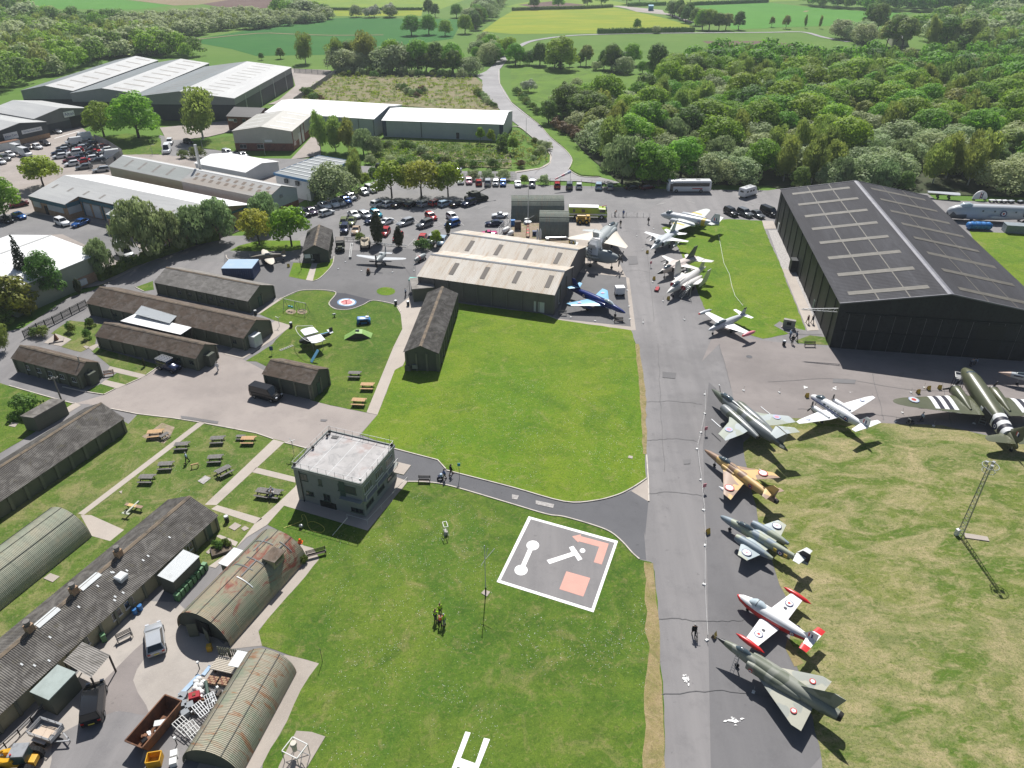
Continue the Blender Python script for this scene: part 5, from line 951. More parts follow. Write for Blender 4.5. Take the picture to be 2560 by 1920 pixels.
def weeds(label,s,n,seed,mats):
 P=PL(s);rng=random.Random(seed);x0,x1=min(p.x for p in P),max(p.x for p in P);y0,y1=min(p.y for p in P),max(p.y for p in P);vs=[];fs=[];mi=[]
 for _ in range(n):
  c=Vector((rng.uniform(x0,x1),rng.uniform(y0,y1),0))
  if not ins(c,P):continue
  r_=rng.uniform(.3,1.6);h=rng.uniform(.15,.9);k=rng.randrange(len(mats))
  for _ in range(int(10+14*r_)):
   p=c+Vector((rng.gauss(0,r_*.6),rng.gauss(0,r_*.6),rng.uniform(0,h)));a_=rng.uniform(0,6.28);q=rng.uniform(.12,.3);i=len(vs);d=Vector((math.cos(a_)*q,math.sin(a_)*q,0));u=Vector((rng.uniform(-.15,.15),rng.uniform(-.15,.15),q*1.2));vs+=[p-d,p+d,p+d*.6+u,p-d*.6+u];fs.append((i,i+1,i+2,i+3));mi.append(k)
 me=bpy.data.meshes.new('weeds');me.from_pydata(vs,[],fs);me.polygons.foreach_set('material_index',mi);me.update();o=bpy.data.objects.new('weeds',me);COL.objects.link(o);[me.materials.append(LEAF[m])for m in mats];tag(o,label,'weeds',kind='stuff')
def ins(p,P):
 c=False
 for i in range(len(P)):
  a,b=P[i],P[(i+1)%len(P)]
  if(a.y>p.y)!=(b.y>p.y)and p.x<(b.x-a.x)*(p.y-a.y)/(b.y-a.y)+a.x:c=not c
 return c
weeds('rough weeds and grass tufts over the wasteland','b 640,640 1880,665 1950,740 1960,800 2100,950 1500,930 1200,900 400,880 440,780',900,1,['brown','shrub','sallow','lime','brown'])
weeds('rough weeds below the long white warehouse','b 1000,1210 1880,1250 2190,1300 2190,1440 1000,1430',700,2,['shrub','lime','sallow','brown'])
weeds('tufts along the inside of the road bend','c 0,1110 180,1220 300,1310 310,1380 220,1440 0,1470',160,3,['shrub','sallow','brown'])
sheet('woodland_floor','c 1260,700 1430,580 1700,535 2212,550 d 600,560 1380,570 2212,520 2900,520 F 2700,470 x 2212,640 h 1300,288 100,248 c 2212,1600 1480,1590 950,1592 640,1330 460,1120 430,950 700,900 1000,930 1270,860',mat('woodland_floor_shade',(.035,.05,.015),.95,layers=[((.06,.06,.03),.3,.45,.7)]),layer=46)  # floor darkened in colour so gaps between trees read as shade
def inside(p,P):
 c=False;n=len(P)
 for i in range(n):
  a,b=P[i],P[(i+1)%n]
  if(a.y>p.y)!=(b.y>p.y)and p.x<(b.x-a.x)*(p.y-a.y)/(b.y-a.y)+a.x:c=not c
 return c
def scatter(P,dmin,rng,tries=9000,occ=None):
 x0,x1=min(p.x for p in P),max(p.x for p in P);y0,y1=min(p.y for p in P),max(p.y for p in P);out=occ or[];new=[];grid={}
 for _ in range(tries):
  p=Vector((rng.uniform(x0,x1),rng.uniform(y0,y1),0))
  if not inside(p,P):continue
  c=(int(p.x//dmin),int(p.y//dmin))
  if any((p-q).length<dmin for dx in(-1,0,1)for dy in(-1,0,1)for q in grid.get((c[0]+dx,c[1]+dy),())):continue
  grid.setdefault(c,[]).append(p);new.append(p)
 return new
LOW={}
def low_crown(kind):
 if kind not in LOW:
  r2=random.Random(hash(kind)%1000 if False else len(LOW)+5);LOW[kind]=[]
  for v in range(3):
   if kind=='sallow':lo=lobes_dome(r2,7,4.8,.2,10,(.36,.5),.9)
   elif kind=='birch':lo=[(r2.uniform(-1,1),r2.uniform(-1,1),3+9*k/8,1.6+1.3*math.sin(PI*min(1,.2+.7*k/8)),2.)for k in range(9)]
   else:lo=lobes_dome(r2,12,5.6,1.,12,(.32,.46))
   LOW[kind].append(leaf_cloud(lo,900,.82,r2,.6 if kind=='birch' else 0,.1,.34))
 return LOW[kind]
def mass(name,label,pts,pick,rng,cat='wood'):
 kinds=['oak','dark','sallow','birch','brown','lime'];vs=[];fs=[];mi=[]
 for p in pts:
  k,h=pick(p,rng);base={'sallow':'sallow','birch':'birch'}.get(k,'oak');H={'sallow':7,'birch':14}.get(base,12)
  v,f_=rng.choice(low_crown(base));s=h/H;w=s*rng.uniform(1.,1.4);a=rng.uniform(0,6.28);ca,sa=math.cos(a)*w,math.sin(a)*w;n=len(vs)
  vs+=[(p.x+q.x*ca-q.y*sa,p.y+q.x*sa+q.y*ca,q.z*s)for q in v];fs+=[tuple(i+n for i in g_)for g_ in f_];mi+=[kinds.index(k)]*len(f_)
 me=bpy.data.meshes.new(name);me.from_pydata(vs,[],fs);me.polygons.foreach_set('material_index',mi);me.update()
 o=bpy.data.objects.new(name,me);COL.objects.link(o)
 for k in kinds:me.materials.append(LEAF[k])
 return tag(o,label,cat,kind='stuff')
W1=PL('c 1290,740 1430,610 1700,560 2212,575 d 400,580 800,590 1390,600 2212,560 2700,560 F 2650,440 x 2212,560 h 1300,250 100,220 c 2212,1540 1480,1540 1000,1540 720,1330 560,1150 450,1040 440,960 700,910 1000,940 1290,870')
pts=scatter(W1,7.4,random.Random(5),16000)
def kind_at(p,rng):
 g=math.sin(p.x*.045+1.3)*math.cos(p.y*.05-.7)+.6*math.sin(p.x*.11+p.y*.07);near=p.y<262
 if near and rng.random()<.8:return rng.choice(['sallow','sallow','sallow','willow','birch'])
 if g>.55:return rng.choice(['sallow','sallow','birch','oak'])
 return rng.choice(['oak','oak','oak','oak','dark_tree','brown_tree','birch','sallow'])
HT=dict(oak=(9,16),dark_tree=(10,15),sallow=(6.5,9.5),birch=(11,15),brown_tree=(9,12),willow=(8,11))
WL=dict(oak=('green broadleaf tree in the wood beyond the car park','broadleaf trees in the wood'),dark_tree=('dark green broadleaf tree in the wood beyond the car park','dark trees in the wood'),sallow=('pale grey-green willow in the wood beyond the car park','pale willows in the wood'),birch=('slender birch in the wood beyond the car park','birches in the wood'),brown_tree=('brownish thin-leaved tree in the wood beyond the car park','brownish trees in the wood'),willow=('feathery willow in the wood beyond the car park','feathery willows in the wood'))
pts.sort(key=lambda p:p.length);rng=random.Random(21);far=[];cnt={}
for p in pts:
 if abs(p.x)>p.y*.72+20:continue
 k=kind_at(p,rng)
 if sum(cnt.values())>=330:far.append(p);continue
 cnt[k]=cnt.get(k,0)+1;tree(k,p,rng.uniform(*HT[k]),WL[k][0],WL[k][1],rng.uniform(1.05,1.4),rng=rng)
def pick_mix(p,rng):k=kind_at(p,rng);return({'dark_tree':'dark','brown_tree':'brown','willow':'sallow'}.get(k,k),rng.uniform(*HT[k]))
mass('woodland','farther trees of the wood merging into one green canopy',far,pick_mix,random.Random(3))
print('wood',len(pts),cnt,len(far))
def pick_left(p,rng):k=rng.choice(['oak','oak','dark','dark','birch','sallow','brown']);return k,rng.uniform(8,15)
def pick_pale(p,rng):k=rng.choice(['sallow','sallow','sallow','birch']);return k,rng.uniform(6,10)
def pick_dark(p,rng):return rng.choice(['dark','dark','birch','oak']),rng.uniform(13,19)
mass('woodland','mixed wood behind the grey warehouses at upper left',scatter(PL('a -500,300 300,290 620,310 1000,330 1350,350 1550,420 1700,480 1680,510 1150,490 940,520 120,740 0,800 -500,900'),7.,random.Random(8),9000),pick_left,random.Random(9))
mass('woodland','pale willow belt beyond the upper left wood',scatter(PL('a 950,270 1300,200 1700,160 2000,140 2212,150 b 300,175 620,160 630,178 300,215 0,250 a 1900,265 1750,290 1650,310 1250,300'),7.,random.Random(10),8000),pick_pale,random.Random(11))
mass('woodland','dark hedgerow wood at the top left corner',scatter(PL('a -300,150 100,170 500,190 1000,200 1200,215 900,232 400,228 100,218 -300,225'),8.,random.Random(12),7000),pick_left,random.Random(13))
mass('woodland','tree clumps by the brown field at the top',scatter(PL('b 160,110 330,120 560,140 620,158 300,170 280,160'),7.,random.Random(15),4000),pick_left,random.Random(16))
mass('woodland','dark far wood along the top right horizon',scatter(PL('d 300,30 900,62 2300,50 2300,105 1400,100 900,95 400,58'),9.5,random.Random(17),6000),pick_dark,random.Random(18))
mass('woodland','trees round the far white roofs at the right',scatter(PL('d 1250,260 1500,220 1900,160 2400,150 2400,500 1750,480 1500,420'),9.,random.Random(19),5000),pick_left,random.Random(20))
mass('woodland','far trees and hedges along the top left skyline',scatter(PL('a -400,40 250,50 200,110 -300,110'),11.,random.Random(22),2500),pick_dark,random.Random(23))
def hedge(label,s,w,h,m='dark'):
 P=PL(s);rng=random.Random(len(label));vs=[];fs=[];o0=P[0]
 for a,b in zip(P,P[1:]):
  L=(b-a).length;d=(b-a)/L;n=Vector((-d.y,d.x,0))
  for _ in range(int(L*9)):
   t=rng.uniform(0,L);y=rng.uniform(-1,1);z=rng.uniform(.1,1)
   if rng.random()<.5:z=1
   else:y=rng.choice((-1,1))
   p=a+d*t+n*y*w/2*rng.uniform(.85,1.1)+Vector((0,0,h*z*rng.uniform(.9,1.08)))-o0;q=.45;i=len(vs);r1=Vector((rng.uniform(-1,1),rng.uniform(-1,1),rng.uniform(-1,1))).normalized();r2=r1.orthogonal().normalized()
   vs+=[p-r1*q,p-r2*q,p+r1*q,p+r2*q];fs.append((i,i+1,i+2,i+3))
  bm=MB();bm.bar(a-o0+Vector((0,0,h*.45)),b-o0+Vector((0,0,h*.45)),w*.8,h*.9);k=len(vs);vs+=[Vector(v)for v in bm.v];fs+=[tuple(i+k for i in f_)for f_ in bm.f]
 b=MB();b.v=[tuple(v)for v in vs];b.f=fs;o=b.build('hedge',LEAF[m]);o.location=o0;tag(o,label,'hedge')
hedge('dark clipped hedge along the far lane below the yellow field','c 738,290 1100,282 1575,275',2.5,3.2)
hedge('dark hedge line dividing the farthest fields','c 0,92 300,82 600,76 870,62',2.5,2.5)
hedge('dark hedge at the top right field boundary','c 1560,45 2212,20',2.5,3)
hedge('dark hedge across the far pale field','b 600,86 1000,88 1440,86',2.,2.)
hedge('hedge crossing the far farmland near the track','c 1000,55 1180,48 1330,45',2.5,3)
hedge('clipped privet hedge along the museum drive','e 860,1045 1000,985 1150,915 1290,868 1500,795 1700,725 1900,685',1.5,1.7,'shrub')
# --- vehicles
CARCOL=dict(white=(.72,.73,.74),silver=(.42,.44,.46),grey=(.16,.17,.18),black=(.012,.013,.015),navy=(.012,.022,.06),blue=(.02,.10,.33),red=(.42,.015,.02),maroon=(.12,.012,.02),cyan=(.02,.32,.42),pink=(.55,.05,.20),green=(.02,.07,.045),sand=(.45,.34,.24),lightblue=(.33,.44,.55),rose=(.55,.28,.33),purple=(.05,.03,.07),olive=(.14,.17,.06))
for k,c in CARCOL.items():mat('car_'+k,c,.2,.25 if k in('silver','grey','blue','navy')else 0.,coat=.2,spec=.3,layers=[(tuple(q*.85 for q in c),1.5,.5,.8,3,(1,1,1),.4)])
mat('car_glass',(.012,.016,.02),.06,spec=.7);mat('tyre',(.012,.012,.013),.85);mat('rim',(.3,.31,.32),.35,metal=.7);mat('headlight',(.55,.57,.6),.1,spec=.8);mat('taillight',(.30,.01,.01),.2,spec=.6);mat('plastic_black',(.02,.02,.022),.6);mat('number_plate',(.65,.55,.08),.5);mat('plate_white',(.7,.7,.68),.5)
M=MATS
def ring_box(x,hw,z0,z1,ch=.12,top=.92):
 return[(x,-hw*.94,z0),(x,hw*.94,z0),(x,hw,z0+ch),(x,hw,z0+(z1-z0)*.55),(x,hw*.96,z1-ch*.6),(x,hw*top*.9,z1),(x,-hw*top*.9,z1),(x,-hw*.96,z1-ch*.6),(x,-hw,z0+(z1-z0)*.55),(x,-hw,z0+ch)]
def frustum(b,x0,x1,hw,z0,X0,X1,HW,z1):
 vs=[(x0,-hw,z0),(x1,-hw,z0),(x1,hw,z0),(x0,hw,z0),(X0,-HW,z1),(X1,-HW,z1),(X1,HW,z1),(X0,HW,z1)]
 b.add(vs,[(3,2,1,0),(4,5,6,7),(0,1,5,4),(1,2,6,5),(2,3,7,6),(3,0,4,7)]);return[Vector(v)for v in vs]
CT={}
def car_type(kind,L,W,H,belt,hood,boot,cab,nose=.55):
 """cab = (rear base, front base, rear top, front top) in x, metres from the middle, front is +x"""
 hw=W/2;b=MB();st=[(-L/2,hw*.86,.42,boot*.93),(-L/2+.15,hw*.95,.26,boot),(-L/2+.8,hw,.22,belt),(cab[0]+.5,hw,.2,belt),(cab[1]-.2,hw,.2,belt),(cab[1]+.15,hw*.99,.2,hood+.03),(L/2-.6,hw*.96,.22,hood-.06),(L/2-.14,hw*.86,.28,hood-.2),(L/2,hw*.74,.38,nose)]
 b.loft([ring_box(*s)for s in st])
 V=frustum(b,cab[0],cab[1],hw*.93,belt-.02,cab[2],cab[3],hw*.74,H)
 for sx in(L*.31,-L*.3):
  for sy in(-1,1):pass
 parts=[('body',b.mesh('car_body',40),None)]
 def inset(q,k,off):
  c=sum(q,Vector())/4;n=(q[1]-q[0]).cross(q[3]-q[0]).normalized();m=MB();m.add([p.lerp(c,k)+n*off for p in q],[(0,1,2,3)]);return m.mesh('pane')
 parts+=[('windscreen',inset([V[1],V[2],V[6],V[5]],.1,.012),'car_glass'),('rear_window',inset([V[3],V[0],V[4],V[7]],.14,.012),'car_glass'),('side_window',inset([V[0],V[1],V[5],V[4]],.1,.012),'car_glass'),('side_window',inset([V[2],V[3],V[7],V[6]],.1,.012),'car_glass')]
 wh=MB();wh.tube((0,-.11,0),(0,.11,0),.33 if kind!='offroader' else .37,None,14);wm=wh.mesh('wheel',40)
 rm=MB();rm.tube((0,-.118,0),(0,.118,0),.2,None,10);rmm=rm.mesh('rim')
 for sx in(L*.31,-L*.3):
  for sy in(-1,1):parts.append(('wheel',wm,'tyre',(sx,sy*(hw-.09),.33),rmm))
 for sy in(-1,1):
  m=MB().box((L/2-.1,sy*hw*.62,hood-.24),(.18,.34,.15));parts.append(('headlight',m.mesh('headlight'),'headlight'))
  m=MB().box((-L/2+.07,sy*hw*.72,boot-.2),(.16,.26,.22));parts.append(('taillight',m.mesh('taillight'),'taillight'))
 parts.append(('number_plate',MB().box((-L/2-.01,0,.6),(.03,.5,.12)).mesh('plate'),'number_plate'))
 CT[kind]=parts
car_type('hatchback',4.1,1.76,1.48,.93,.92,.95,(-1.98,1.0,-1.62,.22))
car_type('saloon',4.6,1.8,1.42,.92,.9,.98,(-1.75,.95,-1.05,.15))
car_type('estate',4.6,1.8,1.48,.93,.9,.95,(-2.22,.95,-2.0,.15))
car_type('offroader',4.5,1.88,1.72,1.08,1.06,1.08,(-2.15,.95,-1.95,.3),.7)
car_type('people_carrier',4.5,1.85,1.75,1.05,1.0,1.05,(-2.18,1.35,-2.0,.45),.62)
car_type('van',5.0,1.95,2.0,1.15,1.1,1.15,(-2.45,1.75,-2.42,.95),.7)
car_type('big_van',5.6,2.05,2.55,1.2,1.2,1.2,(-2.76,1.9,-2.74,1.05),.75)
car_type('convertible',4.1,1.75,1.22,.88,.86,.9,(-.7,.75,-.45,.2))
car_type('coupe',4.5,1.82,1.32,.9,.88,.95,(-1.9,.9,-.85,.1))
WORD=dict(hatchback='hatchback',saloon='saloon car',estate='estate car',offroader='off-roader',people_carrier='people carrier',van='van',big_van='tall van',convertible='open-top car',coupe='coupe')
def car(kind,col,p,rz,label,group=None,rims=True):
 r=thing('van' if 'van' in kind else 'car',label,'van' if 'van' in kind else 'car',p,rz,group);r.scale=(1.09,1.09,1.09)
 for pt in CT[kind]:
  o=bpy.data.objects.new(pt[0],pt[1]);COL.objects.link(o);o.parent=r
  if not pt[1].materials:pt[1].materials.append(M[pt[2]]if pt[2]else M['car_white'])
  if pt[2]is None:o.material_slots[0].link='OBJECT';o.material_slots[0].material=M['car_'+col]
  if len(pt)>3:
   o.location=pt[3]
   if rims:
    q=bpy.data.objects.new('rim',pt[4]);COL.objects.link(q);q.parent=o
    if not pt[4].materials:pt[4].materials.append(M['rim'])
  if 'van' in kind and pt[0]in('side_window','rear_window')and col=='white':o.material_slots[0].link='OBJECT';o.material_slots[0].material=M['plate_white']
 return r
ORD='first second third fourth fifth sixth seventh eighth ninth tenth eleventh twelfth thirteenth fourteenth fifteenth sixteenth seventeenth eighteenth nineteenth twentieth twenty-first twenty-second twenty-third twenty-fourth twenty-fifth twenty-sixth twenty-seventh twenty-eighth twenty-ninth thirtieth thirty-first thirty-second thirty-third thirty-fourth'.split()
KD=dict(h='hatchback',s='saloon',e='estate',o='offroader',p='people_carrier',v='van',V='big_van',c='convertible',k='coupe')
CN=dict(lightblue='light blue',rose='pale pink',sand='sand coloured')
def row(r,dx,dy,where,group,s,rims=False):
 """s: 'x,y,kind,colour ...' middle of each car on the ground; (dx,dy) direction of the fronts"""
 it=[q.split(',')for q in s.split()];it.sort(key=lambda q:float(q[0]))
 for n,q in enumerate(it):
  x,y=float(q[0]),float(q[1]);p=G(r,x,y);d=G(r,x+dx*.3,y+dy*.3)-p
  if len(q)>4:d=-d
  car(KD[q[2]],q[3],p,math.atan2(d.y,d.x)+random.uniform(-.06,.06),'%s %s, %s from the left %s'%(CN.get(q[3],q[3]),WORD[KD[q[2]]],ORD[n],where),group,rims)
row('f',0,60,'in the row against the car park fence','cars along the car park fence','1510,196,h,white 1590,198,s,white 1770,196,e,white 1840,200,h,rose 1925,212,h,red,r 2005,212,o,silver,r 2072,216,h,silver 2135,216,h,blue 2262,222,k,white 2386,226,p,grey 2602,234,h,red,r 2708,240,o,grey,r 2790,240,h,white,r 2960,244,o,lightblue,r 3060,246,e,silver,r')
row('g',60,-8,'in the shade of the trees by the coach','cars in the shade by the coach','1040,252,s,black 1165,252,h,maroon')
row('B',190,-62,'in the row shaded by the island trees','cars shaded by the island trees','325,518,o,white 505,518,h,white 685,522,s,black 905,520,e,black 1110,515,h,silver 1310,500,h,red 1490,508,e,lightblue 1690,512,s,black',True)
row('A',150,75,'in the slanting row below the office block','cars in the slanting row','740,720,h,grey 840,685,o,black 960,645,s,purple 1190,545,s,white 1340,515,o,white 1450,495,h,silver 1560,455,h,blue 1640,395,h,white 1865,310,h,silver 1990,265,o,white 2080,222,s,white',True)
row('B',150,80,'in the middle bays nosing towards the tower','cars in the middle bays','-100,708,s,white 100,715,e,silver 285,690,h,cyan 1232,738,h,red 1600,745,h,white',True)
row('B',-170,60,'in the middle bays nosing left','cars in the middle bays','205,805,h,navy 440,830,k,white 785,840,e,silver 1120,875,o,grey 1595,862,h,blue 1880,505,o,navy',True)
row('A',190,-60,'driving alone along the car park lane',None,'1225,672,h,white',True)
row('A',-60,120,'among the cars behind the military display','cars behind the military display','1540,960,o,navy 1730,975,k,sand 1520,840,h,olive 1655,825,s,olive',False)
row('B',-60,90,'behind the cypresses and border shrubs','cars behind the border shrubs','440,1010,h,red 660,1095,h,red 1075,1135,h,red 1245,1150,o,silver 1420,1170,h,lightblue',False)
row('u',-160,6,'parked by the arched hut fence','cars by the arched hut fence','415,290,c,white 350,385,k,navy 280,505,c,pink',True)
row('v',90,42,'in the short row beside the bomber','cars beside the silver bomber','1230,262,o,black 1390,272,o,grey 1530,282,s,grey 1665,262,v,black',True)
row('y',150,45,'on the estate yard beside the sign-fronted unit','cars beside the sign-fronted unit','1000,85,c,silver 790,290,s,black 660,355,h,white 490,360,h,black 320,420,V,white 450,480,V,white 190,490,h,white 100,555,o,grey 20,615,h,white')
row('y',-150,20,'in the crowded fenced lot','cars in the crowded lot','1280,268,v,white 1440,215,V,white 1110,365,s,black 1290,350,s,black 1085,415,h,silver 1030,455,s,navy 1290,465,o,white 1385,375,h,silver 1335,420,h,red 1500,350,s,black 1560,300,e,black 1760,355,s,maroon 1830,412,h,white 1600,390,s,black 1650,435,c,red 1555,478,s,black 1405,505,s,black 1340,548,k,navy 1215,590,h,maroon 1430,602,s,red 1570,560,h,white 1645,515,s,black 1685,600,e,black 1755,498,s,grey 1910,520,V,white 1895,592,h,black 1040,520,h,white 1250,650,h,white 1460,705,e,grey 1755,752,e,silver')
row('a',-35,90,'on the estate road by the large tree','vehicles by the large tree','1470,1245,o,white 1448,1315,V,white')
row('a',120,40,'on the estate road by the cream workshop','cars by the cream workshop','1630,1240,h,black 1970,1338,p,silver 2100,1355,s,silver')
row('b',120,4,'on the road beyond the car park fence','cars on the road beyond the fence','1100,1465,o,black 1550,1480,s,navy 1712,1480,o,silver')
row('e',120,40,'in the trade units yard','cars in the trade units yard','545,560,o,white 55,535,s,black 170,500,s,blue')
row('e',-120,45,'in front of the recessed roller doors',None,'700,562,s,blue')
row('e',110,50,'half hidden by the drive willows',None,'1085,830,V,white')
row('e',-100,20,'under the tree at the left edge',None,'165,400,s,maroon')
car('hatchback','silver',G('m',1350,575),heading(G('m',1368,690),G('m',1338,440)),'silver hatchback on the bright concrete of the works yard')
car('people_carrier','black',G('m',825,1130),heading(G('m',815,1240),G('m',838,1010)),'black people carrier with a lit tail light in the works yard')
car('van','black',G('j',95,462),heading(G('j',20,440),G('j',190,485)),'black minibus van beside the short mossy hut')
def rr_offroader():
 p=G('i',1470,222);rz=heading(G('i',1400,200),G('i',1560,250));t=thing('off_road_vehicle','navy long off-roader with a loaded roof rack by the hut','car',p,rz)
 b=MB();b.loft([ring_box(*s)for s in((-2.2,.86,.5,1.25),(-2.1,.88,.45,1.3),(.9,.88,.45,1.3),(1.0,.86,.45,1.22),(2.0,.84,.5,1.15),(2.1,.8,.55,1.05))]);frustum(b,-2.15,.75,.84,1.28,-2.1,.35,.74,1.95);b.build('body',M['car_navy'],t,40)
 for y in(-.82,.82):MB().box((-.7,y,1.6),(2.3,.05,.36)).build('side_window',M['car_glass'],t)
 MB().box((.62,0,1.6),(.06,1.3,.4)).build('windscreen',M['car_glass'],t);MB().box((1.9,0,1.0),(.1,1.1,.3)).build('grille',M['plastic_black'],t)
 for x in(-1.35,1.45):
  for y in(-.8,.8):
   w=MB().tube((x,y-.13,.4),(x,y+.13,.4),.4,None,14).build('wheel',M['tyre'],t);MB().tube((x,y-.14,.4),(x,y+.14,.4),.22,None,10).build('rim',M['rim'],w)
 for y in(-.55,.55):MB().tube((2.05,y,.95),(2.14,y,.95),.1,None,10).build('headlight',M['headlight'],t)
 b=MB()
 for y in(-.8,-.4,0,.4,.8):b.bar((-2.1,y,2.12),(.5,y,2.12),.05)
 for k in range(8):b.bar((-2.1+k*.37,-.8,2.12),(-2.1+k*.37,.8,2.12),.07)
 for x in(-2.,-.8,.4):
  for y in(-.78,.78):b.bar((x,y,1.9),(x,y,2.12),.05)
 b.build('roof_rack',M['galvanised'],t);MB().tube((-2.3,0,1.0),(-2.1,0,1.0),.36,None,14).build('spare_wheel',M['tyre'],t)
rr_offroader()
p0,p1=G('g',1342,282),G('g',1716,282);Lb=(p1-p0).length;t=thing('coach','white coach with a long dark window band by the wood','coach',(p0+p1)/2+Vector((0,1.2,0)),PI+heading(p0,p1))
b=MB();b.loft([ring_box(x,w,z0,z1,.2)for x,w,z0,z1 in((-Lb/2,1.15,.5,3.2),(-Lb/2+.25,1.25,.35,3.45),(Lb/2-.6,1.25,.35,3.45),(Lb/2-.15,1.2,.35,3.3),(Lb/2,1.05,.4,2.2))]);b.build('body',M['car_white'],t,40)
for y in(-1.25,1.25):MB().box((-.4,y,2.3),(Lb-2.,.05,1.0)).build('side_window',M['car_glass'],t)
MB().box((Lb/2-.2,0,2.3),(.3,2.1,1.5),M=Matrix.Identity(4)).build('windscreen',M['car_glass'],t);MB().box((Lb/2-1.1,1.26,1.5),(.9,.05,2.1)).build('door',M['car_glass'],t)
for x in(-Lb*.27,Lb*.3):
 for y in(-1.15,1.15):w=MB().tube((x,y-.15,.5),(x,y+.15,.5),.5,None,14).build('wheel',M['tyre'],t);MB().tube((x,y-.16,.5),(x,y+.16,.5),.27,None,10).build('rim',M['rim'],w)
for x in(-2.5,1.8):MB().box((x,0,3.5),(1.1,.9,.14)).build('roof_vent',M['wall_light_grey'],t)
MB().box((-Lb*.18,1.265,1.2),(3.,.02,.25)).build('side_lettering',M['sign_red'],t)
for y in(-.9,.9):MB().box((Lb/2-.02,y,.8),(.1,.4,.2)).build('headlight',M['headlight'],t)
p=G('g',2035,312);t=thing('motorhome','white motorhome parked beside the black hangar approach','motorhome',p,heading(G('g',1990,320),G('g',2090,290)))
b=MB();b.loft([ring_box(x,1.1,z0,z1,.12)for x,z0,z1 in((-3.,.6,2.75),(-2.9,.45,2.85),(1.7,.45,2.85),(2.3,.5,2.5))]);b.loft([ring_box(x,.95,.4,z1,.12)for x,z1 in((1.6,1.9),(2.6,1.3),(3.1,.95))]);b.build('body',M['car_white'],t,40)
for x in(-1.8,-.3,.9):MB().box((x,-1.11,1.8),(.8,.04,.5)).build('side_window',M['car_glass'],t)
MB().box((-3.0,0,1.9),(.05,1.1,.5)).build('rear_window',M['car_glass'],t)
for x in(-1.9,2.1):
 for y in(-.95,.95):MB().tube((x,y-.11,.34),(x,y+.11,.34),.34,None,12).build('wheel',M['tyre'],t)
for x in(-1.2,.6):MB().box((x,0,2.9),(.5,.5,.1)).build('roof_hatch',M['wall_light_grey'],t)
mat('lime_paint',(.36,.50,.05),.35,layers=[((.30,.42,.05),1.,.5,.7)]);mat('tow_yellow',(.55,.33,.03),.45,layers=[((.4,.24,.03),1.4,.5,.7)]);M=MATS
p0,p1=G('u',1205,312),G('u',1650,322);Lf=(p1-p0).length;t=thing('fire_engine','lime green airfield fire engine with white roof','fire engine',(p0+p1)/2+Vector((0,1.3,0)),heading(p0,p1))
b=MB();b.loft([ring_box(x,1.25,.75,z,.12)for x,z in((-Lf/2,2.9),(-Lf/2+.2,3.1),(Lf/2-2.4,3.1))]);b.loft([ring_box(x,1.25,.6,z,.12)for x,z in((Lf/2-2.35,2.9),(Lf/2-.5,2.85),(Lf/2-.1,1.9),(Lf/2,1.6))]);b.build('body',M['lime_paint'],t,40)
MB().box((-1.1,0,3.16),(Lf-2.4,2.3,.14)).build('roof',M['roof_white'],t);MB().box((0,-1.27,1.35),(Lf-.3,.03,.42)).build('stripe',M['plate_white'],t);MB().box((0,1.27,1.35),(Lf-.3,.03,.42)).build('stripe',M['plate_white'],t)
MB().box((Lf/2-.25,0,2.35),(.25,2.2,.9)).build('windscreen',M['car_glass'],t)
for y in(-1.26,1.26):MB().box((Lf/2-1.3,y,2.3),(1.5,.04,.7)).build('side_window',M['car_glass'],t)
for x in(-Lf*.3,-Lf*.16,Lf*.36):
 for y in(-1.1,1.1):w=MB().tube((x,y-.2,.62),(x,y+.2,.62),.62,None,14).build('wheel',M['tyre'],t);MB().tube((x,y-.21,.62),(x,y+.21,.62),.3,None,10).build('rim',M['plate_white'],w)
for k,x in enumerate((-Lf*.36,-Lf*.12)):MB().box((x,-1.27,2.3),(.9 if k else .6,.04,.8)).build('locker',M['wall_mid_grey'],t)
MB().tube((Lf/2-1.2,0,3.0),(Lf/2-1.2,0,3.35),.16,None,8).build('monitor',M['sign_red'],t);MB().tube((Lf/2-1.2,0,3.3),(Lf/2-.2,0,3.5),.07,None,8).build('nozzle',M['sign_red'],t)
p0,p1=G('u',1290,372),G('u',1460,376);t=thing('aircraft_tug','yellow four-wheeled aircraft tug in front of the fire engine','tug',(p0+p1)/2+Vector((0,1.,0)),heading(p0,p1))
MB().box((0,0,.95),(3.5,1.7,.7)).build('body',M['tow_yellow'],t);MB().tube((-1.6,0,1.65),(.6,0,1.65),.5,None,12).build('tank',M['tow_yellow'],t);MB().box((1.2,0,1.7),(.9,1.3,.9)).build('cab',M['tow_yellow'],t);MB().box((1.2,-.66,1.85),(.6,.04,.4)).build('cab_window',M['car_glass'],t)
for x in(-.85,.85):
 for y in(-.95,.95):w=MB().tube((x,y-.25,.62),(x,y+.25,.62),.62,None,14).build('wheel',M['tyre'],t);MB().tube((x,y-.26,.62),(x,y+.26,.62),.28,None,10).build('rim',M['tow_yellow'],w)
mat('army_dark',(.022,.026,.020),.75,layers=[((.04,.045,.033),1.,.45,.7)]);mat('army_olive',(.06,.07,.04),.75,layers=[((.09,.095,.06),1.,.45,.7)]);mat('army_sand',(.42,.36,.27),.75,layers=[((.32,.27,.2),.9,.45,.7)]);M=MATS
p=G('f',1905,355);t=thing('self_propelled_gun','dark tracked gun with a long raised barrel in the car park','tank',p,heading(G('f',1905,355),G('f',2000,335)))
b=MB();b.loft([ring_box(x,1.45,z0,z1,.1)for x,z0,z1 in((-3.2,.6,1.5),(-2.9,.4,1.75),(2.2,.4,1.7),(3.1,.7,1.2))]);b.build('hull',M['army_dark'],t,30)
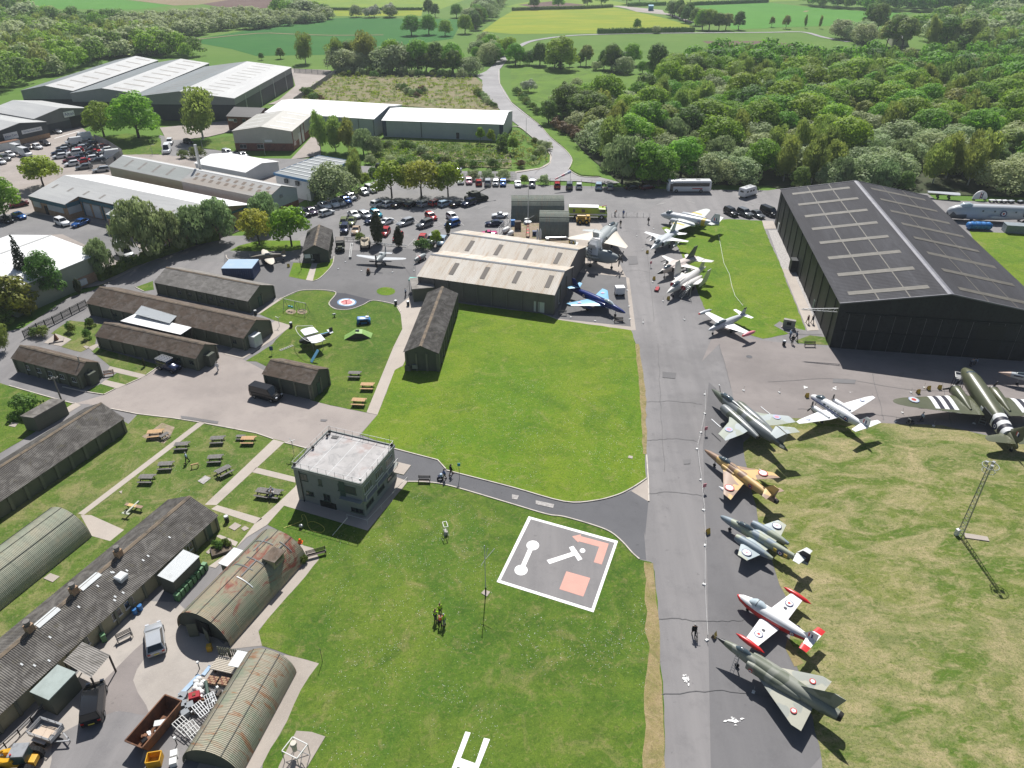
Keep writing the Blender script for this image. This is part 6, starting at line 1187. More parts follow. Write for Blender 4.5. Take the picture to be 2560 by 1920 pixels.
for y in(-1.35,1.35):
 tr=MB();tr.loft([[(x,y-.24,z)for x,z in TRK]if False else[(x,y+dy,z)for x,z in((-3.2,.7),(-2.6,.08),(2.5,.08),(3.2,.75),(2.7,1.05),(-2.8,1.05))]for dy in(-.26,.26)]);tr=tr.build('track',M['tyre'],t)
 for k in range(6):MB().tube((-2.3+k*.92,y-.3,.45),(-2.3+k*.92,y+.3,.45),.36,None,10).build('road_wheel',M['army_dark'],tr)
MB().box((-.6,0,2.25),(3.,2.5,1.1),taper=.82).build('turret',M['army_dark'],t);MB().tube((.6,0,2.4),(6.2,0,3.7),.13,.10,10).build('barrel',M['army_dark'],t);MB().tube((6.1,0,3.68),(6.7,0,3.82),.2,None,10).build('muzzle_brake',M['army_dark'],t);MB().tube((-.8,.5,2.8),(-.8,.5,3.05),.4,None,10).build('hatch',M['army_dark'],t)
for x,y in((-1.8,.7),(-1.5,-.8),(.3,-.9),(-2.7,.2)):MB().box((x,y,2.7),(.6,.5,.4),.3).build('stowage_box',M['army_olive'],t)
p=G('w',1345,285);t=thing('army_truck','dark green vintage army truck beside the visitor hut','truck',p,heading(G('w',1345,200),G('w',1340,290)))
MB().box((-.9,0,1.35),(3.,2.,1.4)).build('cargo_body',M['army_olive'],t);MB().box((1.0,0,1.3),(.9,1.7,1.5)).build('cab',M['army_dark'],t);MB().box((2.,0,1.05),(1.3,1.1,.8)).build('bonnet',M['army_olive'],t);MB().box((1.46,0,1.75),(.04,1.4,.45)).build('windscreen',M['car_glass'],t);MB().box((-.9,0,2.15),(3.1,2.1,.25),taper=.85).build('canvas_roof',mat('canvas',(.2,.18,.16),.9),t)
for x in(-1.5,1.9):
 for y in(-.85,.85):w=MB().tube((x,y-.15,.46),(x,y+.15,.46),.46,None,12).build('wheel',M['tyre'],t);MB().tube((x,y-.16,.46),(x,y+.16,.46),.22,None,8).build('rim',M['army_olive'],w)
for y in(-.62,.62):MB().tube((2.45,y,1.1),(2.6,y,1.1),.14,None,8).build('headlight',M['headlight'],t);MB().box((2.0,y*1.35,.95),(1.1,.4,.1)).build('mudguard',M['army_olive'],t)
p=G('w',1630,265);t=thing('armoured_car','sand coloured armoured car beside the tallest cypress','armoured car',p,heading(G('w',1635,200),G('w',1625,290)))
b=MB();b.loft([ring_box(x,w,z0,z1,.25)for x,w,z0,z1 in((-2.4,.9,.8,1.4),(-2.,1.05,.6,1.7),(.8,1.05,.6,1.7),(2.3,.8,.7,1.15))]);b.build('hull',M['army_sand'],t,25);b=MB();b.loft([[(.95*r_*math.cos(2*PI*k/8)-.2,.85*r_*math.sin(2*PI*k/8),z)for k in range(8)]for r_,z in((1,1.68),(.9,2.15),(.55,2.3))]);tt=b.build('turret',M['army_sand'],t);MB().tube((.5,0,2.0),(2.2,0,2.05),.05,None,8).build('barrel',M['army_dark'],tt)
MB().box((-.3,0,2.34),(.6,.5,.08)).build('hatch',M['army_dark'],tt)
for x in(-1.5,-.2,1.4):
 for y in(-1.,1.):MB().tube((x,y-.16,.52),(x,y+.16,.52),.5,None,12).build('wheel',M['tyre'],t)
for y in(-.7,.7):MB().box((1.5,y,1.3),(1.4,.35,.12)).build('mudguard',M['army_sand'],t)
def container(label,r,a,bb,w,h,m,top=None,name='container',ribs=14,z=0.):
 p0,p1=G(r,*a),G(r,*bb);L=(p1-p0).length;rz=heading(p0,p1);n=Vector((-math.sin(rz),math.cos(rz),0));t=thing(name,label,'container',(p0+p1)/2+n*w/2,rz)
 MB().box((0,0,h/2+.05),(L,w,h)).build('body',m,t)
 for k in range(ribs):
  for y in(-1,1):MB().box((-L/2+L*(k+.5)/ribs,y*(w/2+.02),h/2),(L/ribs*.4,.05,h*.9)).build('rib',m,t)
 MB().box((0,0,h+.09),(L+.05,w+.05,.08)).build('roof',top or m,t);MB().box((L/2+.02,0,h/2),(.05,w*.92,h*.9)).build('door',m,t);return t
mat('container_blue',(.02,.04,.12),.5,layers=[((.03,.06,.16),.8,.45,.7)]);mat('container_roof_blue',(.30,.42,.56),.5,layers=[((.36,.46,.58),.5,.45,.7)]);mat('container_grey',(.24,.28,.30),.55,layers=[((.18,.21,.22),.8,.45,.7)]);mat('tarpaulin',(.02,.16,.45),.45,layers=[((.10,.3,.6),1.5,.5,.7)]);M=MATS
container('navy container with a light blue roof beside the hut','w',(-5,640),(345,640),5.2,2.5,M['container_blue'],M['container_roof_blue'])
container('grey flat-sided container on the apron beyond the black hangar','x',(1880,1262),(2500,1300),2.6,1.9,M['container_grey'])
p0,p1=G('x',1245,1215),G('x',1665,1225);L=(p1-p0).length;t=thing('wrapped_load','long load wrapped in bright blue tarpaulin beside the black hangar','tarpaulin',(p0+p1)/2+Vector((0,1.,0)),heading(p0,p1))
b=MB();rr_=random.Random(4);b.loft([[(x,(1.15+rr_.uniform(-.1,.1))*math.cos(2*PI*k/12)*f_,.95+(.95+rr_.uniform(-.12,.12))*math.sin(2*PI*k/12)*f_)for k in range(12)]for x,f_ in[(-L/2,.6)]+[(-L/2+L*q/14,1.)for q in range(1,14)]+[(L/2,.6)]]);b.build('cover',M['tarpaulin'],t,True)
for k in range(5):bb=MB();bb.loft([[(-L/2+.6+k*L*.2+dx,1.22*math.cos(2*PI*q/12),.95+1.02*math.sin(2*PI*q/12))for q in range(12)]for dx in(0,.05)],False,False);bb.build('strap',M['tyre'],t)
container('white and rust trailer body beside the sign-fronted unit','y',(-60,420),(380,330),2.6,2.4,M['pale_sheet'],M['rusty_iron'],'trailer_body',8)
p=G('H',930,1070);t=thing('box_trailer','galvanised caged trailer loaded with boards in the works yard','trailer',p,heading(G('H',760,1010),G('H',1120,1130)))
MB().box((0,0,.72),(2.6,1.6,.08)).build('bed',M['steel_grey'],t)
for y in(-.8,.8):MB().box((0,y,.95),(2.6,.04,.4)).build('side_panel',M['galvanised'],t)
for x in(-1.3,1.3):MB().box((x,0,.95),(.04,1.6,.4)).build('end_panel',M['galvanised'],t)
for z in(1.3,1.45):
 b=MB();[b.bar(p_,q_,.04)for p_,q_ in(((-1.3,-.8,z),(1.3,-.8,z)),((-1.3,.8,z),(1.3,.8,z)),((-1.3,-.8,z),(-1.3,.8,z)),((1.3,-.8,z),(1.3,.8,z)))];b.build('cage_rail',M['galvanised'],t)
for x in(-1.3,-.43,.43,1.3):
 for y in(-.8,.8):MB().bar((x,y,1.1),(x,y,1.47),.05).build('cage_post',M['galvanised'],t)
for y in(-.95,.95):
 for x in(-.35,.35):MB().tube((x,y-.1,.33),(x,y+.1,.33),.33,None,12).build('wheel',M['tyre'],t)
 MB().box((0,y,.72),(1.5,.3,.06)).build('mudguard',M['galvanised'],t)
b=MB();b.bar((1.3,-.5,.55),(2.6,0,.55),.1);b.bar((1.3,.5,.55),(2.6,0,.55),.1);b.build('drawbar',M['galvanised'],t);MB().tube((2.3,.15,.05),(2.3,.15,.7),.05).build('jockey_wheel',M['tyre'],t)
for k,(x,y)in enumerate(((-.3,.1),(.4,.2),(.1,-.3),(-.6,-.35))):tag(MB().box((x,y,.82+.03*k),(1.2,.7,.04),.1*k).build('board',mat('chipboard',(.52,.42,.33),.8),t),None)
p=G('m',1370,1330);rz=heading(G('m',1290,1430),G('m',1500,1180));t=thing('skip','rusty brown open skip holding scrap in the works yard','skip',p,rz)
P_=[(-2.1,-.85,.15),(2.,-.85,.15),(2.,.85,.15),(-2.1,.85,.15)];Q_=[(-2.6,-1.0,1.55),(2.5,-1.0,1.55),(2.5,1.0,1.55),(-2.6,1.0,1.55)]
for nm,ids in(('side_wall',(0,1)),('end_wall',(1,2)),('side_wall',(2,3)),('end_wall',(3,0))):
 i,j=ids;a=[Vector(P_[i]),Vector(P_[j]),Vector(Q_[j]),Vector(Q_[i])];n=(a[1]-a[0]).cross(a[3]-a[0]).normalized()*.06;b=MB();b.add(a+[q-n for q in a],[(0,1,2,3),(7,6,5,4),(0,4,5,1),(1,5,6,2),(2,6,7,3),(3,7,4,0)]);b.build(nm,M['rusty_iron'],t)
MB().box((-.05,0,.15),(4.1,1.7,.06)).build('floor',M['rusty_iron'],t)
b=MB();[b.bar(Q_[k],Q_[(k+1)%4],.12)for k in range(4)];b.build('rim',M['rusty_iron'],t)
tag(MB().box((0,0,0),(1.2,.6,.12),.2).build('scrap_board',M['pale_sheet']),'white board lying inside the rusty skip','board').location=(p.x+.3,p.y+.25,.75)
rr_=random.Random(6)
for k in range(12):
 o=MB().box((0,0,0),(rr_.uniform(.2,.6),rr_.uniform(.1,.4),rr_.uniform(.1,.3)),rr_.uniform(0,3)).build('scrap_piece',M[rr_.choice(['black_metal','steel_grey','galvanised','rusty_iron'])]);tag(o,'scrap metal piece inside the rusty skip','scrap','scrap pieces in the skip');q=Vector((rr_.uniform(-1.8,.4),rr_.uniform(-.6,.6),0));q.rotate(Matrix.Rotation(rz,3,'Z'));o.location=(p.x+q.x,p.y+q.y,rr_.uniform(.25,.5));o.rotation_euler=(rr_.uniform(-.4,.4),rr_.uniform(-.4,.4),0)
mat('loader_yellow',(.62,.33,.01),.45,layers=[((.45,.24,.02),1.2,.5,.7)]);M=MATS
p=G('H',400,1640);t=thing('tractor_loader','yellow tractor loader with grey cab at the bottom left corner','tractor',p,heading(G('H',700,1450),G('H',100,1480)))
b=MB();b.loft([ring_box(x,.45,z0,z1,.1)for x,z0,z1 in((-1.7,.7,1.2),(-1.2,.6,1.3),(.4,.6,1.35),(1.6,.7,1.25))]);b.build('body',M['loader_yellow'],t,40);MB().box((-.6,0,1.9),(1.2,1.2,1.2),taper=.9).build('cab',mat('cab_glass_green',(.03,.06,.055),.2),t);MB().box((-.6,0,2.55),(1.4,1.35,.1)).build('cab_roof',M['steel_grey'],t)
for x,y,r_ in((-1.1,.85,.75),(-1.1,-.85,.75),(1.3,.75,.5),(1.3,-.75,.5)):
 w=MB().tube((x,y-.2,r_),(x,y+.2,r_),r_,None,18).build('wheel',M['tyre'],t);MB().tube((x,y-.21,r_),(x,y+.21,r_),r_*.5,None,10).build('rim',M['loader_yellow'],w)
 b=MB()
 for k in range(16):a=2*PI*k/16;b.bar((x+r_*math.cos(a),y-.2,r_+r_*math.sin(a)),(x+r_*math.cos(a+.15),y+.2,r_+r_*math.sin(a+.15)),.06)
 b.build('tread',M['tyre'],w)
for y in(-.62,.62):b=MB();b.bar((-.2,y,1.9),(1.4,y,1.6),.16,.25);b.bar((1.4,y,1.6),(2.5,y,.8),.16,.25);b.build('loader_arm',M['loader_yellow'],t)
b=MB();b.loft([[(x,y,z)for x,z in((2.3,1.1),(2.6,.3),(3.4,.25),(3.1,.45),(2.75,.55),(2.5,1.15))]for y in(-1.0,1.0)]);b.build('bucket',M['loader_yellow'],t);MB().tube((-.2,.5,2.6),(-.2,.5,2.75),.08).build('beacon',M['sign_red'],t)
for k,(x,y)in enumerate(((.7,.5),(.7,-.5))):MB().box((x,y*.9,1.65),(.9,.35,.45)).build('counterweight',M['loader_yellow'],t)
# --- aircraft
def camo(name,a,b_,c=None,s=.42,seed=0.,rough=.5,lo=.49,hi=.51):
 L=[(b_,s,lo,hi,1.5,(1,1,1),1.)]+([(c,s*.8,.55,.57,1.5,(1,1.3,1),1.)]if c else[])+[(tuple(k*.8 for k in a),1.5,.5,.8,5,(1,1,1),.35)]
 return mat(name,a,rough,layers=L,spec=.45)
camo('paint_mirage',(.24,.25,.21),(.14,.155,.115),s=.30);camo('paint_mirage_wing',(.36,.355,.29),(.27,.285,.255),s=.42,rough=.6)
camo('paint_buccaneer',(.17,.185,.19),(.10,.115,.085),s=.26,rough=.35);camo('paint_buccaneer_wing',(.36,.40,.40),(.30,.33,.27),s=.35,rough=.6)
camo('paint_desert',(.56,.375,.14),(.27,.17,.115),s=.36,rough=.5);camo('paint_meteor',(.30,.33,.255),(.20,.25,.29),s=.30);camo('paint_meteor_wing',(.40,.42,.345),(.36,.42,.44),s=.4,rough=.6)
camo('paint_olive',(.085,.095,.05),(.10,.105,.06),s=.5,lo=.35,hi=.7,rough=.35);camo('paint_brown',(.155,.125,.09),(.10,.105,.07),s=.4)
for n,c,r_ in(('air_white',(.74,.745,.75),.4),('air_silver',(.50,.52,.54),.35),('air_grey',(.46,.49,.51),.4),('air_pinkgrey',(.50,.43,.39),.5),('air_cream',(.58,.56,.53),.45),('air_red',(.55,.02,.02),.3),('air_navy',(.012,.03,.17),.2),('air_skyblue',(.17,.42,.64),.35),('air_dark',(.02,.022,.026),.4),('air_seagrey',(.30,.33,.33),.45),('air_palegrey',(.55,.57,.54),.5),('air_yellow',(.60,.42,.05),.45),('air_tan',(.55,.50,.42),.6),('air_darkgrey',(.10,.11,.12),.4),('tank_pink',(.62,.20,.24),.4),('air_radome',(.55,.40,.32),.5)):
 mat(n,c,r_,layers=[(tuple(k*.86 for k in c),.8,.5,.75,5,(1,1,1),.6),(tuple(k*.7 for k in c),2.5,.62,.8,5,(2,.4,1),.35)],spec=.45,coat=.15 if r_<.36 else 0.)
mat('roundel_blue',(.02,.03,.13),.5);mat('roundel_red',(.45,.03,.03),.5);mat('roundel_white',(.75,.75,.75),.5);mat('roundel_pink',(.62,.26,.33),.5);mat('roundel_pale',(.36,.40,.55),.5);mat('canopy_glass',(.06,.085,.10),.06,spec=.8);mat('canopy_bright',(.45,.52,.56),.08,spec=.8);mat('intake_red',(.33,.02,.03),.7);mat('exhaust',(.03,.028,.026),.6,metal=.4);mat('stripe_black',(.02,.021,.035),.5);mat('roundel_qred',(.42,.06,.05),.5)
M=MATS
def ell(x,zc,hw,hh,n=16,e=2.2):
 out=[]
 for k in range(n):
  t=2*PI*k/n;c,s=math.cos(t),math.sin(t);out.append((x,hw*math.copysign(abs(c)**(2/e),c),zc+hh*math.copysign(abs(s)**(2/e),s)))
 return out
class Plane:
 fat=1.15
 def __init__(s,name,label,nose,tail,L,span=None,tips=None,z=0.):
  P,Q=G(*nose),G(*tail);d=P-Q;d.z=0;k=d.length/L;c=(P+Q)/2;c.z=z;s.L=L
  s.t=thing(name,label,'aircraft',c,math.atan2(d.y,d.x));sy=k
  if tips:sy=(G(*tips[0])-G(*tips[1])).length/span
  s.t.scale=(k,sy,(k+sy)/2)
 def body(s,st,m,name='fuselage',e=2.2,n=16,y=0.,parent=None,caps=True):
  b=MB();k=1. if name=='canopy' else s.fat;b.loft([[(p[0],p[1]+y,p[2])for p in ell(q[0],q[1],q[2]*k,q[3]*k,n,e)]for q in st],caps,caps);return b.build(name,m,parent or s.t,50)
 def surf(s,name,m,st,th=.11,vert=False,y0=0.,parent=None):
  """st: (span position, leading x, trailing x, height)"""
  b=MB();rings=[]
  for yy,le,te,z in st:
   c=le-te;h=c*th/2;pr=[(le,0),(le-c*.12,h*.8),(le-c*.35,h),(te+c*.25,h*.5),(te,.012),(te,-.012),(te+c*.25,-h*.4),(le-c*.35,-h*.8),(le-c*.12,-h*.7)]
   rings.append([(x,q if vert else yy,yy if vert else z+q)if not vert else(x,y0+q,yy)for x,q in pr])
  b.loft(rings);o=b.build(name,m,parent or s.t,40)
  import bmesh as _b
  bm=_b.new();bm.from_mesh(o.data);_b.ops.recalc_face_normals(bm,faces=bm.faces);bm.to_mesh(o.data);bm.free();return o
 def pair(s,name,m,st,th=.11):
  return[s.surf(name,m,[(yy*k,le,te,z)for yy,le,te,z in st],th)for k in(-1,1)]
 def fin(s,m,st,th=.09,y0=0.,name='fin'):return s.surf(name,m,st,th,True,y0)
 def gear(s,legs,r=.35,w=.2,m='galvanised'):
  for x,y,z in legs:
   l=MB().tube((x,y,r),(x,y*.92,z),.07,.09).build('landing_gear_leg',M[m],s.t);MB().tube((x,y-w/2,r),(x,y+w/2,r),r,None,14).build('wheel',M['tyre'],l)
 def canopy(s,st,m='canopy_glass',e=2.,frames=()):
  o=s.body([(x,z+.07,w*1.08,h*1.08)for x,z,w,h in st],M[m],'canopy',e,12)
  for x,zc,hw,hh in frames:b=MB();b.loft([ell(x+d,zc+.07,hw*1.09,hh*1.09,12,2)for d in(-.04,.04)]);b.build('canopy_frame',M['air_darkgrey'],o)
  return o
 def disc(s,x,y,z,r,m,up=True,parent=None,side=0,n=20,tilt=0.,name='roundel'):
  b=MB()
  if side:pts=[(x+r*math.cos(2*PI*k/n),y+side*.0,z+r*math.sin(2*PI*k/n))for k in range(n)];b.add(pts,[tuple(range(n))if side<0 else tuple(reversed(range(n)))])
  else:b.add([(x+r*math.cos(2*PI*k/n),y+r*math.sin(2*PI*k/n),z+tilt*(r*math.sin(2*PI*k/n)))for k in range(n)],[tuple(range(n))])
  return b.build(name,M[m],parent or s.t)
 def roundel(s,x,y,z,r,ms,side=0,tilt=0.):
  p=None;y*=1.17 if side and abs(y)>.3 else 1.
  for k,(f_,m)in enumerate(ms):
   o=s.disc(x,y+side*.012*k,z+(0 if side else .012*k),r*f_,m,side=side,tilt=tilt,parent=p or s.t);p=p or o
 def prop(s,x,y,z,r,nb=3,m='air_dark',a0=.3,spin=.22,bw=1.5):
  h=MB();h.loft([[(x+dx,y+rr_*math.cos(2*PI*k/10),z+rr_*math.sin(2*PI*k/10))for k in range(10)]for dx,rr_ in((-.05,spin),(.25,spin*.8),(.5,.04))]);h=h.build('propeller_hub',M[m],s.t,50)
  for k in range(nb):
   a=a0+2*PI*k/nb;b=MB();b.loft([[(x+.12+dx,y+q*math.cos(a)-w*math.sin(a),z+q*math.sin(a)+w*math.cos(a))for dx,w in((.03,-ww),(.03,ww),(-.03,ww),(-.03,-ww))]for q,ww in((.1,.07*bw),(r*.5,.13*bw),(r*.95,.10*bw),(r,.04*bw))]);b.build('propeller_blade',M[m],h)
 def box(s,name,m,c,d,rz=0.,parent=None):
  if name in('cabin_window','side_stripe','squadron_mark','code_letter','cabin_door','cargo_door'):c=(c[0],c[1]*1.17,c[2])
  return MB().box(c,d,rz).build(name,M[m],parent or s.t)
RAF=[(1,'roundel_blue'),(.66,'roundel_white'),(.33,'roundel_red')];LOWVIS=[(1,'roundel_pale'),(.55,'roundel_pink')]
a=Plane('delta_fighter','grey-green camouflaged delta-wing jet, nearest of the row',('p',240,835,2.9),('p',1310,1530,2.3),15.)
a.body([(-7.5,2.2,.5,.5),(-6.5,2.2,.62,.62),(-3,2.25,.78,.78),(0,2.3,.82,.85),(2.2,2.4,.62,.72),(4.2,2.6,.48,.58),(5.6,2.65,.36,.4),(6.2,2.66,.26,.28)],M['paint_mirage'])
a.body([(6.2,2.66,.255,.275),(7.,2.68,.11,.12),(7.5,2.7,.01,.01)],M['air_dark'],'nose_cone')
for y in(-.78,.78):a.body([(2.9,2.3,.30,.5),(2.2,2.3,.40,.58),(-1,2.2,.45,.55),(-3.5,2.15,.2,.3)],M['paint_mirage'],'intake',y=y);a.body([(2.92,2.3,.22,.4),(2.8,2.3,.22,.4)],M['exhaust'],'intake_mouth',y=y)
ws=a.pair('wing',M['paint_mirage_wing'],[(.6,2.2,-5.0,1.85),(4.11,-4.1,-5.2,1.7)],.05)
a.fin(M['paint_mirage'],[(2.75,-2.3,-6.9,0),(5.0,-6.4,-7.7,0)]);a.canopy([(2.9,3.0,.2,.15),(3.5,3.08,.34,.34),(4.4,3.02,.34,.32),(5.1,2.85,.15,.12)],frames=((3.9,3.06,.35,.34),))
a.body([(-7.5,2.2,.5,.5),(-7.9,2.2,.42,.42)],M['exhaust'],'jet_pipe');a.gear(((4.2,0,2.2),),.28);a.gear(((-1.6,1.5,1.8),(-1.6,-1.5,1.8)),.38)
for y in(-2.5,2.5):a.roundel(-3.6,y,1.95,.36,[(1,'roundel_red'),(.65,'roundel_white'),(.3,'roundel_pale')])
for y in(-1,1):a.roundel(2.2,y*1.2,2.35,.24,[(1,'roundel_red'),(.7,'roundel_white'),(.35,'roundel_blue')],side=y)
lad=MB();[lad.bar((4.0+q,1.2,.05),(4.0+q,.55,2.7),.04)for q in(0,.42)];[lad.bar((4.,1.2-.65*k/8,.05+2.65*k/8),(4.42,1.2-.65*k/8,.05+2.65*k/8),.035)for k in range(1,8)];lad.build('boarding_ladder',M['galvanised'],a.t)
a=Plane('jet_trainer','white jet trainer with red belly and red wingtip tanks',('p',435,500,1.5),('p',1100,920,1.7),9.9,10.7,(('p',870,430,1.4),('p',470,870,1.4)))
a.body([(-4.9,1.85,.14,.2),(-4.,1.75,.28,.36),(-2.2,1.55,.5,.56),(0,1.45,.68,.7),(1.8,1.42,.72,.68),(3.4,1.4,.58,.5),(4.4,1.38,.36,.32),(4.95,1.38,.08,.08)],M['air_white'],e=2.4)
a.body([(-4.6,1.76,.22,.22),(-2.2,1.42,.54,.46),(0,1.3,.74,.58),(1.8,1.27,.78,.56),(3.4,1.28,.64,.42),(4.5,1.31,.40,.28),(5.03,1.37,.08,.08)],M['air_red'],'belly_paint',e=2.4)
a.body([(3.3,1.75,.35,.16),(4.2,1.6,.28,.12),(4.9,1.42,.08,.04)],M['air_darkgrey'],'anti_glare_panel')
a.canopy([(1.2,1.9,.3,.2),(1.9,2.0,.5,.46),(2.7,1.95,.5,.44),(3.4,1.75,.34,.15)],'canopy_bright',frames=((2.35,1.98,.505,.46),))
ws=a.pair('wing',M['air_white'],[(.6,1.35,-1.05,1.15),(4.95,.75,-.75,1.45)],.13)
for y in(-5.1,5.1):a.body([(1.9,1.45,.02,.02),(1.3,1.45,.2,.2),(.2,1.45,.28,.28),(-1.1,1.45,.2,.2),(-1.75,1.45,.02,.02)],M['air_red'],'wingtip_tank',y=y)
a.pair('tailplane',M['air_white'],[(.1,-3.9,-5.0,1.95),(2.05,-4.2,-5.0,1.95)],.1);a.fin(M['air_white'],[(1.9,-2.9,-5.0,0),(2.4,-3.7,-5.05,0),(3.1,-4.2,-5.1,0)])
for y in(-1,1):a.surf('tail_band',M['air_red'],[(y*1.2,-3.98,-5.02,1.95),(y*2.1,-4.1,-5.02,1.95)],.13)
for y in(-3.3,3.3):a.roundel(.1,y,1.48,.5,[(1,'roundel_blue'),(.82,'roundel_white'),(.35,'roundel_red')]);a.box('serial_mark','stripe_black',(.05,y*.72,1.42),(.35,.3,.02))
for y in(-1,1):
 a.roundel(-2.5,y*.6,1.62,.3,[(1,'roundel_blue'),(.7,'roundel_white'),(.35,'roundel_red')],side=y)
 for k,m in enumerate(('roundel_red','roundel_white','roundel_blue')):a.box('fin_flash',m,(-4.1-.18*k,y*.09,2.45),(.17,.03,.5))
a.gear(((3.4,0,1.),),.2);a.gear(((.1,1.7,1.1),(.1,-1.7,1.1)),.28)
a=Plane('twin_jet_fighter','grey-green twin-engined straight-winged jet fighter',('k',1805,1470,1.7),('p',1045,240,1.9),13.6,11.3,((None or 'F',1572,1199,1.9),('F',1692,1145,1.9)))
a.body([(-6.7,2.1,.12,.2),(-4.5,1.95,.36,.42),(-2,1.8,.55,.62),(1,1.75,.62,.68),(3.5,1.7,.6,.66),(5.4,1.65,.48,.5),(6.4,1.62,.3,.32),(6.75,1.62,.12,.13),(6.82,1.62,.02,.02)],M['paint_meteor'])
ws=a.pair('wing',M['paint_meteor_wing'],[(.5,2.0,-1.4,1.5),(3.,1.7,-1.25,1.6),(5.65,.7,-.7,1.8)],.12)
for y in(-2.3,2.3):
 n=a.body([(2.9,1.6,.42,.42),(2.2,1.6,.55,.55),(.3,1.6,.58,.58),(-1.6,1.6,.42,.42),(-2.8,1.62,.2,.2)],M['paint_meteor'],'engine_nacelle',y=y);a.body([(2.95,1.6,.34,.34),(2.8,1.6,.34,.34)],M['intake_red'],'intake_cover',y=y,parent=n)
a.canopy([(1.6,2.3,.2,.16),(2.3,2.42,.36,.34),(3.5,2.38,.36,.32),(4.3,2.15,.18,.12)],frames=((2.9,2.4,.37,.34),(3.8,2.3,.33,.26)))
a.pair('tailplane',M['air_palegrey'],[(.1,-4.9,-6.3,3.0),(2.0,-5.3,-6.2,3.0)],.1);a.fin(M['stripe_black'],[(2.1,-4.4,-6.7,0),(3.0,-5.0,-6.8,0),(3.9,-5.6,-6.75,0)])
for y in(-4.3,4.3):a.roundel(.1,y,1.92,.68,[(1,'roundel_blue'),(.86,'roundel_white'),(.25,'roundel_pink')])
for y in(-1,1):
 a.roundel(-3.,y*.62,1.85,.42,RAF,side=y)
 for x in(-2.2,-3.75):a.box('squadron_mark','air_yellow',(x,y*.55,1.85),(.5,.06,.5))
a.gear(((5.,0,1.3),),.26);a.gear(((.2,1.5,1.5),(.2,-1.5,1.5)),.38)
def swept(label,nose,tail,tips,paint_,wingm,quat,blue=False):
 a=Plane('swept_fighter',label,nose,tail,14.,10.26,tips)
 a.body([(-6.9,1.9,.34,.36),(-5.5,1.9,.46,.5),(-2.5,1.82,.62,.66),(0,1.75,.68,.72),(2.,1.72,.62,.70),(4.2,1.66,.46,.52),(6.,1.58,.30,.32),(6.75,1.55,.14,.15),(7.,1.55,.03,.03)],paint_)
 a.body([(-.5,2.35,.12,.12),(1.,2.45,.18,.18),(2.,2.42,.2,.2)],paint_,'spine');a.body([(-6.9,1.9,.32,.34),(-7.3,1.9,.27,.28)],M['exhaust'],'jet_pipe')
 a.canopy([(1.5,2.3,.2,.16),(2.3,2.42,.36,.34),(3.3,2.3,.35,.3),(4.3,2.0,.14,.1)],'canopy_bright' if blue else 'canopy_glass',frames=((3.2,2.32,.36,.31),))
 a.pair('wing',wingm,[(.5,2.3,-1.9,1.62),(1.2,1.9,-1.95,1.6),(5.13,-2.0,-3.4,1.5)],.085);a.pair('tailplane',wingm if blue else paint_,[(.1,-4.9,-6.3,2.75),(1.85,-5.9,-6.7,2.75)],.08);a.fin(paint_,[(2.0,-3.6,-6.6,0),(2.7,-4.7,-6.75,0),(4.1,-6.0,-7.1,0)])
 for y in(-.75,.75):a.body([(2.6,1.65,.16,.34),(1.8,1.65,.3,.4),(.2,1.65,.2,.3)],paint_,'wing_root_intake',y=y)
 if quat:
  for y in(-3.5,3.5):a.roundel(-1.55,y,1.74,.72,[(1,'roundel_qred'),(.76,'roundel_white')])
  for y in(-1,1):a.roundel(-2.9,y*.64,1.85,.38,[(1,'roundel_qred'),(.6,'roundel_white'),(.5,'air_navy')],side=y)
  for y in(-4.2,4.2):a.body([(-.2,1.25,.02,.02),(-.9,1.25,.22,.22),(-2.,1.25,.24,.24),(-3.,1.25,.03,.03)],M['air_white'],'drop_tank',y=y)
 else:
  for y in(-1,1):a.roundel(-3.0,y*.66,1.85,.42,RAF,side=y);a.box('side_stripe','roundel_white',(1.5,y*.66,1.5),(7.5,.03,.06))
  for y in(-2.4,2.4):a.body([(.9,1.0,.02,.02),(.2,1.,.24,.24),(-1.2,1.,.26,.26),(-2.2,1.,.03,.03)],M['air_navy'],'drop_tank',y=y)
  for y in(-3.3,3.3):a.roundel(-1.7,y,1.72,.4,[(1,'roundel_pale'),(.5,'roundel_pink')])
 a.gear(((4.6,0,1.3),),.24);a.gear(((-.6,2.2,1.5),(-.6,-2.2,1.5)),.36);return a
swept('sand and brown camouflaged swept-wing jet with red ringed roundels',('k',1665,905,1.6),('l',70,1355,1.8),(('F',1576,1077,1.5),('F',1681,1028,1.5)),M['paint_desert'],M['paint_desert'],True)
h=swept('glossy dark blue swept-wing jet with pale blue wings',('u',1860,1395,1.6),('u',1240,1112,1.9),None,M['air_navy'],M['air_skyblue'],False,True)
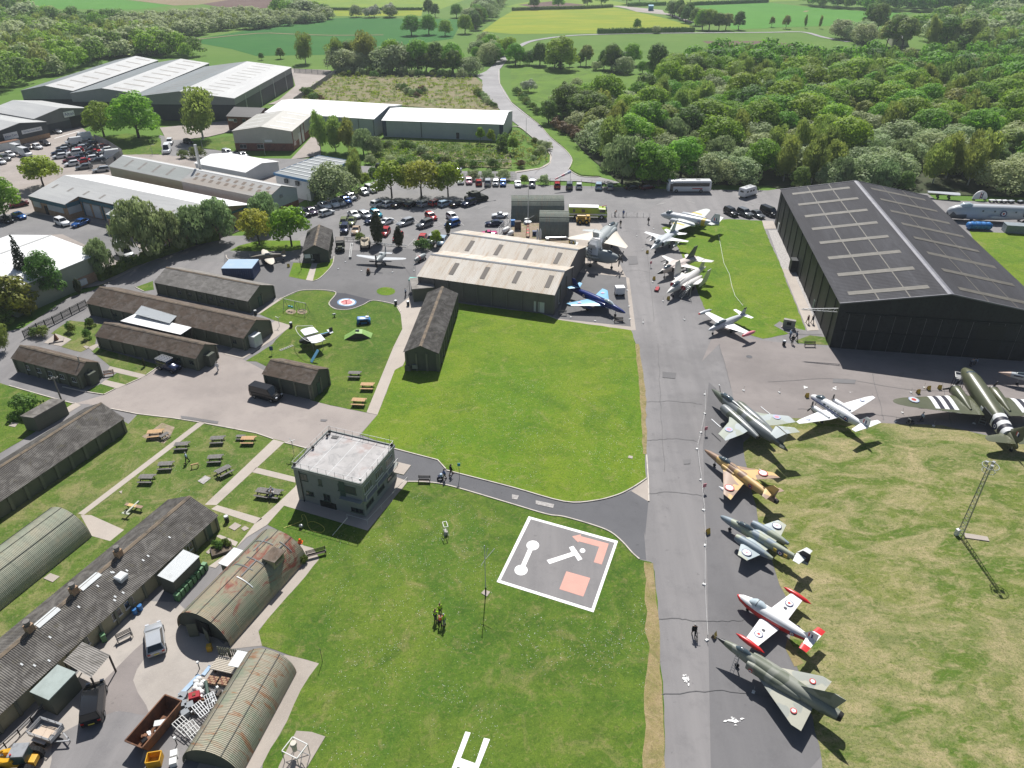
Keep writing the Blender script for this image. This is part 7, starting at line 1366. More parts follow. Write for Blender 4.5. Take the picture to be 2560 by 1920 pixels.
def bomber(label,nose,tail,fus,wingm,folded=False,L=19.3):
 a=Plane('strike_bomber',label,nose,tail,L)
 a.body([(-9.6,2.5,.05,.1),(-8.2,2.55,.28,.42),(-6.5,2.6,.5,.62),(-4.5,2.5,.85,.85),(-2,2.3,.95,.95),(1,2.2,.82,.92),(4,2.2,.72,.82),(6.5,2.25,.6,.66),(8.2,2.25,.36,.4),(9.3,2.25,.12,.13),(9.65,2.25,.01,.01)],fus)
 for y in(-1.45,1.45):
  n=a.body([(4.3,2.1,.55,.55),(3.6,2.1,.68,.66),(0,2.05,.72,.66),(-3.,2.1,.5,.45),(-4.6,2.05,.3,.3)],fus,'engine_nacelle',y=y);a.body([(4.34,2.1,.5,.5),(4.2,2.1,.5,.5)],M['intake_red' if folded else 'exhaust'],'intake_cover',y=y,parent=n);a.body([(-4.55,2.05,.27,.27),(-4.8,2.05,.24,.24)],M['exhaust'],'jet_pipe',y=y,parent=n)
 a.body([(0,3.0,.2,.2),(3,3.1,.26,.26),(4.6,3.05,.3,.25)],fus,'spine');a.canopy([(3.6,2.95,.3,.2),(4.6,3.12,.42,.4),(6.2,3.0,.4,.36),(7.3,2.6,.16,.12)],frames=((5.3,3.08,.43,.4),(6.4,2.96,.4,.33)))
 if folded:
  for y in(-1,1):
   a.surf('inner_wing',wingm,[(y*2.0,1.6,-3.2,2.2),(y*3.2,.4,-3.6,2.2)],.08)
   o=a.surf('folded_wing',wingm,[(2.2,.4,-3.6,0),(4.2,-.6,-3.9,0),(6.,-1.4,-3.5,0)],.08,True,y*3.0);o.rotation_euler=(R(y*-12),0,0)
 else:
  a.pair('wing',wingm,[(1.9,2.0,-2.8,2.2),(3.2,.4,-3.2,2.2),(6.7,-1.7,-3.6,2.15)],.08)
  for y in(-4.6,4.6):a.roundel(-1.5,y,2.36,.62,LOWVIS);a.box('pylon_probe','air_white',(1.4,y*1.05,1.7),(2.4,.12,.12))
 a.fin(fus,[(2.9,-5.2,-8.4,0),(4.9,-7.2,-8.9,0)]);a.pair('tailplane',wingm,[(.1,-6.3,-8.6,4.95),(2.2,-7.7,-9.0,4.95)],.08)
 a.box('airbrake_petal','air_white',(-8.6,.3,2.75),(.8,.06,.4),.25);a.gear(((6.2,0,1.7),),.32);a.gear(((-.4,1.75,1.7),(-.4,-1.75,1.7)),.46);return a
a=bomber('grey and green glossy strike bomber, first in the right row',('C',545,215,2.2),('C',1865,1295,2.4),M['paint_buccaneer'],M['paint_buccaneer_wing'])
pr=MB();pr.bar((7.6,-.3,2.6),(8.3,-.45,3.5),.07);pr.build('refuelling_probe',M['air_dark'],a.t);MB().box((8.4,-.47,3.6),(.3,.1,.12)).build('probe_tip',M['air_white'],a.t)
a=bomber('pale strike bomber with upright folded wings and red intake covers',('v',490,1165,2.0),('v',945,850,2.5),M['air_cream'],M['air_cream'],True)
st_=thing('access_steps','white wheeled access steps beside the folded-wing bomber','steps',G('v',700,1215),R(20))
for y in(-.5,.5):b=MB();b.bar((-1.1,y,.1),(.9,y,2.6),.07);b.bar((.9,y,.1),(.9,y,2.6),.07);b.bar((-1.1,y,1.),(.9,y,3.5),.05);b.bar((-1.1,y,.1),(.9,y,.1),.06);b.build('side_frame',M['galvanised'],st_)
for k in range(9):MB().box((-1.0+k*.22,0,.25+k*.27),(.24,1.,.04)).build('tread',M['galvanised'],st_)
for x in(-1.,.85):
 for y in(-.55,.55):MB().tube((x,y-.04,.1),(x,y+.04,.1),.1,None,8).build('wheel',M['tyre'],st_)
a=Plane('light_transport','white twin-propeller light transport on the pinkish tarmac',('l',372,432,1.9),('l',868,718,2.4),12.,17.4,(('l',210,615,2.2),('l',890,412,2.2)))
a.body([(-5.9,2.3,.1,.2),(-4.2,2.2,.4,.5),(-1.5,2.05,.66,.76),(2,1.95,.7,.8),(3.8,1.9,.6,.66),(5.2,1.8,.46,.48),(5.7,1.78,.26,.28),(5.95,1.78,.06,.06)],M['air_white'])
for y in(-1,1):
 a.surf('wing',M['air_white'],[(y*.5,1.9,-.9,1.55),(y*2.6,1.8,-.8,1.65),(y*7.6,1.05,-.15,2.1),(y*8.7,.7,.05,2.2)],.13)
 a.body([(3.2,1.7,.2,.2),(2.9,1.7,.36,.4),(1.2,1.7,.4,.42),(-.4,1.68,.2,.22)],M['air_white'],'engine_nacelle',y=y*2.4);a.prop(3.2,y*2.4,1.7,1.1,3,'air_dark',.5+y,.16)
 for k in range(5):a.box('cabin_window','canopy_glass',(2.3-.75*k,y*.68,2.3),(.45,.06,.32))
 a.roundel(-2.2,y*.66,2.15,.42,RAF,side=y);[a.box('fin_flash',m,(-5.0-.2*k,y*.09,3.2),(.19,.03,.6))for k,m in enumerate(('roundel_red','roundel_white','roundel_blue'))]
 a.roundel(.6,y*6.2,2.12,.4,[(1,'roundel_pale'),(.6,'roundel_white')]);a.box('side_stripe','air_navy',(1.2,y*.715,1.95),(8.,.03,.16))
a.canopy([(3.2,2.55,.4,.2),(3.8,2.6,.5,.3),(4.5,2.35,.4,.25),(5.,2.1,.2,.12)]);a.pair('tailplane',M['air_white'],[(.1,-4.6,-6.1,2.6),(2.9,-5.2,-6.0,2.6)],.1);a.fin(M['air_white'],[(2.5,-3.4,-6.,0),(3.1,-4.4,-6.1,0),(4.1,-5.2,-6.05,0)])
a.box('cabin_door','door_dark',(-1.5,-.72,1.85),(.8,.08,1.3));a.gear(((4.6,0,1.5),),.25);a.gear(((.8,2.4,1.4),(.8,-2.4,1.4)),.38)
a=Plane('transport_aircraft','large olive green twin-propeller transport with black and white stripes',('D',1195,290,3.8),('D',2070,1640,1.3),19.4)
a.t.scale=(1.0,.98,.95);zt=lambda x:2.6+.13*x
a.body([(x,zt(x)+dz,w,h_)for x,dz,w,h_ in((-9.4,.1,.12,.25),(-7.5,0,.55,.72),(-5,0,.9,1.0),(-2,0,1.15,1.2),(3,0,1.22,1.25),(6,0,1.15,1.18),(7.8,-.05,.9,.95),(9.1,-.2,.5,.55),(9.7,-.3,.08,.1))],M['paint_olive'])
zw=lambda y:2.1+.05*max(0,abs(y)-4.5)
WST=[(.6,3.6,-2.0),(4.2,3.5,-1.8),(12.6,1.6,-.9),(14.0,1.0,-.5),(14.5,.5,-.05)]
for s in(-1,1):
 a.surf('wing',M['paint_olive'],[(s*y,le,te,zw(y))for y,le,te in WST],.12)
 for k in range(5):
  y0=4.75+k*.72;f_=lambda y:(3.5+(1.6-3.5)*(y-4.2)/8.4,-1.8+(.9)*(y-4.2)/8.4);(l0,t0),(l1,t1)=f_(y0),f_(y0+.72);a.surf('invasion_stripe',M['roundel_white' if k%2==0 else 'stripe_black'],[(s*y0,l0+.02,t0-.02,zw(y0)),(s*(y0+.72),l1+.02,t1-.02,zw(y0+.72))],.135)
 n=a.body([(5.3,2.35,.62,.62),(4.9,2.35,.78,.78),(3.6,2.35,.74,.76),(1.5,2.3,.6,.6),(-.8,2.15,.2,.25)],M['paint_olive'],'engine_nacelle',y=s*2.95);a.body([(4.95,2.35,.8,.8),(4.75,2.35,.8,.8)],M['air_dark'],'cowl_ring',y=s*2.95,parent=n);a.body([(5.34,2.35,.56,.56),(5.2,2.35,.56,.56)],M['exhaust'],'cowl_opening',y=s*2.95,parent=n);a.prop(5.3,s*2.95,2.35,1.7,3,'air_dark',.9+s,.2)
 a.roundel(.9,s*11.1,2.68,.8,[(1,'roundel_pale'),(.8,'air_palegrey'),(.45,'roundel_red')],tilt=.04*s);a.surf('tailplane',M['paint_olive'],[(s*.2,-6.3,-9.2,2.0),(s*3.6,-7.4,-8.9,2.05),(s*4.1,-7.9,-8.6,2.05)],.09)
 [a.box('fin_flash',m,(-8.3-.22*k,s*.12,3.3),(.21,.03,.6))for k,m in enumerate(('roundel_red','roundel_white','roundel_blue'))];a.roundel(-4.7,s*.98,2.0,.6,[(1,'stripe_black'),(.8,'roundel_blue'),(.5,'roundel_white'),(.3,'roundel_blue')],side=s)
for k in range(5):
 x0=-3.2-.72*k;a.body([(x,zt(x),1.03+.09*(x+4.)*.7+.02,1.09+.09*(x+4.)*.7+.02)for x in(x0,x0-.72)],M['roundel_white' if k%2==0 else 'stripe_black'],'invasion_stripe')
a.fin(M['paint_olive'],[(1.9,-5.6,-9.0,0),(3.2,-6.9,-9.8,0),(4.5,-8.3,-9.7,0),(5.0,-8.8,-9.4,0)]);a.canopy([(6.4,4.2,.6,.3),(7.1,4.2,.8,.45),(8.0,3.9,.6,.4),(8.6,3.5,.3,.2)]);a.box('cargo_door','door_dark',(-2.3,1.1,2.4),(2.4,.25,1.5));a.box('cargo_door','door_dark',(-2.3,-1.1,2.4),(2.4,.25,1.5));a.box('open_hatch','pale_sheet',(-1.,1.35,2.2),(1.4,.06,1.2));a.gear(((3.2,2.95,1.9),(3.2,-2.95,1.9)),.56,.35);a.gear(((-8.4,0,1.4),),.25)
stp=thing('boarding_steps','white tubular boarding steps at the olive transport door','steps',G('D',1490,1215),R(55))
for y in(-.45,.45):b=MB();b.bar((-.9,y,.05),(.9,y,1.4),.06);b.bar((-.9,y,.95),(.9,y,2.3),.05);[b.bar((-.9+k*.45,y,.05+k*.34),(-.9+k*.45,y,.95+k*.34),.04)for k in range(5)];b.build('side_rail',M['galvanised'],stp)
for k in range(5):MB().box((-.8+k*.38,0,.2+k*.26),(.25,.9,.04)).build('tread',M['galvanised'],stp)
eh=thing('engine_stand','framed engine access stand before the olive transport engine','stand',G('D',1030,640),R(65))
b=MB()
for x in(-.9,.9):
 for y in(-.7,.7):b.bar((x,y,.05),(x*.9,y*.9,2.6),.08)
b.build('stand_legs',M['black_metal'],eh);b=MB();P_=[(-.95,-.75,2.65),(.95,-.75,2.65),(.95,.75,2.65),(-.95,.75,2.65)];[b.bar(P_[k],P_[(k+1)%4],.1)for k in range(4)];b.build('guard_frame',M['window_frame_white'],eh);MB().box((0,0,2.35),(1.7,1.3,.05)).build('platform',M['steel_grey'],eh)
a=Plane('interceptor_jet','pale jet with long pinkish nose cone at the right edge',('D',1790,290,2.3),('D',3400,560,2.6),18.)
a.body([(-8.6,2.5,.9,.7),(-3,2.4,1.2,.8),(2,2.3,1.0,.75),(5,2.3,.7,.65),(6.5,2.3,.5,.52)],M['air_grey']);a.body([(6.52,2.3,.5,.52),(7.6,2.28,.3,.31),(9.,2.25,.02,.02)],M['air_radome'],'nose_cone');a.canopy([(2.6,2.9,.3,.2),(3.6,3.0,.42,.36),(5.2,2.85,.38,.3),(6.,2.6,.15,.1)]);a.pair('wing',M['air_grey'],[(1.,2.,-3.,2.7),(6.,-2.,-4.,2.7)],.06);a.fin(M['air_grey'],[(3.,-4.,-8.4,0),(5.6,-7.2,-9.,0)]);a.gear(((4.6,0,1.8),),.3);a.gear(((-1.5,1.5,1.9),(-1.5,-1.5,1.9)),.4);[a.box('side_stripe','stripe_black',(4.2,y*.72,2.55),(3.6,.04,.3))for y in(-1,1)]
a=Plane('jet_trainer','silver straight-winged jet with pinkish red wingtip tanks',('v',975,1580,1.5),('v',1395,1402,2.),11.5,11.85,(('v',920,1380,1.7),('v',1480,1607,1.7)))
a.body([(-5.6,2.05,.2,.24),(-4.,1.95,.42,.46),(-1.5,1.75,.62,.66),(1.,1.6,.62,.7),(3.6,1.5,.5,.55),(5.2,1.45,.26,.28),(5.75,1.45,.06,.06)],M['air_silver']);a.canopy([(.4,2.2,.2,.14),(1.2,2.28,.36,.34),(3.2,2.15,.38,.34),(4.1,1.85,.18,.12)],frames=((2.2,2.22,.38,.35),))
ws=a.pair('wing',M['air_white'],[(.5,1.8,-1.2,1.45),(5.6,.65,-.55,1.75)],.12)
for y,m in((5.9,'tank_pink'),(-5.9,'air_silver')):tk=a.body([(2.4,1.75,.02,.02),(1.7,1.75,.26,.26),(.2,1.75,.36,.36),(-1.2,1.75,.28,.28),(-2.,1.75,.03,.03)],M[m],'wingtip_tank',y=y);a.body([(2.42,1.75,.02,.02),(2.0,1.75,.2,.2)],M['air_red'],'tank_nose',y=y,parent=tk)
for y in(-.66,.66):a.body([(1.9,1.5,.14,.3),(1.2,1.5,.24,.36),(-.6,1.6,.12,.2)],M['air_silver'],'intake',y=y)
a.pair('tailplane',M['air_white'],[(.1,-4.2,-5.6,2.35),(2.4,-4.8,-5.6,2.4)],.09);a.fin(M['air_silver'],[(2.2,-3.6,-5.7,0),(3.6,-5.,-6.0,0)]);a.surf('fin_tip',M['air_dark'],[(3.5,-4.9,-6.02,0),(3.75,-5.15,-6.02,0)],.11,True);a.gear(((4.2,0,1.2),),.24);a.gear(((.2,1.6,1.4),(.2,-1.6,1.4)),.32)
def swing(label,nose,tail,fus,wingm,finm,nosem,tanks,span):
 a=Plane('swing_wing_jet',label,nose,tail,16.7)
 a.body([(-8.,2.3,.85,.55),(-4,2.35,1.15,.72),(0,2.35,1.2,.78),(2.2,2.3,.95,.75),(4.6,2.25,.62,.68),(6.4,2.2,.45,.5)],fus,e=2.8);a.body([(6.42,2.2,.45,.5),(7.5,2.15,.24,.27),(8.4,2.12,.02,.02)],nosem,'nose_cone');a.canopy([(2.6,2.9,.3,.2),(3.5,3.02,.44,.4),(5.,2.9,.42,.36),(6.,2.5,.16,.12)],frames=((4.2,2.98,.45,.4),))
 for y in(-1,1):
  n=a.body([(3.1,2.2,.34,.56),(2.2,2.2,.42,.62),(-2,2.25,.4,.6)],fus,'intake',y=y*1.15,e=3.5);a.body([(3.14,2.2,.27,.48),(3.,2.2,.27,.48)],M['exhaust'],'intake_mouth',y=y*1.15,parent=n,e=3.5)
  a.surf('wing_glove',fus,[(y*1.2,2.4,-2.2,2.75),(y*2.4,.6,-1.8,2.75)],.06);a.surf('wing',wingm,[(y*2.0,.7,-1.7,2.8),(y*span/2,-1.1,-2.1,2.75)],.08);a.surf('tailplane',wingm,[(y*1.0,-5.3,-8.,2.35),(y*3.3,-7.4,-8.6,2.35)],.06)
  if tanks:a.body([(1.4,1.6,.02,.02),(.8,1.6,.26,.26),(-1.2,1.6,.3,.3),(-2.8,1.6,.04,.04)],wingm,'drop_tank',y=y*3.6);a.box('pylon','air_grey',(-.6,y*3.6,2.2),(1.6,.1,.8));a.body([(.6,1.9,.08,.08),(-1.6,1.9,.08,.08)],M['air_dark'],'outer_pod',y=y*5.)
  a.body([(-8.0,2.3,.4,.42),(-8.4,2.3,.36,.38)],M['exhaust'],'jet_pipe',y=y*.45)
 a.fin(finm,[(2.8,-2.6,-7.4,0),(3.4,-3.8,-7.5,0),(5.9,-6.8,-8.5,0)],.07);a.gear(((5.,0,1.8),),.28);a.gear(((-1.,1.5,1.9),(-1.,-1.5,1.9)),.42);return a
swing('pinkish swing-wing jet with dark fin and black nose tip',('v',380,930,2.0),('v',835,722,2.6),M['air_pinkgrey'],M['air_cream'],M['air_darkgrey'],M['air_dark'],True,12.5)
swing('pale grey swing-wing jet with big underwing tanks',('v',308,652,2.0),('v',605,424,2.6),M['air_grey'],M['air_white'],M['air_grey'],M['air_white'],True,13.2)
a=Plane('jet_bomber','silver broad-winged jet bomber with yellow fuselage band',('v',420,242,2.3),('v',1110,382,2.6),20.,19.5,(('v',440,390,2.4),('v',1000,190,2.4)))
a.body([(-9.6,2.9,.2,.3),(-7.,2.75,.6,.65),(-3,2.5,.95,.98),(2,2.35,1.02,1.05),(6,2.3,.95,.98),(8.4,2.2,.7,.7),(9.5,2.1,.3,.3),(9.9,2.1,.04,.04)],M['air_silver']);a.body([(-5.4,2.63,.77,.81),(-4.2,2.57,.88,.92)],M['air_yellow'],'fuselage_band');a.canopy([(5.8,3.1,.4,.25),(6.6,3.2,.6,.5),(7.6,3.0,.55,.42),(8.3,2.7,.2,.15)])
for s in(-1,1):
 a.surf('wing',M['air_palegrey'],[(s*.8,3.6,-2.6,2.35),(s*3.4,3.0,-2.7,2.4),(s*9.,.8,-1.6,2.6),(s*9.75,.3,-1.,2.6)],.11);a.surf('wing_band',M['air_yellow'],[(s*4.4,2.66,-2.5,2.42),(s*5.3,2.32,-2.32,2.45)],.125)
 n=a.body([(4.6,2.4,.2,.2),(4.2,2.4,.52,.52),(1,2.4,.62,.62),(-2,2.4,.5,.5),(-3.6,2.4,.3,.3)],M['air_silver'],'engine_nacelle',y=s*3.0);a.roundel(-3.6,s*.98,2.55,.5,RAF,side=s);a.surf('tailplane',M['air_palegrey'],[(s*.2,-7.,-9.3,3.1),(s*3.4,-7.6,-9.,3.7)],.1);[a.box('fin_flash',m,(-8.0-.28*k,s*.13,4.1),(.27,.03,.8))for k,m in enumerate(('roundel_red','roundel_white','roundel_blue'))]
a.fin(M['air_silver'],[(3.2,-6.4,-9.6,0),(5.6,-7.8,-9.5,0)]);a.gear(((6.4,0,1.6),),.3);a.gear(((.4,2.2,1.9),(.4,-2.2,1.9)),.5)
a=Plane('delta_interceptor','pale grey broad delta jet facing away beside the fire engine',('u',1785,325,3.),('u',1455,640,2.8),17.1,15.8,(('u',1218,530,2.6),('u',1742,672,2.6)))
a.t.scale=(1.08,.92,1.)
a.body([(-7.6,2.8,1.3,.7),(-4,2.8,1.45,.95),(0,2.75,1.4,1.0),(3.5,2.7,1.0,.95),(6,2.6,.7,.75),(7.4,2.55,.42,.45)],M['air_seagrey'],e=2.6);a.body([(7.42,2.55,.42,.45),(8.3,2.52,.2,.2),(9.3,2.5,.02,.02)],M['air_darkgrey'],'nose_cone');a.canopy([(2.6,3.5,.4,.25),(3.6,3.7,.5,.45),(5.4,3.5,.48,.4),(6.5,3.1,.2,.15)])
for s in(-1,1):
 a.surf('wing',M['air_tan'],[(s*1.2,4.2,-5.0,2.6),(s*4.6,-.4,-5.2,2.5),(s*7.9,-4.2,-5.6,2.4)],.08);n=a.body([(3.8,2.7,.5,.6),(2.8,2.7,.6,.66),(-3,2.75,.6,.65)],M['air_seagrey'],'intake',y=s*1.2);a.body([(-7.55,2.8,.52,.52),(-8.1,2.8,.46,.46)],M['exhaust'],'jet_pipe',y=s*.68)
 a.surf('tailplane',M['air_seagrey'],[(s*.1,-6.4,-8.4,6.2),(s*2.7,-7.7,-8.6,6.2)],.08)
a.fin(M['air_seagrey'],[(3.4,-3.4,-7.6,0),(6.2,-6.2,-8.4,0)]);a.gear(((5.6,0,2.),),.34);a.gear(((-1.,2.4,2.2),(-1.,-2.4,2.2)),.5)
a=Plane('naval_aircraft','grey naval aircraft with folded wings and twin propellers',('u',1800,765,2.8),('u',1215,645,2.9),12.6)
a.body([(-6.4,3.1,.15,.3),(-4.6,2.9,.5,.62),(-2,2.6,.8,1.05),(1.,2.5,.86,1.3),(3.6,2.5,.85,1.25),(5.3,2.6,.65,.85),(5.9,2.7,.3,.35)],M['air_seagrey']);a.body([(-2.5,3.4,.3,.3),(0,3.7,.5,.35),(3.5,3.6,.55,.4),(5.2,3.2,.3,.2)],M['air_seagrey'],'upper_decking')
for x,zc in((3.6,3.85),(1.6,3.9),(-.6,3.8)):a.canopy([(x-.7,zc-.05,.3,.12),(x,zc,.42,.36),(x+.7,zc-.1,.25,.12)])
a.prop(5.9,0,2.75,1.95,4,'air_dark',.1,.24,2.2);a.prop(6.35,0,2.75,1.95,4,'air_dark',.8,.22,2.2)
for s in(-1,1):
 a.surf('inner_wing',M['air_palegrey'],[(s*.7,1.6,-1.4,2.2),(s*2.2,1.4,-1.3,2.7)],.14);o=a.surf('folded_wing',M['air_white'],[(2.6,1.4,-1.3,0),(4.4,1.3,-1.2,0),(5.9,1.0,-.9,0)],.13,True,s*2.1);o.rotation_euler=(R(s*14),0,0)
 o=a.surf('outer_wing',M['air_white'],[(s*2.4,1.0,-.9,5.7),(s*.4,.8,-.7,3.6)],.12);a.roundel(-3.5,s*.66,2.75,.45,[(1,'roundel_blue'),(.5,'roundel_white')],side=s);a.surf('tailplane',M['air_palegrey'],[(s*.1,-4.7,-6.3,3.6),(s*2.6,-5.2,-6.2,3.6)],.1);a.fin(M['air_palegrey'],[(3.,-5.4,-6.1,0),(4.4,-5.5,-6.1,0)],y0=s*1.7,name='auxiliary_fin')
a.fin(M['air_darkgrey'],[(3.2,-4.4,-6.4,0),(5.0,-5.4,-6.6,0)]);a.surf('fin_band',M['air_yellow'],[(4.2,-4.98,-6.5,0),(4.7,-5.2,-6.55,0)],.11,True);[a.roundel(-5.8,s*.14,4.5,.3,[(1,'roundel_white'),(.5,'roundel_blue')],side=s)for s in(-1,1)]
a.gear(((4.4,0,1.7),),.3);a.gear(((-.2,1.7,2.2),(-.2,-1.7,2.2)),.42)
cu=bpy.data.curves.new('wing_code','FONT');cu.body='502';cu.size=1.5;cu.align_x='CENTER';cu.align_y='CENTER';cu.extrude=.01
o=bpy.data.objects.new('wing_code',cu);COL.objects.link(o);cu.materials.append(M['stripe_black']);o.parent=a.t;o.location=(.1,-3.05,4.2);o.rotation_euler=(R(90),R(-90),R(0));WINGCODE=o
def prop_fighter(label,nose,tail,L,span,m,wm,tips,ellip,canopy='canopy_glass',nb=4):
 a=Plane('propeller_fighter',label,nose,tail,L,span,tips);k=(nose[3]-tail[3])/L*.6;z=lambda x:1.75+k*x
 a.body([(x*L/9.1,z(x)+dz,w,h_)for x,dz,w,h_ in((-4.5,0,.06,.12),(-3,0,.28,.36),(-1,0,.45,.6),(1,0,.5,.68),(2.8,0,.46,.55),(3.9,0,.34,.38),(4.15,0,.28,.3))],m);a.prop(4.15*L/9.1,0,z(4.15),1.6,nb,'air_dark',PI/2 if nb==4 else .5,.26)
 a.canopy([(x,z(x)+dz,w,h_)for x,dz,w,h_ in((-.9,.45,.15,.1),(-.3,.6,.3,.3),(.5,.55,.3,.3),(1.1,.45,.12,.1))],canopy,frames=((.1,z(.1)+.58,.31,.31),))
 for s in(-1,1):
  if ellip:st=[(s*q*span/2,.2+1.05*math.sqrt(max(.02,1-q*q)),.2-1.45*math.sqrt(max(.02,1-q*q)),1.35+.35*q)for q in(.06,.25,.45,.62,.76,.87,.95,.99)]
  else:st=[(s*.4,1.3,-1.1,1.4),(s*span*.44,.75,-.6,1.75),(s*span*.5,.3,-.3,1.8)]
  a.surf('wing',wm,st,.12);a.surf('tailplane',wm,[(s*.1,-3.2*L/9.1,-4.2*L/9.1,z(-3.6)+.1),(s*1.5,-3.5*L/9.1,-4.1*L/9.1,z(-3.6)+.1)],.09)
 a.fin(m,[(z(-3.8)+.1,-3.*L/9.1,-4.4*L/9.1,0),(z(-3.8)+1.3,-3.9*L/9.1,-4.5*L/9.1,0)]);a.gear(((1.0,1.1,1.4),(1.0,-1.1,1.4)),.34);a.gear(((-3.6*L/9.1,0,z(-3.6)-.2),),.16);return a
a=prop_fighter('silver single-propeller fighter facing the camera in the courtyard',('w',1748,420,2.3),('w',1872,330,1.3),8.6,11.2,M['air_seagrey'],M['air_silver'],(('w',1505,398,2.0),('w',2082,437,2.0)),False)
a.fin(M['air_darkgrey'],[(2.4,-3.0,-3.7,0),(3.2,-3.5,-4.1,0)],name='rudder')
a=prop_fighter('brown propeller fighter with sun-paled oval wings under the trees',('w',285,360,2.5),('w',716,342,1.4),9.6,12.,M['paint_brown'],M['air_tan'],(('w',300,290,2.2),('w',572,425,2.2)),True,nb=3)  # pale wing colour paints in the sun reflecting off the wings
a=Plane('patrol_aircraft','white-topped grey patrol aircraft fuselage lettered B at right edge',('x',890,850,2.7),('x',2700,930,2.7),25.)
a.body([(-12.5,3.2,.5,.7),(-6,2.6,1.2,1.5),(0,2.4,1.35,1.7),(7,2.3,1.35,1.7),(10.5,2.2,1.2,1.4),(12.,2.1,.8,.9),(12.5,2.1,.2,.25)],M['air_silver']);a.body([(12.45,1.9,.3,.4),(11.4,1.7,1.1,1.1),(8.2,1.75,1.3,1.25),(7.6,1.8,1.1,1.1)],M['air_darkgrey'],'nose_paint');a.canopy([(6.8,3.8,.6,.4),(7.8,3.95,.9,.65),(9.2,3.8,.8,.55),(10.1,3.4,.3,.2)],'canopy_bright')
for s in(-1,1):a.roundel(-.4,s*1.42,2.6,.8,RAF,side=s);[a.box('cabin_window','canopy_glass',(x,s*1.4,3.1),(.4,.06,.4))for x in(4.6,1.8,-3.2)]
for w_,h_,dx,dz in((.14,1.3,-.35,0),(.7,.14,0,.6),(.7,.14,0,0),(.7,.14,0,-.6),(.14,1.3,.35,0)):a.box('code_letter','stripe_black',(-5.6-dx,1.36,2.7+dz),(w_,.05,h_))
a.gear(((6.,0,1.2),),.5);a.gear(((-6.,1.5,1.5),(-6.,-1.5,1.5)),.6);a.surf('wing_stub',M['air_grey'],[(1.,3.2,-1.6,1.7),(2.4,2.9,-1.4,1.8)],.14)
en=thing('aero_engine','dismounted aircraft engine with black propeller on the apron','engine',G('x',1420,1000),R(185));b=MB();b.loft([ell(x,1.1,w,w,12,2)for x,w in((-1.6,.3),(-.8,.7),(.6,.75),(1.3,.5))]);b.build('cowling',M['air_dark'],en,50)
for k in range(4):aa=.4+PI/2*k;MB().bar((1.5,0,1.2),(1.5,1.7*math.cos(aa),1.3+1.7*math.sin(aa)*.7),.1,.3).build('propeller_blade',M['air_dark'],en)
MB().box((0,0,.3),(2.2,1.2,.5)).build('trestle',M['steel_grey'],en);wp=MB().box((-2.6,-.9,.5),(2.2,1.,.08),-.3).build('cowling_panel',M['air_silver'],en)
p=G('x',1435,690);t=thing('tail_fin','white aircraft tail fin with red and blue flashes by the wood','aircraft part',p,0);b=MB();b.loft([[(2.1*math.cos(PI*k/10),y,.25+2.4*math.sin(PI*k/10))for k in range(11)]for y in(-.12,.12)]);b.build('fin',M['air_white'],t,40)
for k,(x,m)in enumerate(((.55,'stripe_black'),(0,'roundel_red'))):MB().box((x,-.14,1.2),(.18,.03,1.8)).build('stripe',M[m],t)
for z in(.8,1.5):MB().box((.28,-.14,z),(.6,.03,.3)).build('fin_flash',M['roundel_blue'],t)
for x in(-1.6,1.6):MB().box((x,0,.1),(.3,1.2,.3)).build('cradle',M['timber_dark'],t)
p0,p1=G('x',520,640),G('x',1070,680);t=thing('outer_wing','silver outer wing panel on a trolley behind the black hangar','aircraft part',(p0+p1)/2,heading(p0,p1));L=(p1-p0).length;b=MB();b.loft([[(x,q,1.5+zz)for q,zz in((-w,0),(-w*.4,.3),(w*.4,.24),(w,0),(0,-.15))]for x,w in((-L/2,.7),(L*.3,1.4),(L/2,1.2))]);b.build('wing_panel',M['air_silver'],t,40)
for x in(-L*.15,L*.2):MB().box((x,0,.8),(.2,1.6,1.2)).build('trolley_frame',M['black_metal'],t);[MB().tube((x,y-.1,.3),(x,y+.1,.3),.3,None,10).build('wheel',M['tyre'],t)for y in(-.8,.8)]
for k,(x,w)in enumerate(((1650,60),(1770,80),(1860,60),(1980,110),(2140,100))):
 p=G('x',x,730+k*3);t=thing('spare_panel','%s stacked aircraft part from the left along the wood edge'%ORD[k],'aircraft part',p,.1*k,'aircraft parts along the wood edge');MB().box((0,0,.6),(1.6,.9,.2)).build('panel',M['air_white' if k<3 else 'air_grey'],t);[MB().box((x_,0,.25),(.15,.9,.5)).build('trestle',M['timber_dark'],t)for x_ in(-.6,.6)]
def pp(label,r,x,y,deg,pose,top,tro,hair='dark'):return person(label,G(r,x,y),R(deg),pose,top,tro,hair)
pp('person in a yellow vest raising both hands on the lower lawn','n',1552,385,60,'camera','hivis','navy','brown');pp('person in a yellow vest standing behind the others on the lower lawn','n',1592,335,-60,'stand','hivis','navy','brown')
pp('person in an orange vest at the front of the lawn group','n',1592,440,80,'bend','orange','black');pp('person in a yellow vest beside the orange vest','n',1628,425,150,'stand','hivis','grey','grey')
pp('person in pale blue top walking between picnic tables','i',1622,1022,200,'walk','paleblue','black','grey');pp('person in white clothes walking near the hut porch','i',1885,232,250,'walk','white','white','grey')
pp('person in blue top pushing a pushchair on the tower path','j',1630,1170,200,'walk','blue','khaki');pp('person in dark clothes walking beside the pushchair','j',1685,1130,20,'walk','black','black')
pp('person in pale blue top outside the rusty hangar entrance','w',2095,830,170,'stand','paleblue','navy','grey');pp('person in pale blue top near the olive transport wing','l',1322,672,160,'walk','paleblue','navy','grey')
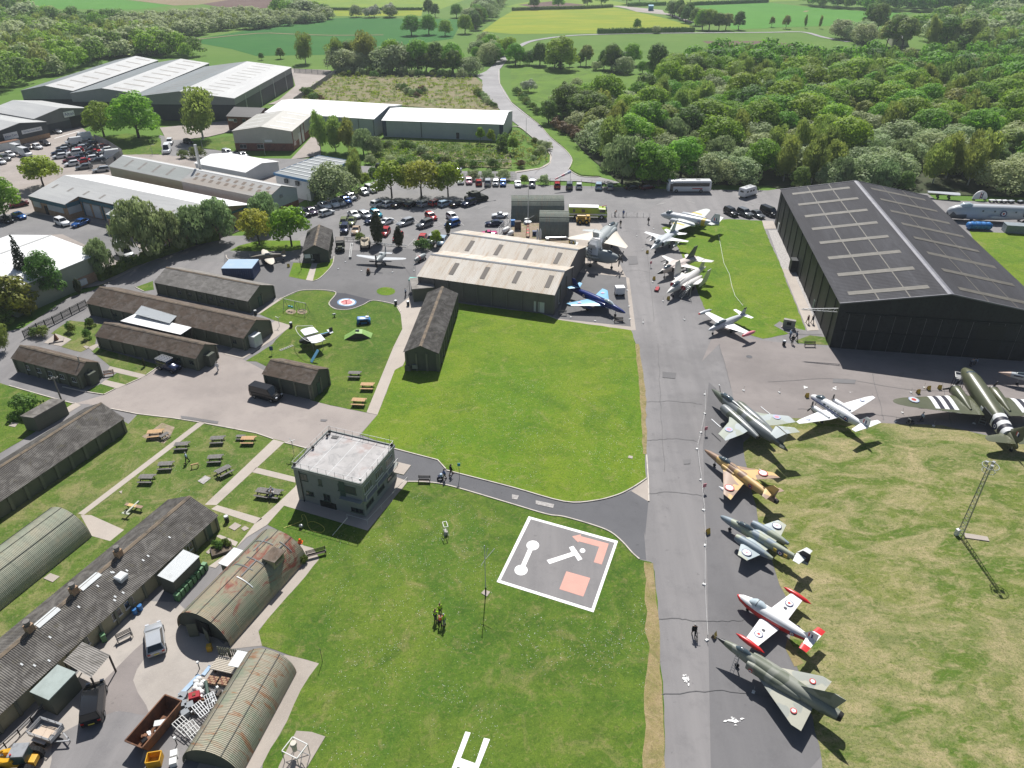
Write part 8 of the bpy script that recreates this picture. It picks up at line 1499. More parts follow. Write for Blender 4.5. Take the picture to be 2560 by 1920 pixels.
pp('person in dark clothes standing by the barrier fence, left one','g',888,485,40,'bend','navy','black');pp('person standing by the barrier fence, right one','g',961,487,90,'stand','blue','denim');pp('person standing at the nose of the broad delta jet','g',936,575,90,'stand','black','khaki');pp('person walking left of the silver bomber nose','g',1177,552,220,'walk','black','black')
pp('person in pale shirt near the stone memorial, leftmost of three','h',188,1540,20,'stand','paleblue','denim','grey');pp('person in black near the stone memorial, nearest of three','h',207,1588,80,'stand','black','black');pp('person in blue near the stone memorial, rightmost of three','h',243,1552,160,'walk','denim','navy')
pp('person in brown top walking along the hangar path','h',340,1412,110,'walk','maroon','khaki','brown');pp('person in dark top walking along the hangar path','h',381,1412,110,'walk','navy','grey');pp('person in pale shirt bending in the black hangar shadow','D',1345,215,250,'bend','paleblue','navy');pp('person in pale top crouched low near the olive transport nose','D',1275,250,20,'bend','grey','navy')
for q,lb,dy in((('r',1300,345),'person in pale top seated at the far side of the joined picnic tables',200),(('r',1285,395),'person in white top seated at the near side of the joined picnic tables',20)):person(lb,G(*q),R(dy+60),'sit','white' if dy==20 else 'paleblue','denim','grey')
p=G('o',1572,1225);pp('person in dark clothes walking a bicycle down the runway','o',1566,1205,-95,'walk','black','black','grey')
def ringm(b,c,r,ax,w=.03,n=18):
 a1,a2=ax;pts=[Vector(c)+Vector(a1)*r*math.cos(2*PI*k/n)+Vector(a2)*r*math.sin(2*PI*k/n)for k in range(n)]
 for k in range(n):b.bar(pts[k],pts[(k+1)%n],w)
bk=thing('bicycle','dark bicycle wheeled along the runway','bicycle',G('o',1590,1215),R(-95))
for x in(-.52,.52):b=MB();ringm(b,(x,0,.34),.33,((1,0,0),(0,0,1)),.04);b.build('wheel',M['tyre'],bk)
b=MB();[b.bar(*q,.04)for q in(((-.52,0,.34),(-.1,0,.34)),((-.1,0,.34),(-.25,0,.85)),((-.25,0,.8),(.35,0,.85)),((-.1,0,.34),(.36,0,.8)),((.35,0,.95),(.52,0,.34)),((-.52,0,.34),(-.24,0,.8)))];b.build('frame',M['black_metal'],bk);MB().bar((.33,-.28,1.0),(.33,.28,1.0),.04).build('handlebar',M['black_metal'],bk);MB().box((-.26,0,.92),(.26,.14,.06)).build('saddle',M['black_metal'],bk)
ps=thing('pushchair','dark pushchair on the path beside the control tower','pushchair',G('j',1592,1172),R(190));MB().box((0,0,.5),(.6,.45,.35)).build('seat',CLOTH['navy'],ps);MB().box((-.15,0,.85),(.4,.46,.3),taper=.7).build('hood',CLOTH['paleblue'],ps);b=MB();[b.bar((-.4,y,1.0),(.3,y,.1),.03)for y in(-.22,.22)];b.build('frame',M['galvanised'],ps)
for x,y in((-.3,-.25),(-.3,.25),(.35,-.25),(.35,.25)):MB().tube((x,y-.02,.12),(x,y+.02,.12),.12,None,10).build('wheel',M['tyre'],ps)
tr=thing('hand_trolley','small dark wheeled trolley near the olive transport','trolley',G('l',1228,690),.3);MB().box((0,0,.45),(.9,.6,.1)).build('tray',M['black_metal'],tr);b=MB();[b.bar((x,y,.1),(x,y,1.0 if x<0 else .5),.05)for x in(-.42,.42)for y in(-.27,.27)];b.bar((-.42,-.27,1.),(-.42,.27,1.),.05);b.build('frame',M['steel_grey'],tr)
for x in(-.4,.4):
 for y in(-.3,.3):MB().tube((x,y-.03,.1),(x,y+.03,.1),.1,None,8).build('wheel',M['tyre'],tr)
# --- picnic tables and benches
def picnic(label,r,x,y,deg,m,s=1.):
 t=thing('picnic_table',label,'picnic table',G(r,x,y),R(deg),'picnic tables');t.scale=(s,s,s)
 for k in range(5):MB().box((0,-.32+.16*k,.74),(1.8,.145,.04)).build('tabletop_plank',M[m],t)
 for sy in(-.72,.72):
  for k in(-.075,.075):MB().box((0,sy+k,.44),(1.8,.135,.04)).build('seat_plank',M[m],t)
 for x_ in(-.62,.62):
  b=MB();b.bar((x_,-.7,.02),(x_,-.25,.72),.09,.05);b.bar((x_,.7,.02),(x_,.25,.72),.09,.05);b.build('leg_frame',M['timber_dark'],t);MB().bar((x_,-.8,.39),(x_,.8,.39),.05,.09).build('crossbar',M['timber_dark'],t)
picnic('tan picnic table on the worn sandy patch','i',1350,795,10,'timber_new',1.2);picnic('small pale picnic table on the worn sandy patch','i',1425,810,60,'timber_grey',.8)
for lb,r,x,y,d,m,s in(('dark picnic table nearest the long concrete path, upper one','i',1578,900,5,'timber_grey',1.1),('grey picnic table left of the tan one at the lawn top','i',1885,848,5,'timber_grey',1.1),('tiny grey picnic table touching the tan one','i',2082,818,0,'timber_grey',.7),('tan picnic table at the top right of the lawn','i',2150,850,0,'timber_new',1.1),('dark picnic table nearest the long concrete path, middle one','i',1440,1072,5,'timber_grey',1.1),('dark picnic table nearest the long concrete path, lower one','i',1275,1185,0,'timber_grey',1.1),('dark picnic table in the middle of the right side of the lawn','i',1865,1012,5,'timber_grey',1.1),('weathered picnic table turned along the right-hand path','i',1940,1120,48,'timber_grey',1.15),('picnic table joined end to end by the tower path, left one','r',1200,360,-12,'timber_grey',1.1),('picnic table joined end to end by the tower path, right one','r',1320,370,-12,'timber_grey',1.1),('grey picnic table on the play lawn edge, farthest of three','j',855,283,-2,'timber_grey',1.15),('tan picnic table on the play lawn edge, middle of three','j',965,385,-2,'timber_new',1.2),('tan picnic table on the play lawn edge, nearest of three','j',892,520,-5,'timber_new',1.2)):picnic(lb,r,x,y,d,m,s)
def bench(label,r,x,y,deg,m,L=1.6,grp=None):
 t=thing('bench',label,'bench',G(r,x,y),R(deg),grp)
 for k in range(4):MB().box((0,-.2+.12*k,.45),(L,.1,.035)).build('seat_slat',M[m],t)
 for k in range(3):MB().box((0,.24+.04*k,.6+.14*k),(L,.03,.1)).build('back_slat',M[m],t)
 for x_ in(-L/2+.08,L/2-.08):b=MB();b.bar((x_,-.22,0),(x_,-.22,.65),.06);b.bar((x_,.2,0),(x_,.36,.95),.06);b.bar((x_,-.24,.64),(x_,.27,.64),.06);b.bar((x_,-.22,.42),(x_,.22,.42),.05);b.build('end_frame',M['black_metal'],t)
for lb,r,x,y,d,m,L in(('reddish bench at the gable of the left edge hut','i',945,275,20,'rusty_iron',1.6),('dark bench beside the control tower path','j',1455,1195,-2,'timber_dark',1.7),('dark bench with white slats at the end of the rusted arched hut','r',1805,1060,22,'timber_dark',2.4),('grey bench on the works yard concrete','m',1085,545,40,'timber_grey',1.6),('dark bench outside the black hangar corner','h',360,1612,-2,'timber_dark',2.),('dark bench below the dark blue jet','u',1780,1500,-2,'timber_dark',1.8),('pale bench at the corner of the rusty hangar','u',1135,1420,-3,'timber_grey',1.6)):bench(lb,r,x,y,d,m,L)
# --- play equipment
P=PL('w 690,862 940,915',2.3);c=(P[0]+P[1])/2;c.z=0;rz=heading(P[0],P[1]);Ls=(P[1]-P[0]).length;t=thing('swing_set','green and white swing frame on the play lawn','swing',c,rz)
MB().tube((-Ls/2,0,2.3),(Ls/2,0,2.3),.06).build('top_bar',M['window_frame_white'],t)
for x in(-Ls/2,0,Ls/2):
 for y in(-.8,.8):MB().tube((x,0,2.3),(x,y,0),.045).build('leg',M['steel_grey'],t)
for x,w in((-Ls*.3,.4),(-Ls*.18,.4)):b=MB();[b.bar((x+dx,0,2.25),(x+dx,0,.9),.025)for dx in(-.18,.18)];b=b.build('chain',M['steel_grey'],t);MB().box((x,0,.85),(.42,.3,.3)).build('cradle_seat',paint('play_teal',(.02,.30,.36),.5),t)
b=MB();ringm(b,(Ls*.25,0,.5),.55,((1,0,0),(0,1,0)),.09);[b.bar((Ls*.25+.5*dx,.0,2.25),(Ls*.25+.4*dx,0,.5),.025)for dx in(-1,1)];b.build('basket_seat',M['black_metal'],t)
for x,y in((770,1010),(900,1010)):sheet('worn_patch','',M['bare_earth'],layer=61,pts=discpts('w',x,y,60,28))
p=G('w',1040,1400);t=thing('play_aeroplane','white-winged play aeroplane climbing frame on the play lawn','play aeroplane',p,R(140))
def slab(nm,pts,z0,th,m,par):b=MB();b.poly([Vector((x,y,0))for x,y in pts],z0,z0+th);b.build(nm,m,par)
A_,B_=G('w',985,1300,2.2)-p,G('w',1085,1410,2.2)-p
t.rotation_euler=(0,0,heading(A_,B_));hl=1.9
for sx,nm in((-1,'wing'),(1,'wing')):slab(nm,[(sx*.5,-1.3),(sx*2.9,-1.25),(sx*3.3,-.6),(sx*3.3,.6),(sx*2.9,1.25),(sx*.5,1.3)],2.1,.14,M['air_white'],t)
b=MB();b.loft([[(dx*w,y,1.5+dz*h_)for dx,dz in((-1,-1),(1,-1),(1,1),(-1,1))]for y,w,h_ in((-2.6,.2,.2),(-1.6,.55,.5),(.6,.55,.5),(3.4,.15,.18))]);b.build('fuselage',M['air_dark'],t)
MB().box((0,2.6,1.9),(.18,2.4,.1)).build('tail_boom',M['air_skyblue'],t);slab('tailplane',[(-.9,3.),(.9,3.),(.7,3.7),(-.7,3.7)],1.9,.1,M['air_white'],t);MB().box((0,3.5,2.3),(.08,.7,.8)).build('fin',M['air_dark'],t)
b=MB();[b.bar((sx*2.2,y,0),(sx*2.2,y,2.1),.08)for sx in(-1,1)for y in(-.9,.9)];b.build('strut',M['steel_grey'],t)
b=MB();prev=None
for k in range(9):a_=PI*k/8;q=(-2.9+0*k,-1.6*math.cos(a_)*0-1.3,2.3)if False else(3.6*math.cos(a_),-1.5-.9*math.sin(a_),2.9);b.bar(prev,q,.07)if prev else None;prev=q
b.bar((3.6,-1.5,2.9),(3.3,1.3,2.3),.07);b.bar((-3.6,-1.5,2.9),(-3.3,1.3,2.3),.07);b.build('guard_hoop',M['window_frame_white'],t)
b=MB();b.loft([[(x,y,z)for x,z in((1.6,0),(2.3,0),(2.3,.06),(1.6,.06))]for y,z0 in((0,0),)])if False else None
a0=G('w',1085,1450,1.9)-p;a1=G('w',1005,1590,.1)-p;sl_=MB();sl_.bar(a0,a1,.7,.08);o=sl_.build('slide',M['air_skyblue'],t);o.matrix_local=Matrix.Rotation(-t.rotation_euler.z,4,'Z')@o.matrix_local
lad=thing('ladder','white ladder lying on the grass by the play aeroplane','ladder',G('w',720,1430),heading(G('w',660,1455),G('w',785,1405)));[MB().bar((-1.4,y,.06),(1.4,y,.06),.06).build('rail',M['window_frame_white'],lad)for y in(-.2,.2)];[MB().bar((-1.2+.4*k,-.2,.06),(-1.2+.4*k,.2,.06),.05).build('rung',M['window_frame_white'],lad)for k in range(7)]
p=G('w',1612,1140);t=thing('play_car','bright blue play car shelter on the play lawn','play car',p,R(12));b=MB();b.loft([ring_box(x,.75,.1,z,.15)for x,z in((-1.3,.9),(-1.1,1.2),(.9,1.15),(1.3,.8))]);b.build('body',paint('play_blue',(.02,.15,.40),.4),t,40);MB().box((0,-.76,.75),(1.5,.04,.4)).build('opening',M['door_dark'],t);MB().box((.75,.1,1.25),(.6,.7,.12)).build('hatch',M['window_frame_white'],t);MB().bar((1.0,.4,1.2),(.9,.6,1.9),.07).build('mast',M['window_frame_white'],t)
for x in(-.8,.8):MB().tube((x,-.8,.28),(x,-.72,.28),.26,None,12).build('wheel',M['tyre'],t)
P=PL('w 1405,1305 1455,1345 1545,1250 1510,1220');p=G('w',1550,1300);t=thing('play_tunnel','lime green folded-roof tunnel on the play lawn','play tunnel',p,R(8));gm=paint('play_green',(.20,.36,.08),.6)
for nm,pts in(('ramp',[(-2.6,-.9,.05),(-2.6,.9,.05),(-.4,.9,1.25),(-.4,-.9,1.25)]),('roof',[(-.4,-.9,1.25),(-.4,.9,1.25),(.8,.9,1.1),(.8,-.9,1.1)]),('ramp',[(.8,-.9,1.1),(.8,.9,1.1),(2.6,1.1,.05),(2.3,-.9,.05)])):b=MB();b.add([Vector(q)for q in pts]+[Vector(q)-Vector((0,0,.08))for q in pts],[(3,2,1,0),(4,5,6,7),(0,1,5,4),(1,2,6,5),(2,3,7,6),(3,0,4,7)]);b.build(nm,gm,t)
for y in(-.85,.85):b=MB();b.add([(-2.5,y,0),(2.3,y,0),(.8,y,1.05),(-.4,y,1.2)],[(0,1,2,3)]);b.build('side_panel',M['timber_dark'],t)
MB().box((-.1,.1,1.3),(.7,.6,.1)).build('skylight',M['car_glass'],t)
t=thing('see_saw','small red see-saw post on the target rings','see-saw',G('w',1410,915),.4);MB().tube((0,0,0),(0,0,.7),.08).build('post',M['sign_red'],t);MB().bar((-.9,0,.55),(.9,0,.8),.12,.06).build('plank',M['sign_red'],t)
t=thing('spring_rocker','small grey spring rider on the play lawn','rocker',G('w',1272,1070),.2);MB().tube((0,0,0),(0,0,.4),.12,.10).build('spring',M['black_metal'],t);MB().box((0,0,.6),(.8,.25,.3),taper=.6).build('seat',M['galvanised'],t)
def bin_(label,r,x,y,m='black_metal',s=1.):
 t=thing('litter_bin',label,'bin',G(r,x,y),0,'litter bins');t.scale=(s,s,s);MB().tube((0,0,0),(0,0,.85),.28,.3,12).build('body',M[m],t);MB().tube((0,0,.85),(0,0,1.0),.33,.26,12).build('lid',M['galvanised'],t)
for lb,r,x,y in(('litter bin by the hut entrance path, left of two','w',1980,930),('litter bin by the hut entrance path, right of two','w',2122,940),('litter bin at the play lawn corner by the longest hut','w',776,1185),('small bin at the gable of the grey-roofed hut','w',366,1045),('round bin at the gable of the works yard hut','r',775,665),('white bin beside the stone memorial','h',135,1600)):bin_(lb,r,x,y)
def post_sign(label,r,x,y,h,bw,bh,m,deg=0,name='sign',cat='sign',grp=None):
 t=thing(name,label,cat,G(r,x,y),R(deg),grp);MB().tube((0,0,0),(0,0,h),.035).build('post',M['steel_grey'],t);MB().box((0,-.03,h),(bw,.05,bh)).build('board',M[m],t);return t
post_sign('blue notice on a post at the play lawn edge','w',555,1500,1.2,.6,.8,'sign_blue_text',15);post_sign('teal notice on a post beside the tower path','j',1758,1160,2.4,.4,.5,'play_teal')
t=thing('propeller_sign','small white three-bladed propeller on a post by the longest hut','sign',G('w',640,1180),0);MB().tube((0,0,0),(0,0,1.9),.04).build('post',M['steel_grey'],t);[MB().bar((0,-.05,1.9),(.55*math.cos(.5+2.09*k),-.05,1.9+.55*math.sin(.5+2.09*k)),.12,.04).build('blade',M['window_frame_white'],t)for k in range(3)]
t=thing('propeller_sign','white propeller sign on a post by the tower path corner','sign',G('j',330,960),0);MB().tube((0,0,0),(0,0,2.6),.04).build('post',M['steel_grey'],t);[MB().bar((0,-.05,2.6),(.6*math.cos(.4+1.57*k),-.05,2.6+.5*math.sin(.4+1.57*k)),.14,.04).build('blade',M['window_frame_white'],t)for k in range(4)]
t=thing('entrance_shelter','teal curved entrance canopy at the rusty hangar door','shelter',G('w',2195,760),R(-10));b=MB();b.loft([[(x,.9*math.cos(PI*k/8),2.4+.35*math.sin(PI*k/8))for k in range(9)]for x in(-.9,1.6)],False,False);b.build('canopy',paint('teal_sheet',(.10,.42,.36),.5),t,True);[MB().bar((x,y,0),(x,y,2.4),.07).build('post',M['black_metal'],t)for x in(-.8,1.5)for y in(-.8,.8)]
t=thing('bare_sapling','leafless young tree on the small lawn before the visitor hut','tree',G('w',892,530),0);MB().tube((0,0,0),(-.1,.1,3.2),.07,.02,6).build('trunk',M['bark'],t);rr_=random.Random(3)
for k in range(11):z=1.2+.17*k;a_=k*2.4;q=Vector((.9*math.cos(a_),.9*math.sin(a_),z+.9));br=MB().tube((0,0,z),q,.025,.008,5).build('branch',M['bark'],t)
t=thing('bomb_on_trolley','grey bomb with a red band on a trolley in the courtyard','bomb',G('f',1425,870),R(58));b=MB();b.loft([ell(x,.9,w,w,12,2)for x,w in((-2.2,.25),(-1.2,.5),(.8,.55),(1.6,.4),(2.,.05))]);b.build('casing',M['air_seagrey'],t,40);b=MB();b.loft([ell(x,.9,.56,.56,12,2)for x in(-.9,-.7)],False,False);b.build('band',M['sign_red'],t);MB().box((0,0,.35),(2.8,.7,.2)).build('trolley',M['army_dark'],t);[MB().tube((x,y-.07,.2),(x,y+.07,.2),.2,None,10).build('wheel',M['tyre'],t)for x in(-1.2,1.2)for y in(-.5,.5)]
t=thing('lattice_beam','white lattice boom lying in front of the army truck','boom',G('w',1465,320),heading(G('w',1480,215),G('w',1460,375)));L=(G('w',1480,215)-G('w',1460,375)).length
for y in(-.2,.2):MB().bar((-L/2,y,.5),(L/2,y,.5),.08).build('chord',M['window_frame_white'],t)
for k in range(10):MB().bar((-L/2+L*k/10,-.2,.5),(-L/2+L*(k+1)/10,.2,.5),.06).build('brace',M['window_frame_white'],t)
for x in(-L/2+.3,L/2-.3):MB().box((x,0,.23),(.3,.6,.46)).build('trestle',M['steel_grey'],t)
t=thing('engine_display','small brown engine display stand before the silver propeller fighter','engine',G('w',1665,575),0);MB().box((0,0,.35),(.8,.7,.7)).build('stand',M['timber_dark'],t);MB().tube((0,-.3,.95),(0,.3,.95),.3,None,10).build('engine_block',M['rusty_iron'],t)
# --- rope posts, A-boards, small markers along the aircraft
def rope_post(p,n,where):
 t=thing('rope_post',where,'rope post',p,random.uniform(0,3),'rope posts round the aircraft');MB().box((0,0,.06),(.42,.30,.12),taper=.8).build('base',M['plate_white'],t);MB().tube((0,0,.1),(0,0,.95),.02).build('post',M['steel_grey'],t);return t
LINE=PL('k 1665,437 1665,603 1632,766 1598,908 1630,1175 1655,1437 o 1668,427 1660,765 1683,1246')
for k,p in enumerate(LINE):rope_post(p,k,'white-footed rope post beside the runway, %s from the far end of its rope'%ORD[k])
b=MB();
for a_,c_ in zip(LINE,LINE[1:]):
 pr=None
 for k in range(9):q=a_.lerp(c_,k/8)+Vector((0,0,.9-.25*(1-(2*k/8-1)**2)));b.bar(pr-LINE[0],q-LINE[0],.018)if pr is not None else None;pr=q
o=b.build('barrier_rope',M['plate_white']);o.location=LINE[0];tag(o,'long thin rope strung along the runway side of the aircraft','rope')
for k,q in enumerate('p 565,1350 l 97,420 k 2000,403 l 892,470 1235,420 1347,378 1160,595 1100,672 1430,708 1780,687'.replace('k 2000,403 l 892','k 2000,403 l 892').split()):
 if ',' not in q:cur=q;continue
 x,y=map(float,q.split(','));rope_post(G(cur,x,y),k,'white-footed rope post standing on the right-hand apron')
for q in '145,505 215,665 330,1040 450,1260 695,1472 220,1505 340,425'.split():x,y=map(float,q.split(','));rope_post(G('v',x,y),0,'white-footed rope post by the pale jets on the lawn edge')
for q in '1318,517 1583,543 1942,557 1400,437 2190,470 2190,538'.split():x,y=map(float,q.split(','));rope_post(G('w',x,y),0,'white-footed rope post round the courtyard fighter')
for q in '1230,1445 1510,1487 1725,1480 1910,1468 1880,1135 1900,1320'.split():x,y=map(float,q.split(','));rope_post(G('u',x,y),0,'white-footed rope post round the dark blue jet')
RP2=PL('v 1090,500 1150,820 1215,950 1240,1080 1280,1200 1370,1310');b=MB();[b.bar(a_-RP2[0]+Vector((0,0,.05)),c_-RP2[0]+Vector((0,0,.05)),.05,.03)for a_,c_ in zip(RP2,RP2[1:])];o=b.build('ground_cable',M['plate_white']);o.location=RP2[0];tag(o,'pale cable lying across the lawn beside the black hangar','cable')
def a_board(label,r,x,y,deg,m='air_yellow',s=1.):
 t=thing('a_board',label,'sign',G(r,x,y),R(deg),'A-board signs');t.scale=(s*.8,s*.8,s*.8)
 for sy in(-1,1):b=MB();b.add([(-.35,sy*.3,0),(.35,sy*.3,0),(.35,sy*.04,.95),(-.35,sy*.04,.95)],[(0,1,2,3)if sy<0 else(3,2,1,0)]);b.build('panel',M[m],t)
for lb,r,x,y,d in(('yellow A-board beside the twin-engined jet','o',1690,320,30),('yellow A-board by the delta jet nose','p',225,870,50),('yellow A-board ahead of the olive wing, leftmost of three','l',1295,425,10),('yellow A-board ahead of the olive wing, middle of three','l',1385,395,10),('yellow A-board ahead of the olive wing, rightmost of three','l',1480,388,-5),('yellow A-board under the white transport nose','l',335,458,10),('yellow A-board by the grey swing-wing jet','v',268,705,20),('yellow A-board by the pinkish swing-wing jet','v',345,1010,20),('yellow A-board by the folded-wing bomber','v',510,1240,20),('yellow A-board in the gravel by the brown fighter','w',745,495,20)):a_board(lb,r,x,y,d)
for lb,r,x,y in(('red stand beside the rope by the first bomber','k',1668,780),('red stand beside the rope by the sand jet','k',1655,1275),('red and white stand by the pinkish jet','v',305,865)):post_sign(lb,r,x,y,1.1,.5,.6,'tank_pink',20,'information_stand')
t=thing('tow_bar_trolley','reddish low trolley on the runway edge by the folded-wing bomber','trolley',G('v',380,1130),R(70));MB().box((0,0,.3),(1.8,.7,.25)).build('frame',M['intake_red'],t);[MB().tube((x,y-.06,.2),(x,y+.06,.2),.2,None,10).build('wheel',M['tyre'],t)for x in(-.7,.7)for y in(-.4,.4)];MB().bar((.9,0,.3),(1.8,0,.5),.08).build('handle',M['intake_red'],t)
t=thing('ground_power_unit','white box generator on wheels behind the dark blue jet','generator',G('u',1790,1185),R(5));MB().box((0,0,1.15),(1.9,1.5,1.5)).build('housing',M['air_white'],t);MB().box((0,0,.3),(2.,1.4,.2)).build('chassis',M['black_metal'],t);[MB().tube((x,y-.08,.28),(x,y+.08,.28),.28,None,10).build('wheel',M['tyre'],t)for x in(-.7,.7)for y in(-.7,.7)]
# --- masts, poles and lamps
def mast_h(base,top):
 B_=G(*base);lo,hi=0.,40.
 for _ in range(40):
  m_=(lo+hi)/2
  if G(*top,m_).y>B_.y:lo=m_
  else:hi=m_
 return B_,lo
B_,h_=mast_h(('n',1985,150),('F',1050,1180));t=thing('flagpole','thin white flagpole with yardarm on the lower lawn','flagpole',B_,0);MB().tube((0,0,0),(0,0,h_),.06,.035,8).build('pole',M['window_frame_white'],t);[MB().bar((0,0,h_*.72),q,.05).build('yardarm',M['window_frame_white'],t)for q in((1.1,.4,h_*.9),(.35,.3,h_*.92),(-.4,-.4,h_*.66))];MB().tube((0,0,h_),(0,0,h_+.12),.09,.04).build('finial',M['window_frame_white'],t);MB().tube((0,0,0),(0,0,1.),.09).build('sleeve',M['black_metal'],t)
B_,h_=mast_h(('t',1480,1012),('t',1810,205));t=thing('lattice_mast','slim lattice mast with floodlight head on the dry grass','mast',B_,.3);tri=lambda z:[(.42*(1-.5*z/h_)*math.cos(2*PI*k/3),.42*(1-.5*z/h_)*math.sin(2*PI*k/3),z)for k in range(3)]
for k in range(3):MB().bar(tri(0)[k],tri(h_)[k],.08).build('leg',M['steel_grey'],t)
for q in range(16):
 b=MB();a_,c_=tri(h_*q/16),tri(h_*(q+1)/16);[b.bar(a_[k],c_[(k+1)%3],.035)for k in range(3)];[b.bar(a_[k],a_[(k+1)%3],.03)for k in range(3)];b.build('lattice_bracing',M['steel_grey'],t)
b=MB();ringm(b,(0,0,h_),.9,((1,0,0),(0,1,0)),.06);ringm(b,(0,0,h_-.8),.7,((1,0,0),(0,1,0)),.05);[b.bar((.9*math.cos(a_),.9*math.sin(a_),h_),(.7*math.cos(a_),.7*math.sin(a_),h_-.8),.04)for a_ in(0,1,2,3,4,5)];b.build('head_frame',M['galvanised'],t);[MB().box((.5*math.cos(a_),.5*math.sin(a_),h_+.2),(.35,.3,.4),a_).build('floodlight',M['galvanised'],t)for a_ in(.3,2.1,4.)];MB().box((-.4,.3,.5),(.45,.4,.9)).build('control_box',M['plate_white'],t);MB().poly([Vector((x,y,0))for x,y in((.2,-.5),(2.6,-1.9),(3.0,-1.2),(.8,.2))],-.02,.12).build('footing',M['pad_concrete'],t)
B_,h_=mast_h(('u',735,505),('u',740,-36));t=thing('signal_mast','tall white mast with red lattice foot behind the rusty hangar','mast',B_,0);MB().tube((0,0,h_*.3),(0,0,h_),.11,.07,8).build('pole',M['window_frame_white'],t);[MB().bar((x,y,0),(x*.3,y*.3,h_*.3),.1).build('leg',M['sign_red'],t)for x in(-.45,.45)for y in(-.45,.45)];[MB().box((0,0,h_*.07*k),(.9-.14*k,.9-.14*k,.06)).build('brace',M['sign_red'],t)for k in range(1,4)];MB().tube((0,0,h_*.3),(0,0,h_*.3+.15),.9,None,14).build('platform',M['steel_grey'],t)
B_,h_=mast_h(('g',500,240),('g',497,100));t=thing('windsock','red and white windsock beside the public road','windsock',B_,0);MB().tube((0,0,0),(0,0,h_),.05).build('pole',M['steel_grey'],t);e_=G('g',372,166,h_-1.5)-B_;st=Vector((0,0,h_))
for k in range(5):
 a_,c_=st.lerp(e_,k/5),st.lerp(e_,(k+1)/5);MB().tube(a_,c_,.42-.045*k,.42-.045*(k+1),12,False).build('sock_band',M['tank_pink' if k%2==0 else 'plate_white']if k else M['roundel_pale'],t)
B_,h_=mast_h(('i',545,520),('i',442,285));t=thing('telegraph_pole','wooden telegraph pole beside the red telephone box','pole',B_,.6);MB().tube((0,0,0),(0,0,h_),.14,.10,8).build('pole',M['timber_grey'],t);MB().bar((-.7,0,h_-.3),(.7,0,h_-.3),.1).build('crossarm',M['timber_grey'],t);[MB().tube((x,0,h_-.25),(x,0,h_-.05),.05).build('insulator',M['plate_white'],t)for x in(-.6,-.2,.2,.6)]
p=G('i',530,608);t=thing('telephone_box','red telephone box between the brick hut and the pole','telephone box',p,R(25));rm_=paint('kiosk_red',(.45,.02,.02),.35);MB().box((0,0,1.15),(.92,.92,2.3)).build('body',rm_,t);MB().box((0,0,2.38),(.98,.98,.2),taper=.75).build('roof',rm_,t);[MB().box((.47*math.cos(a_),.47*math.sin(a_),1.25),(.62,.04,1.6),a_+PI/2).build('window_panel',M['window_glass'],t)for a_ in(0,PI/2,PI,-PI/2)]
def lamp(label,r,x,y,top,grp='lamp posts by the road'):
 B_,h_=mast_h((r,x,y),top);h_=min(max(h_,3),9);t=thing('lamp_post',label,'lamp post',B_,.5,grp);MB().tube((0,0,0),(0,0,h_),.08,.05,7).build('column',M['galvanised'],t);MB().bar((0,0,h_),(.9,0,h_+.15),.06).build('arm',M['galvanised'],t);MB().box((1.,0,h_+.15),(.5,.2,.1)).build('lantern',M['wall_light_grey'],t)
for lb,r,x,y,tp in(('lamp post on the road bend verge, upper one','c',122,1180,('c',127,1015)),('lamp post on the inside of the road bend','c',292,1365,('c',296,1210)),('lamp post at the wasteland back corner, left of two','b',625,640,('b',620,525)),('lamp post at the wasteland back corner, right of two','b',732,645,('b',725,530)),('lamp post at the road junction by the wasteland','b',1797,690,('b',1796,560)),('lamp post on the grass by the large tree','a',1318,1335,('a',1303,1255)),('lamp post beside the estate road sign','a',1752,1285,('a',1752,1245)),('lamp post by the long shed end wall','A',905,500,('A',885,430)),('lamp post in front of the cream workshop','b',80,1340,('b',55,1200))):lamp(lb,r,x,y,tp)
t=thing('light_beacon','tubular beacon frame with a pale drum on its concrete pad','beacon',G('n',360,1580),R(-25));Tp=[(-.85,-.75,1.75),(.85,-.75,1.75),(.85,.75,1.75),(-.85,.75,1.75)];Bt=[(x*1.0,y*1.0,0)for x,y,z in Tp];Tn=[(x*.45,y*.45,.75)for x,y,z in Tp]
for k in range(4):MB().bar(Tp[k],Tp[(k+1)%4],.08).build('top_rail',M['window_frame_white'],t);MB().bar(Bt[k],Tn[(k+1)%4],.05).build('brace',M['steel_grey'],t);MB().bar(Bt[k],Tp[k],.05).build('leg',M['steel_grey'],t);MB().bar(Tn[k],Tp[k],.05).build('strut',M['steel_grey'],t)
MB().tube((-.3,.2,.9),(-.3,.2,1.7),.22,.26,12).build('drum',M['air_tan'],t);MB().tube((-.3,.2,1.7),(-.3,.2,2.0),.32,.28,12).build('drum_cap',M['air_tan'],t)
t=thing('wind_tee','small white framed marker on the lower lawn','marker',G('j',1640,1640),.3);P_=[(-.25,-.5,0),(.25,-.5,0),(.25,.5,0),(-.25,.5,0)];[MB().bar(P_[k],(P_[k][0],P_[k][1],1.6),.05).build('post',M['window_frame_white'],t)for k in range(4)];[MB().bar((*P_[k][:2],1.6),(*P_[(k+1)%4][:2],1.6),.06).build('rail',M['window_frame_white'],t)for k in range(4)];MB().box((0,0,.3),(.4,.7,.5)).build('plinth',M['gravel_grey'],t)
t=thing('memorial','dark stone memorial block on the paving by the black hangar','memorial',G('h',175,1452),R(-25));MB().box((0,0,.9),(2.2,.7,1.8)).build('stone',M['rooflight_grey'],t);MB().box((0,-.37,1.1),(.8,.05,.6)).build('plaque',M['door_dark'],t);MB().box((0,0,.1),(2.5,1.,.2)).build('plinth',M['pad_concrete'],t)
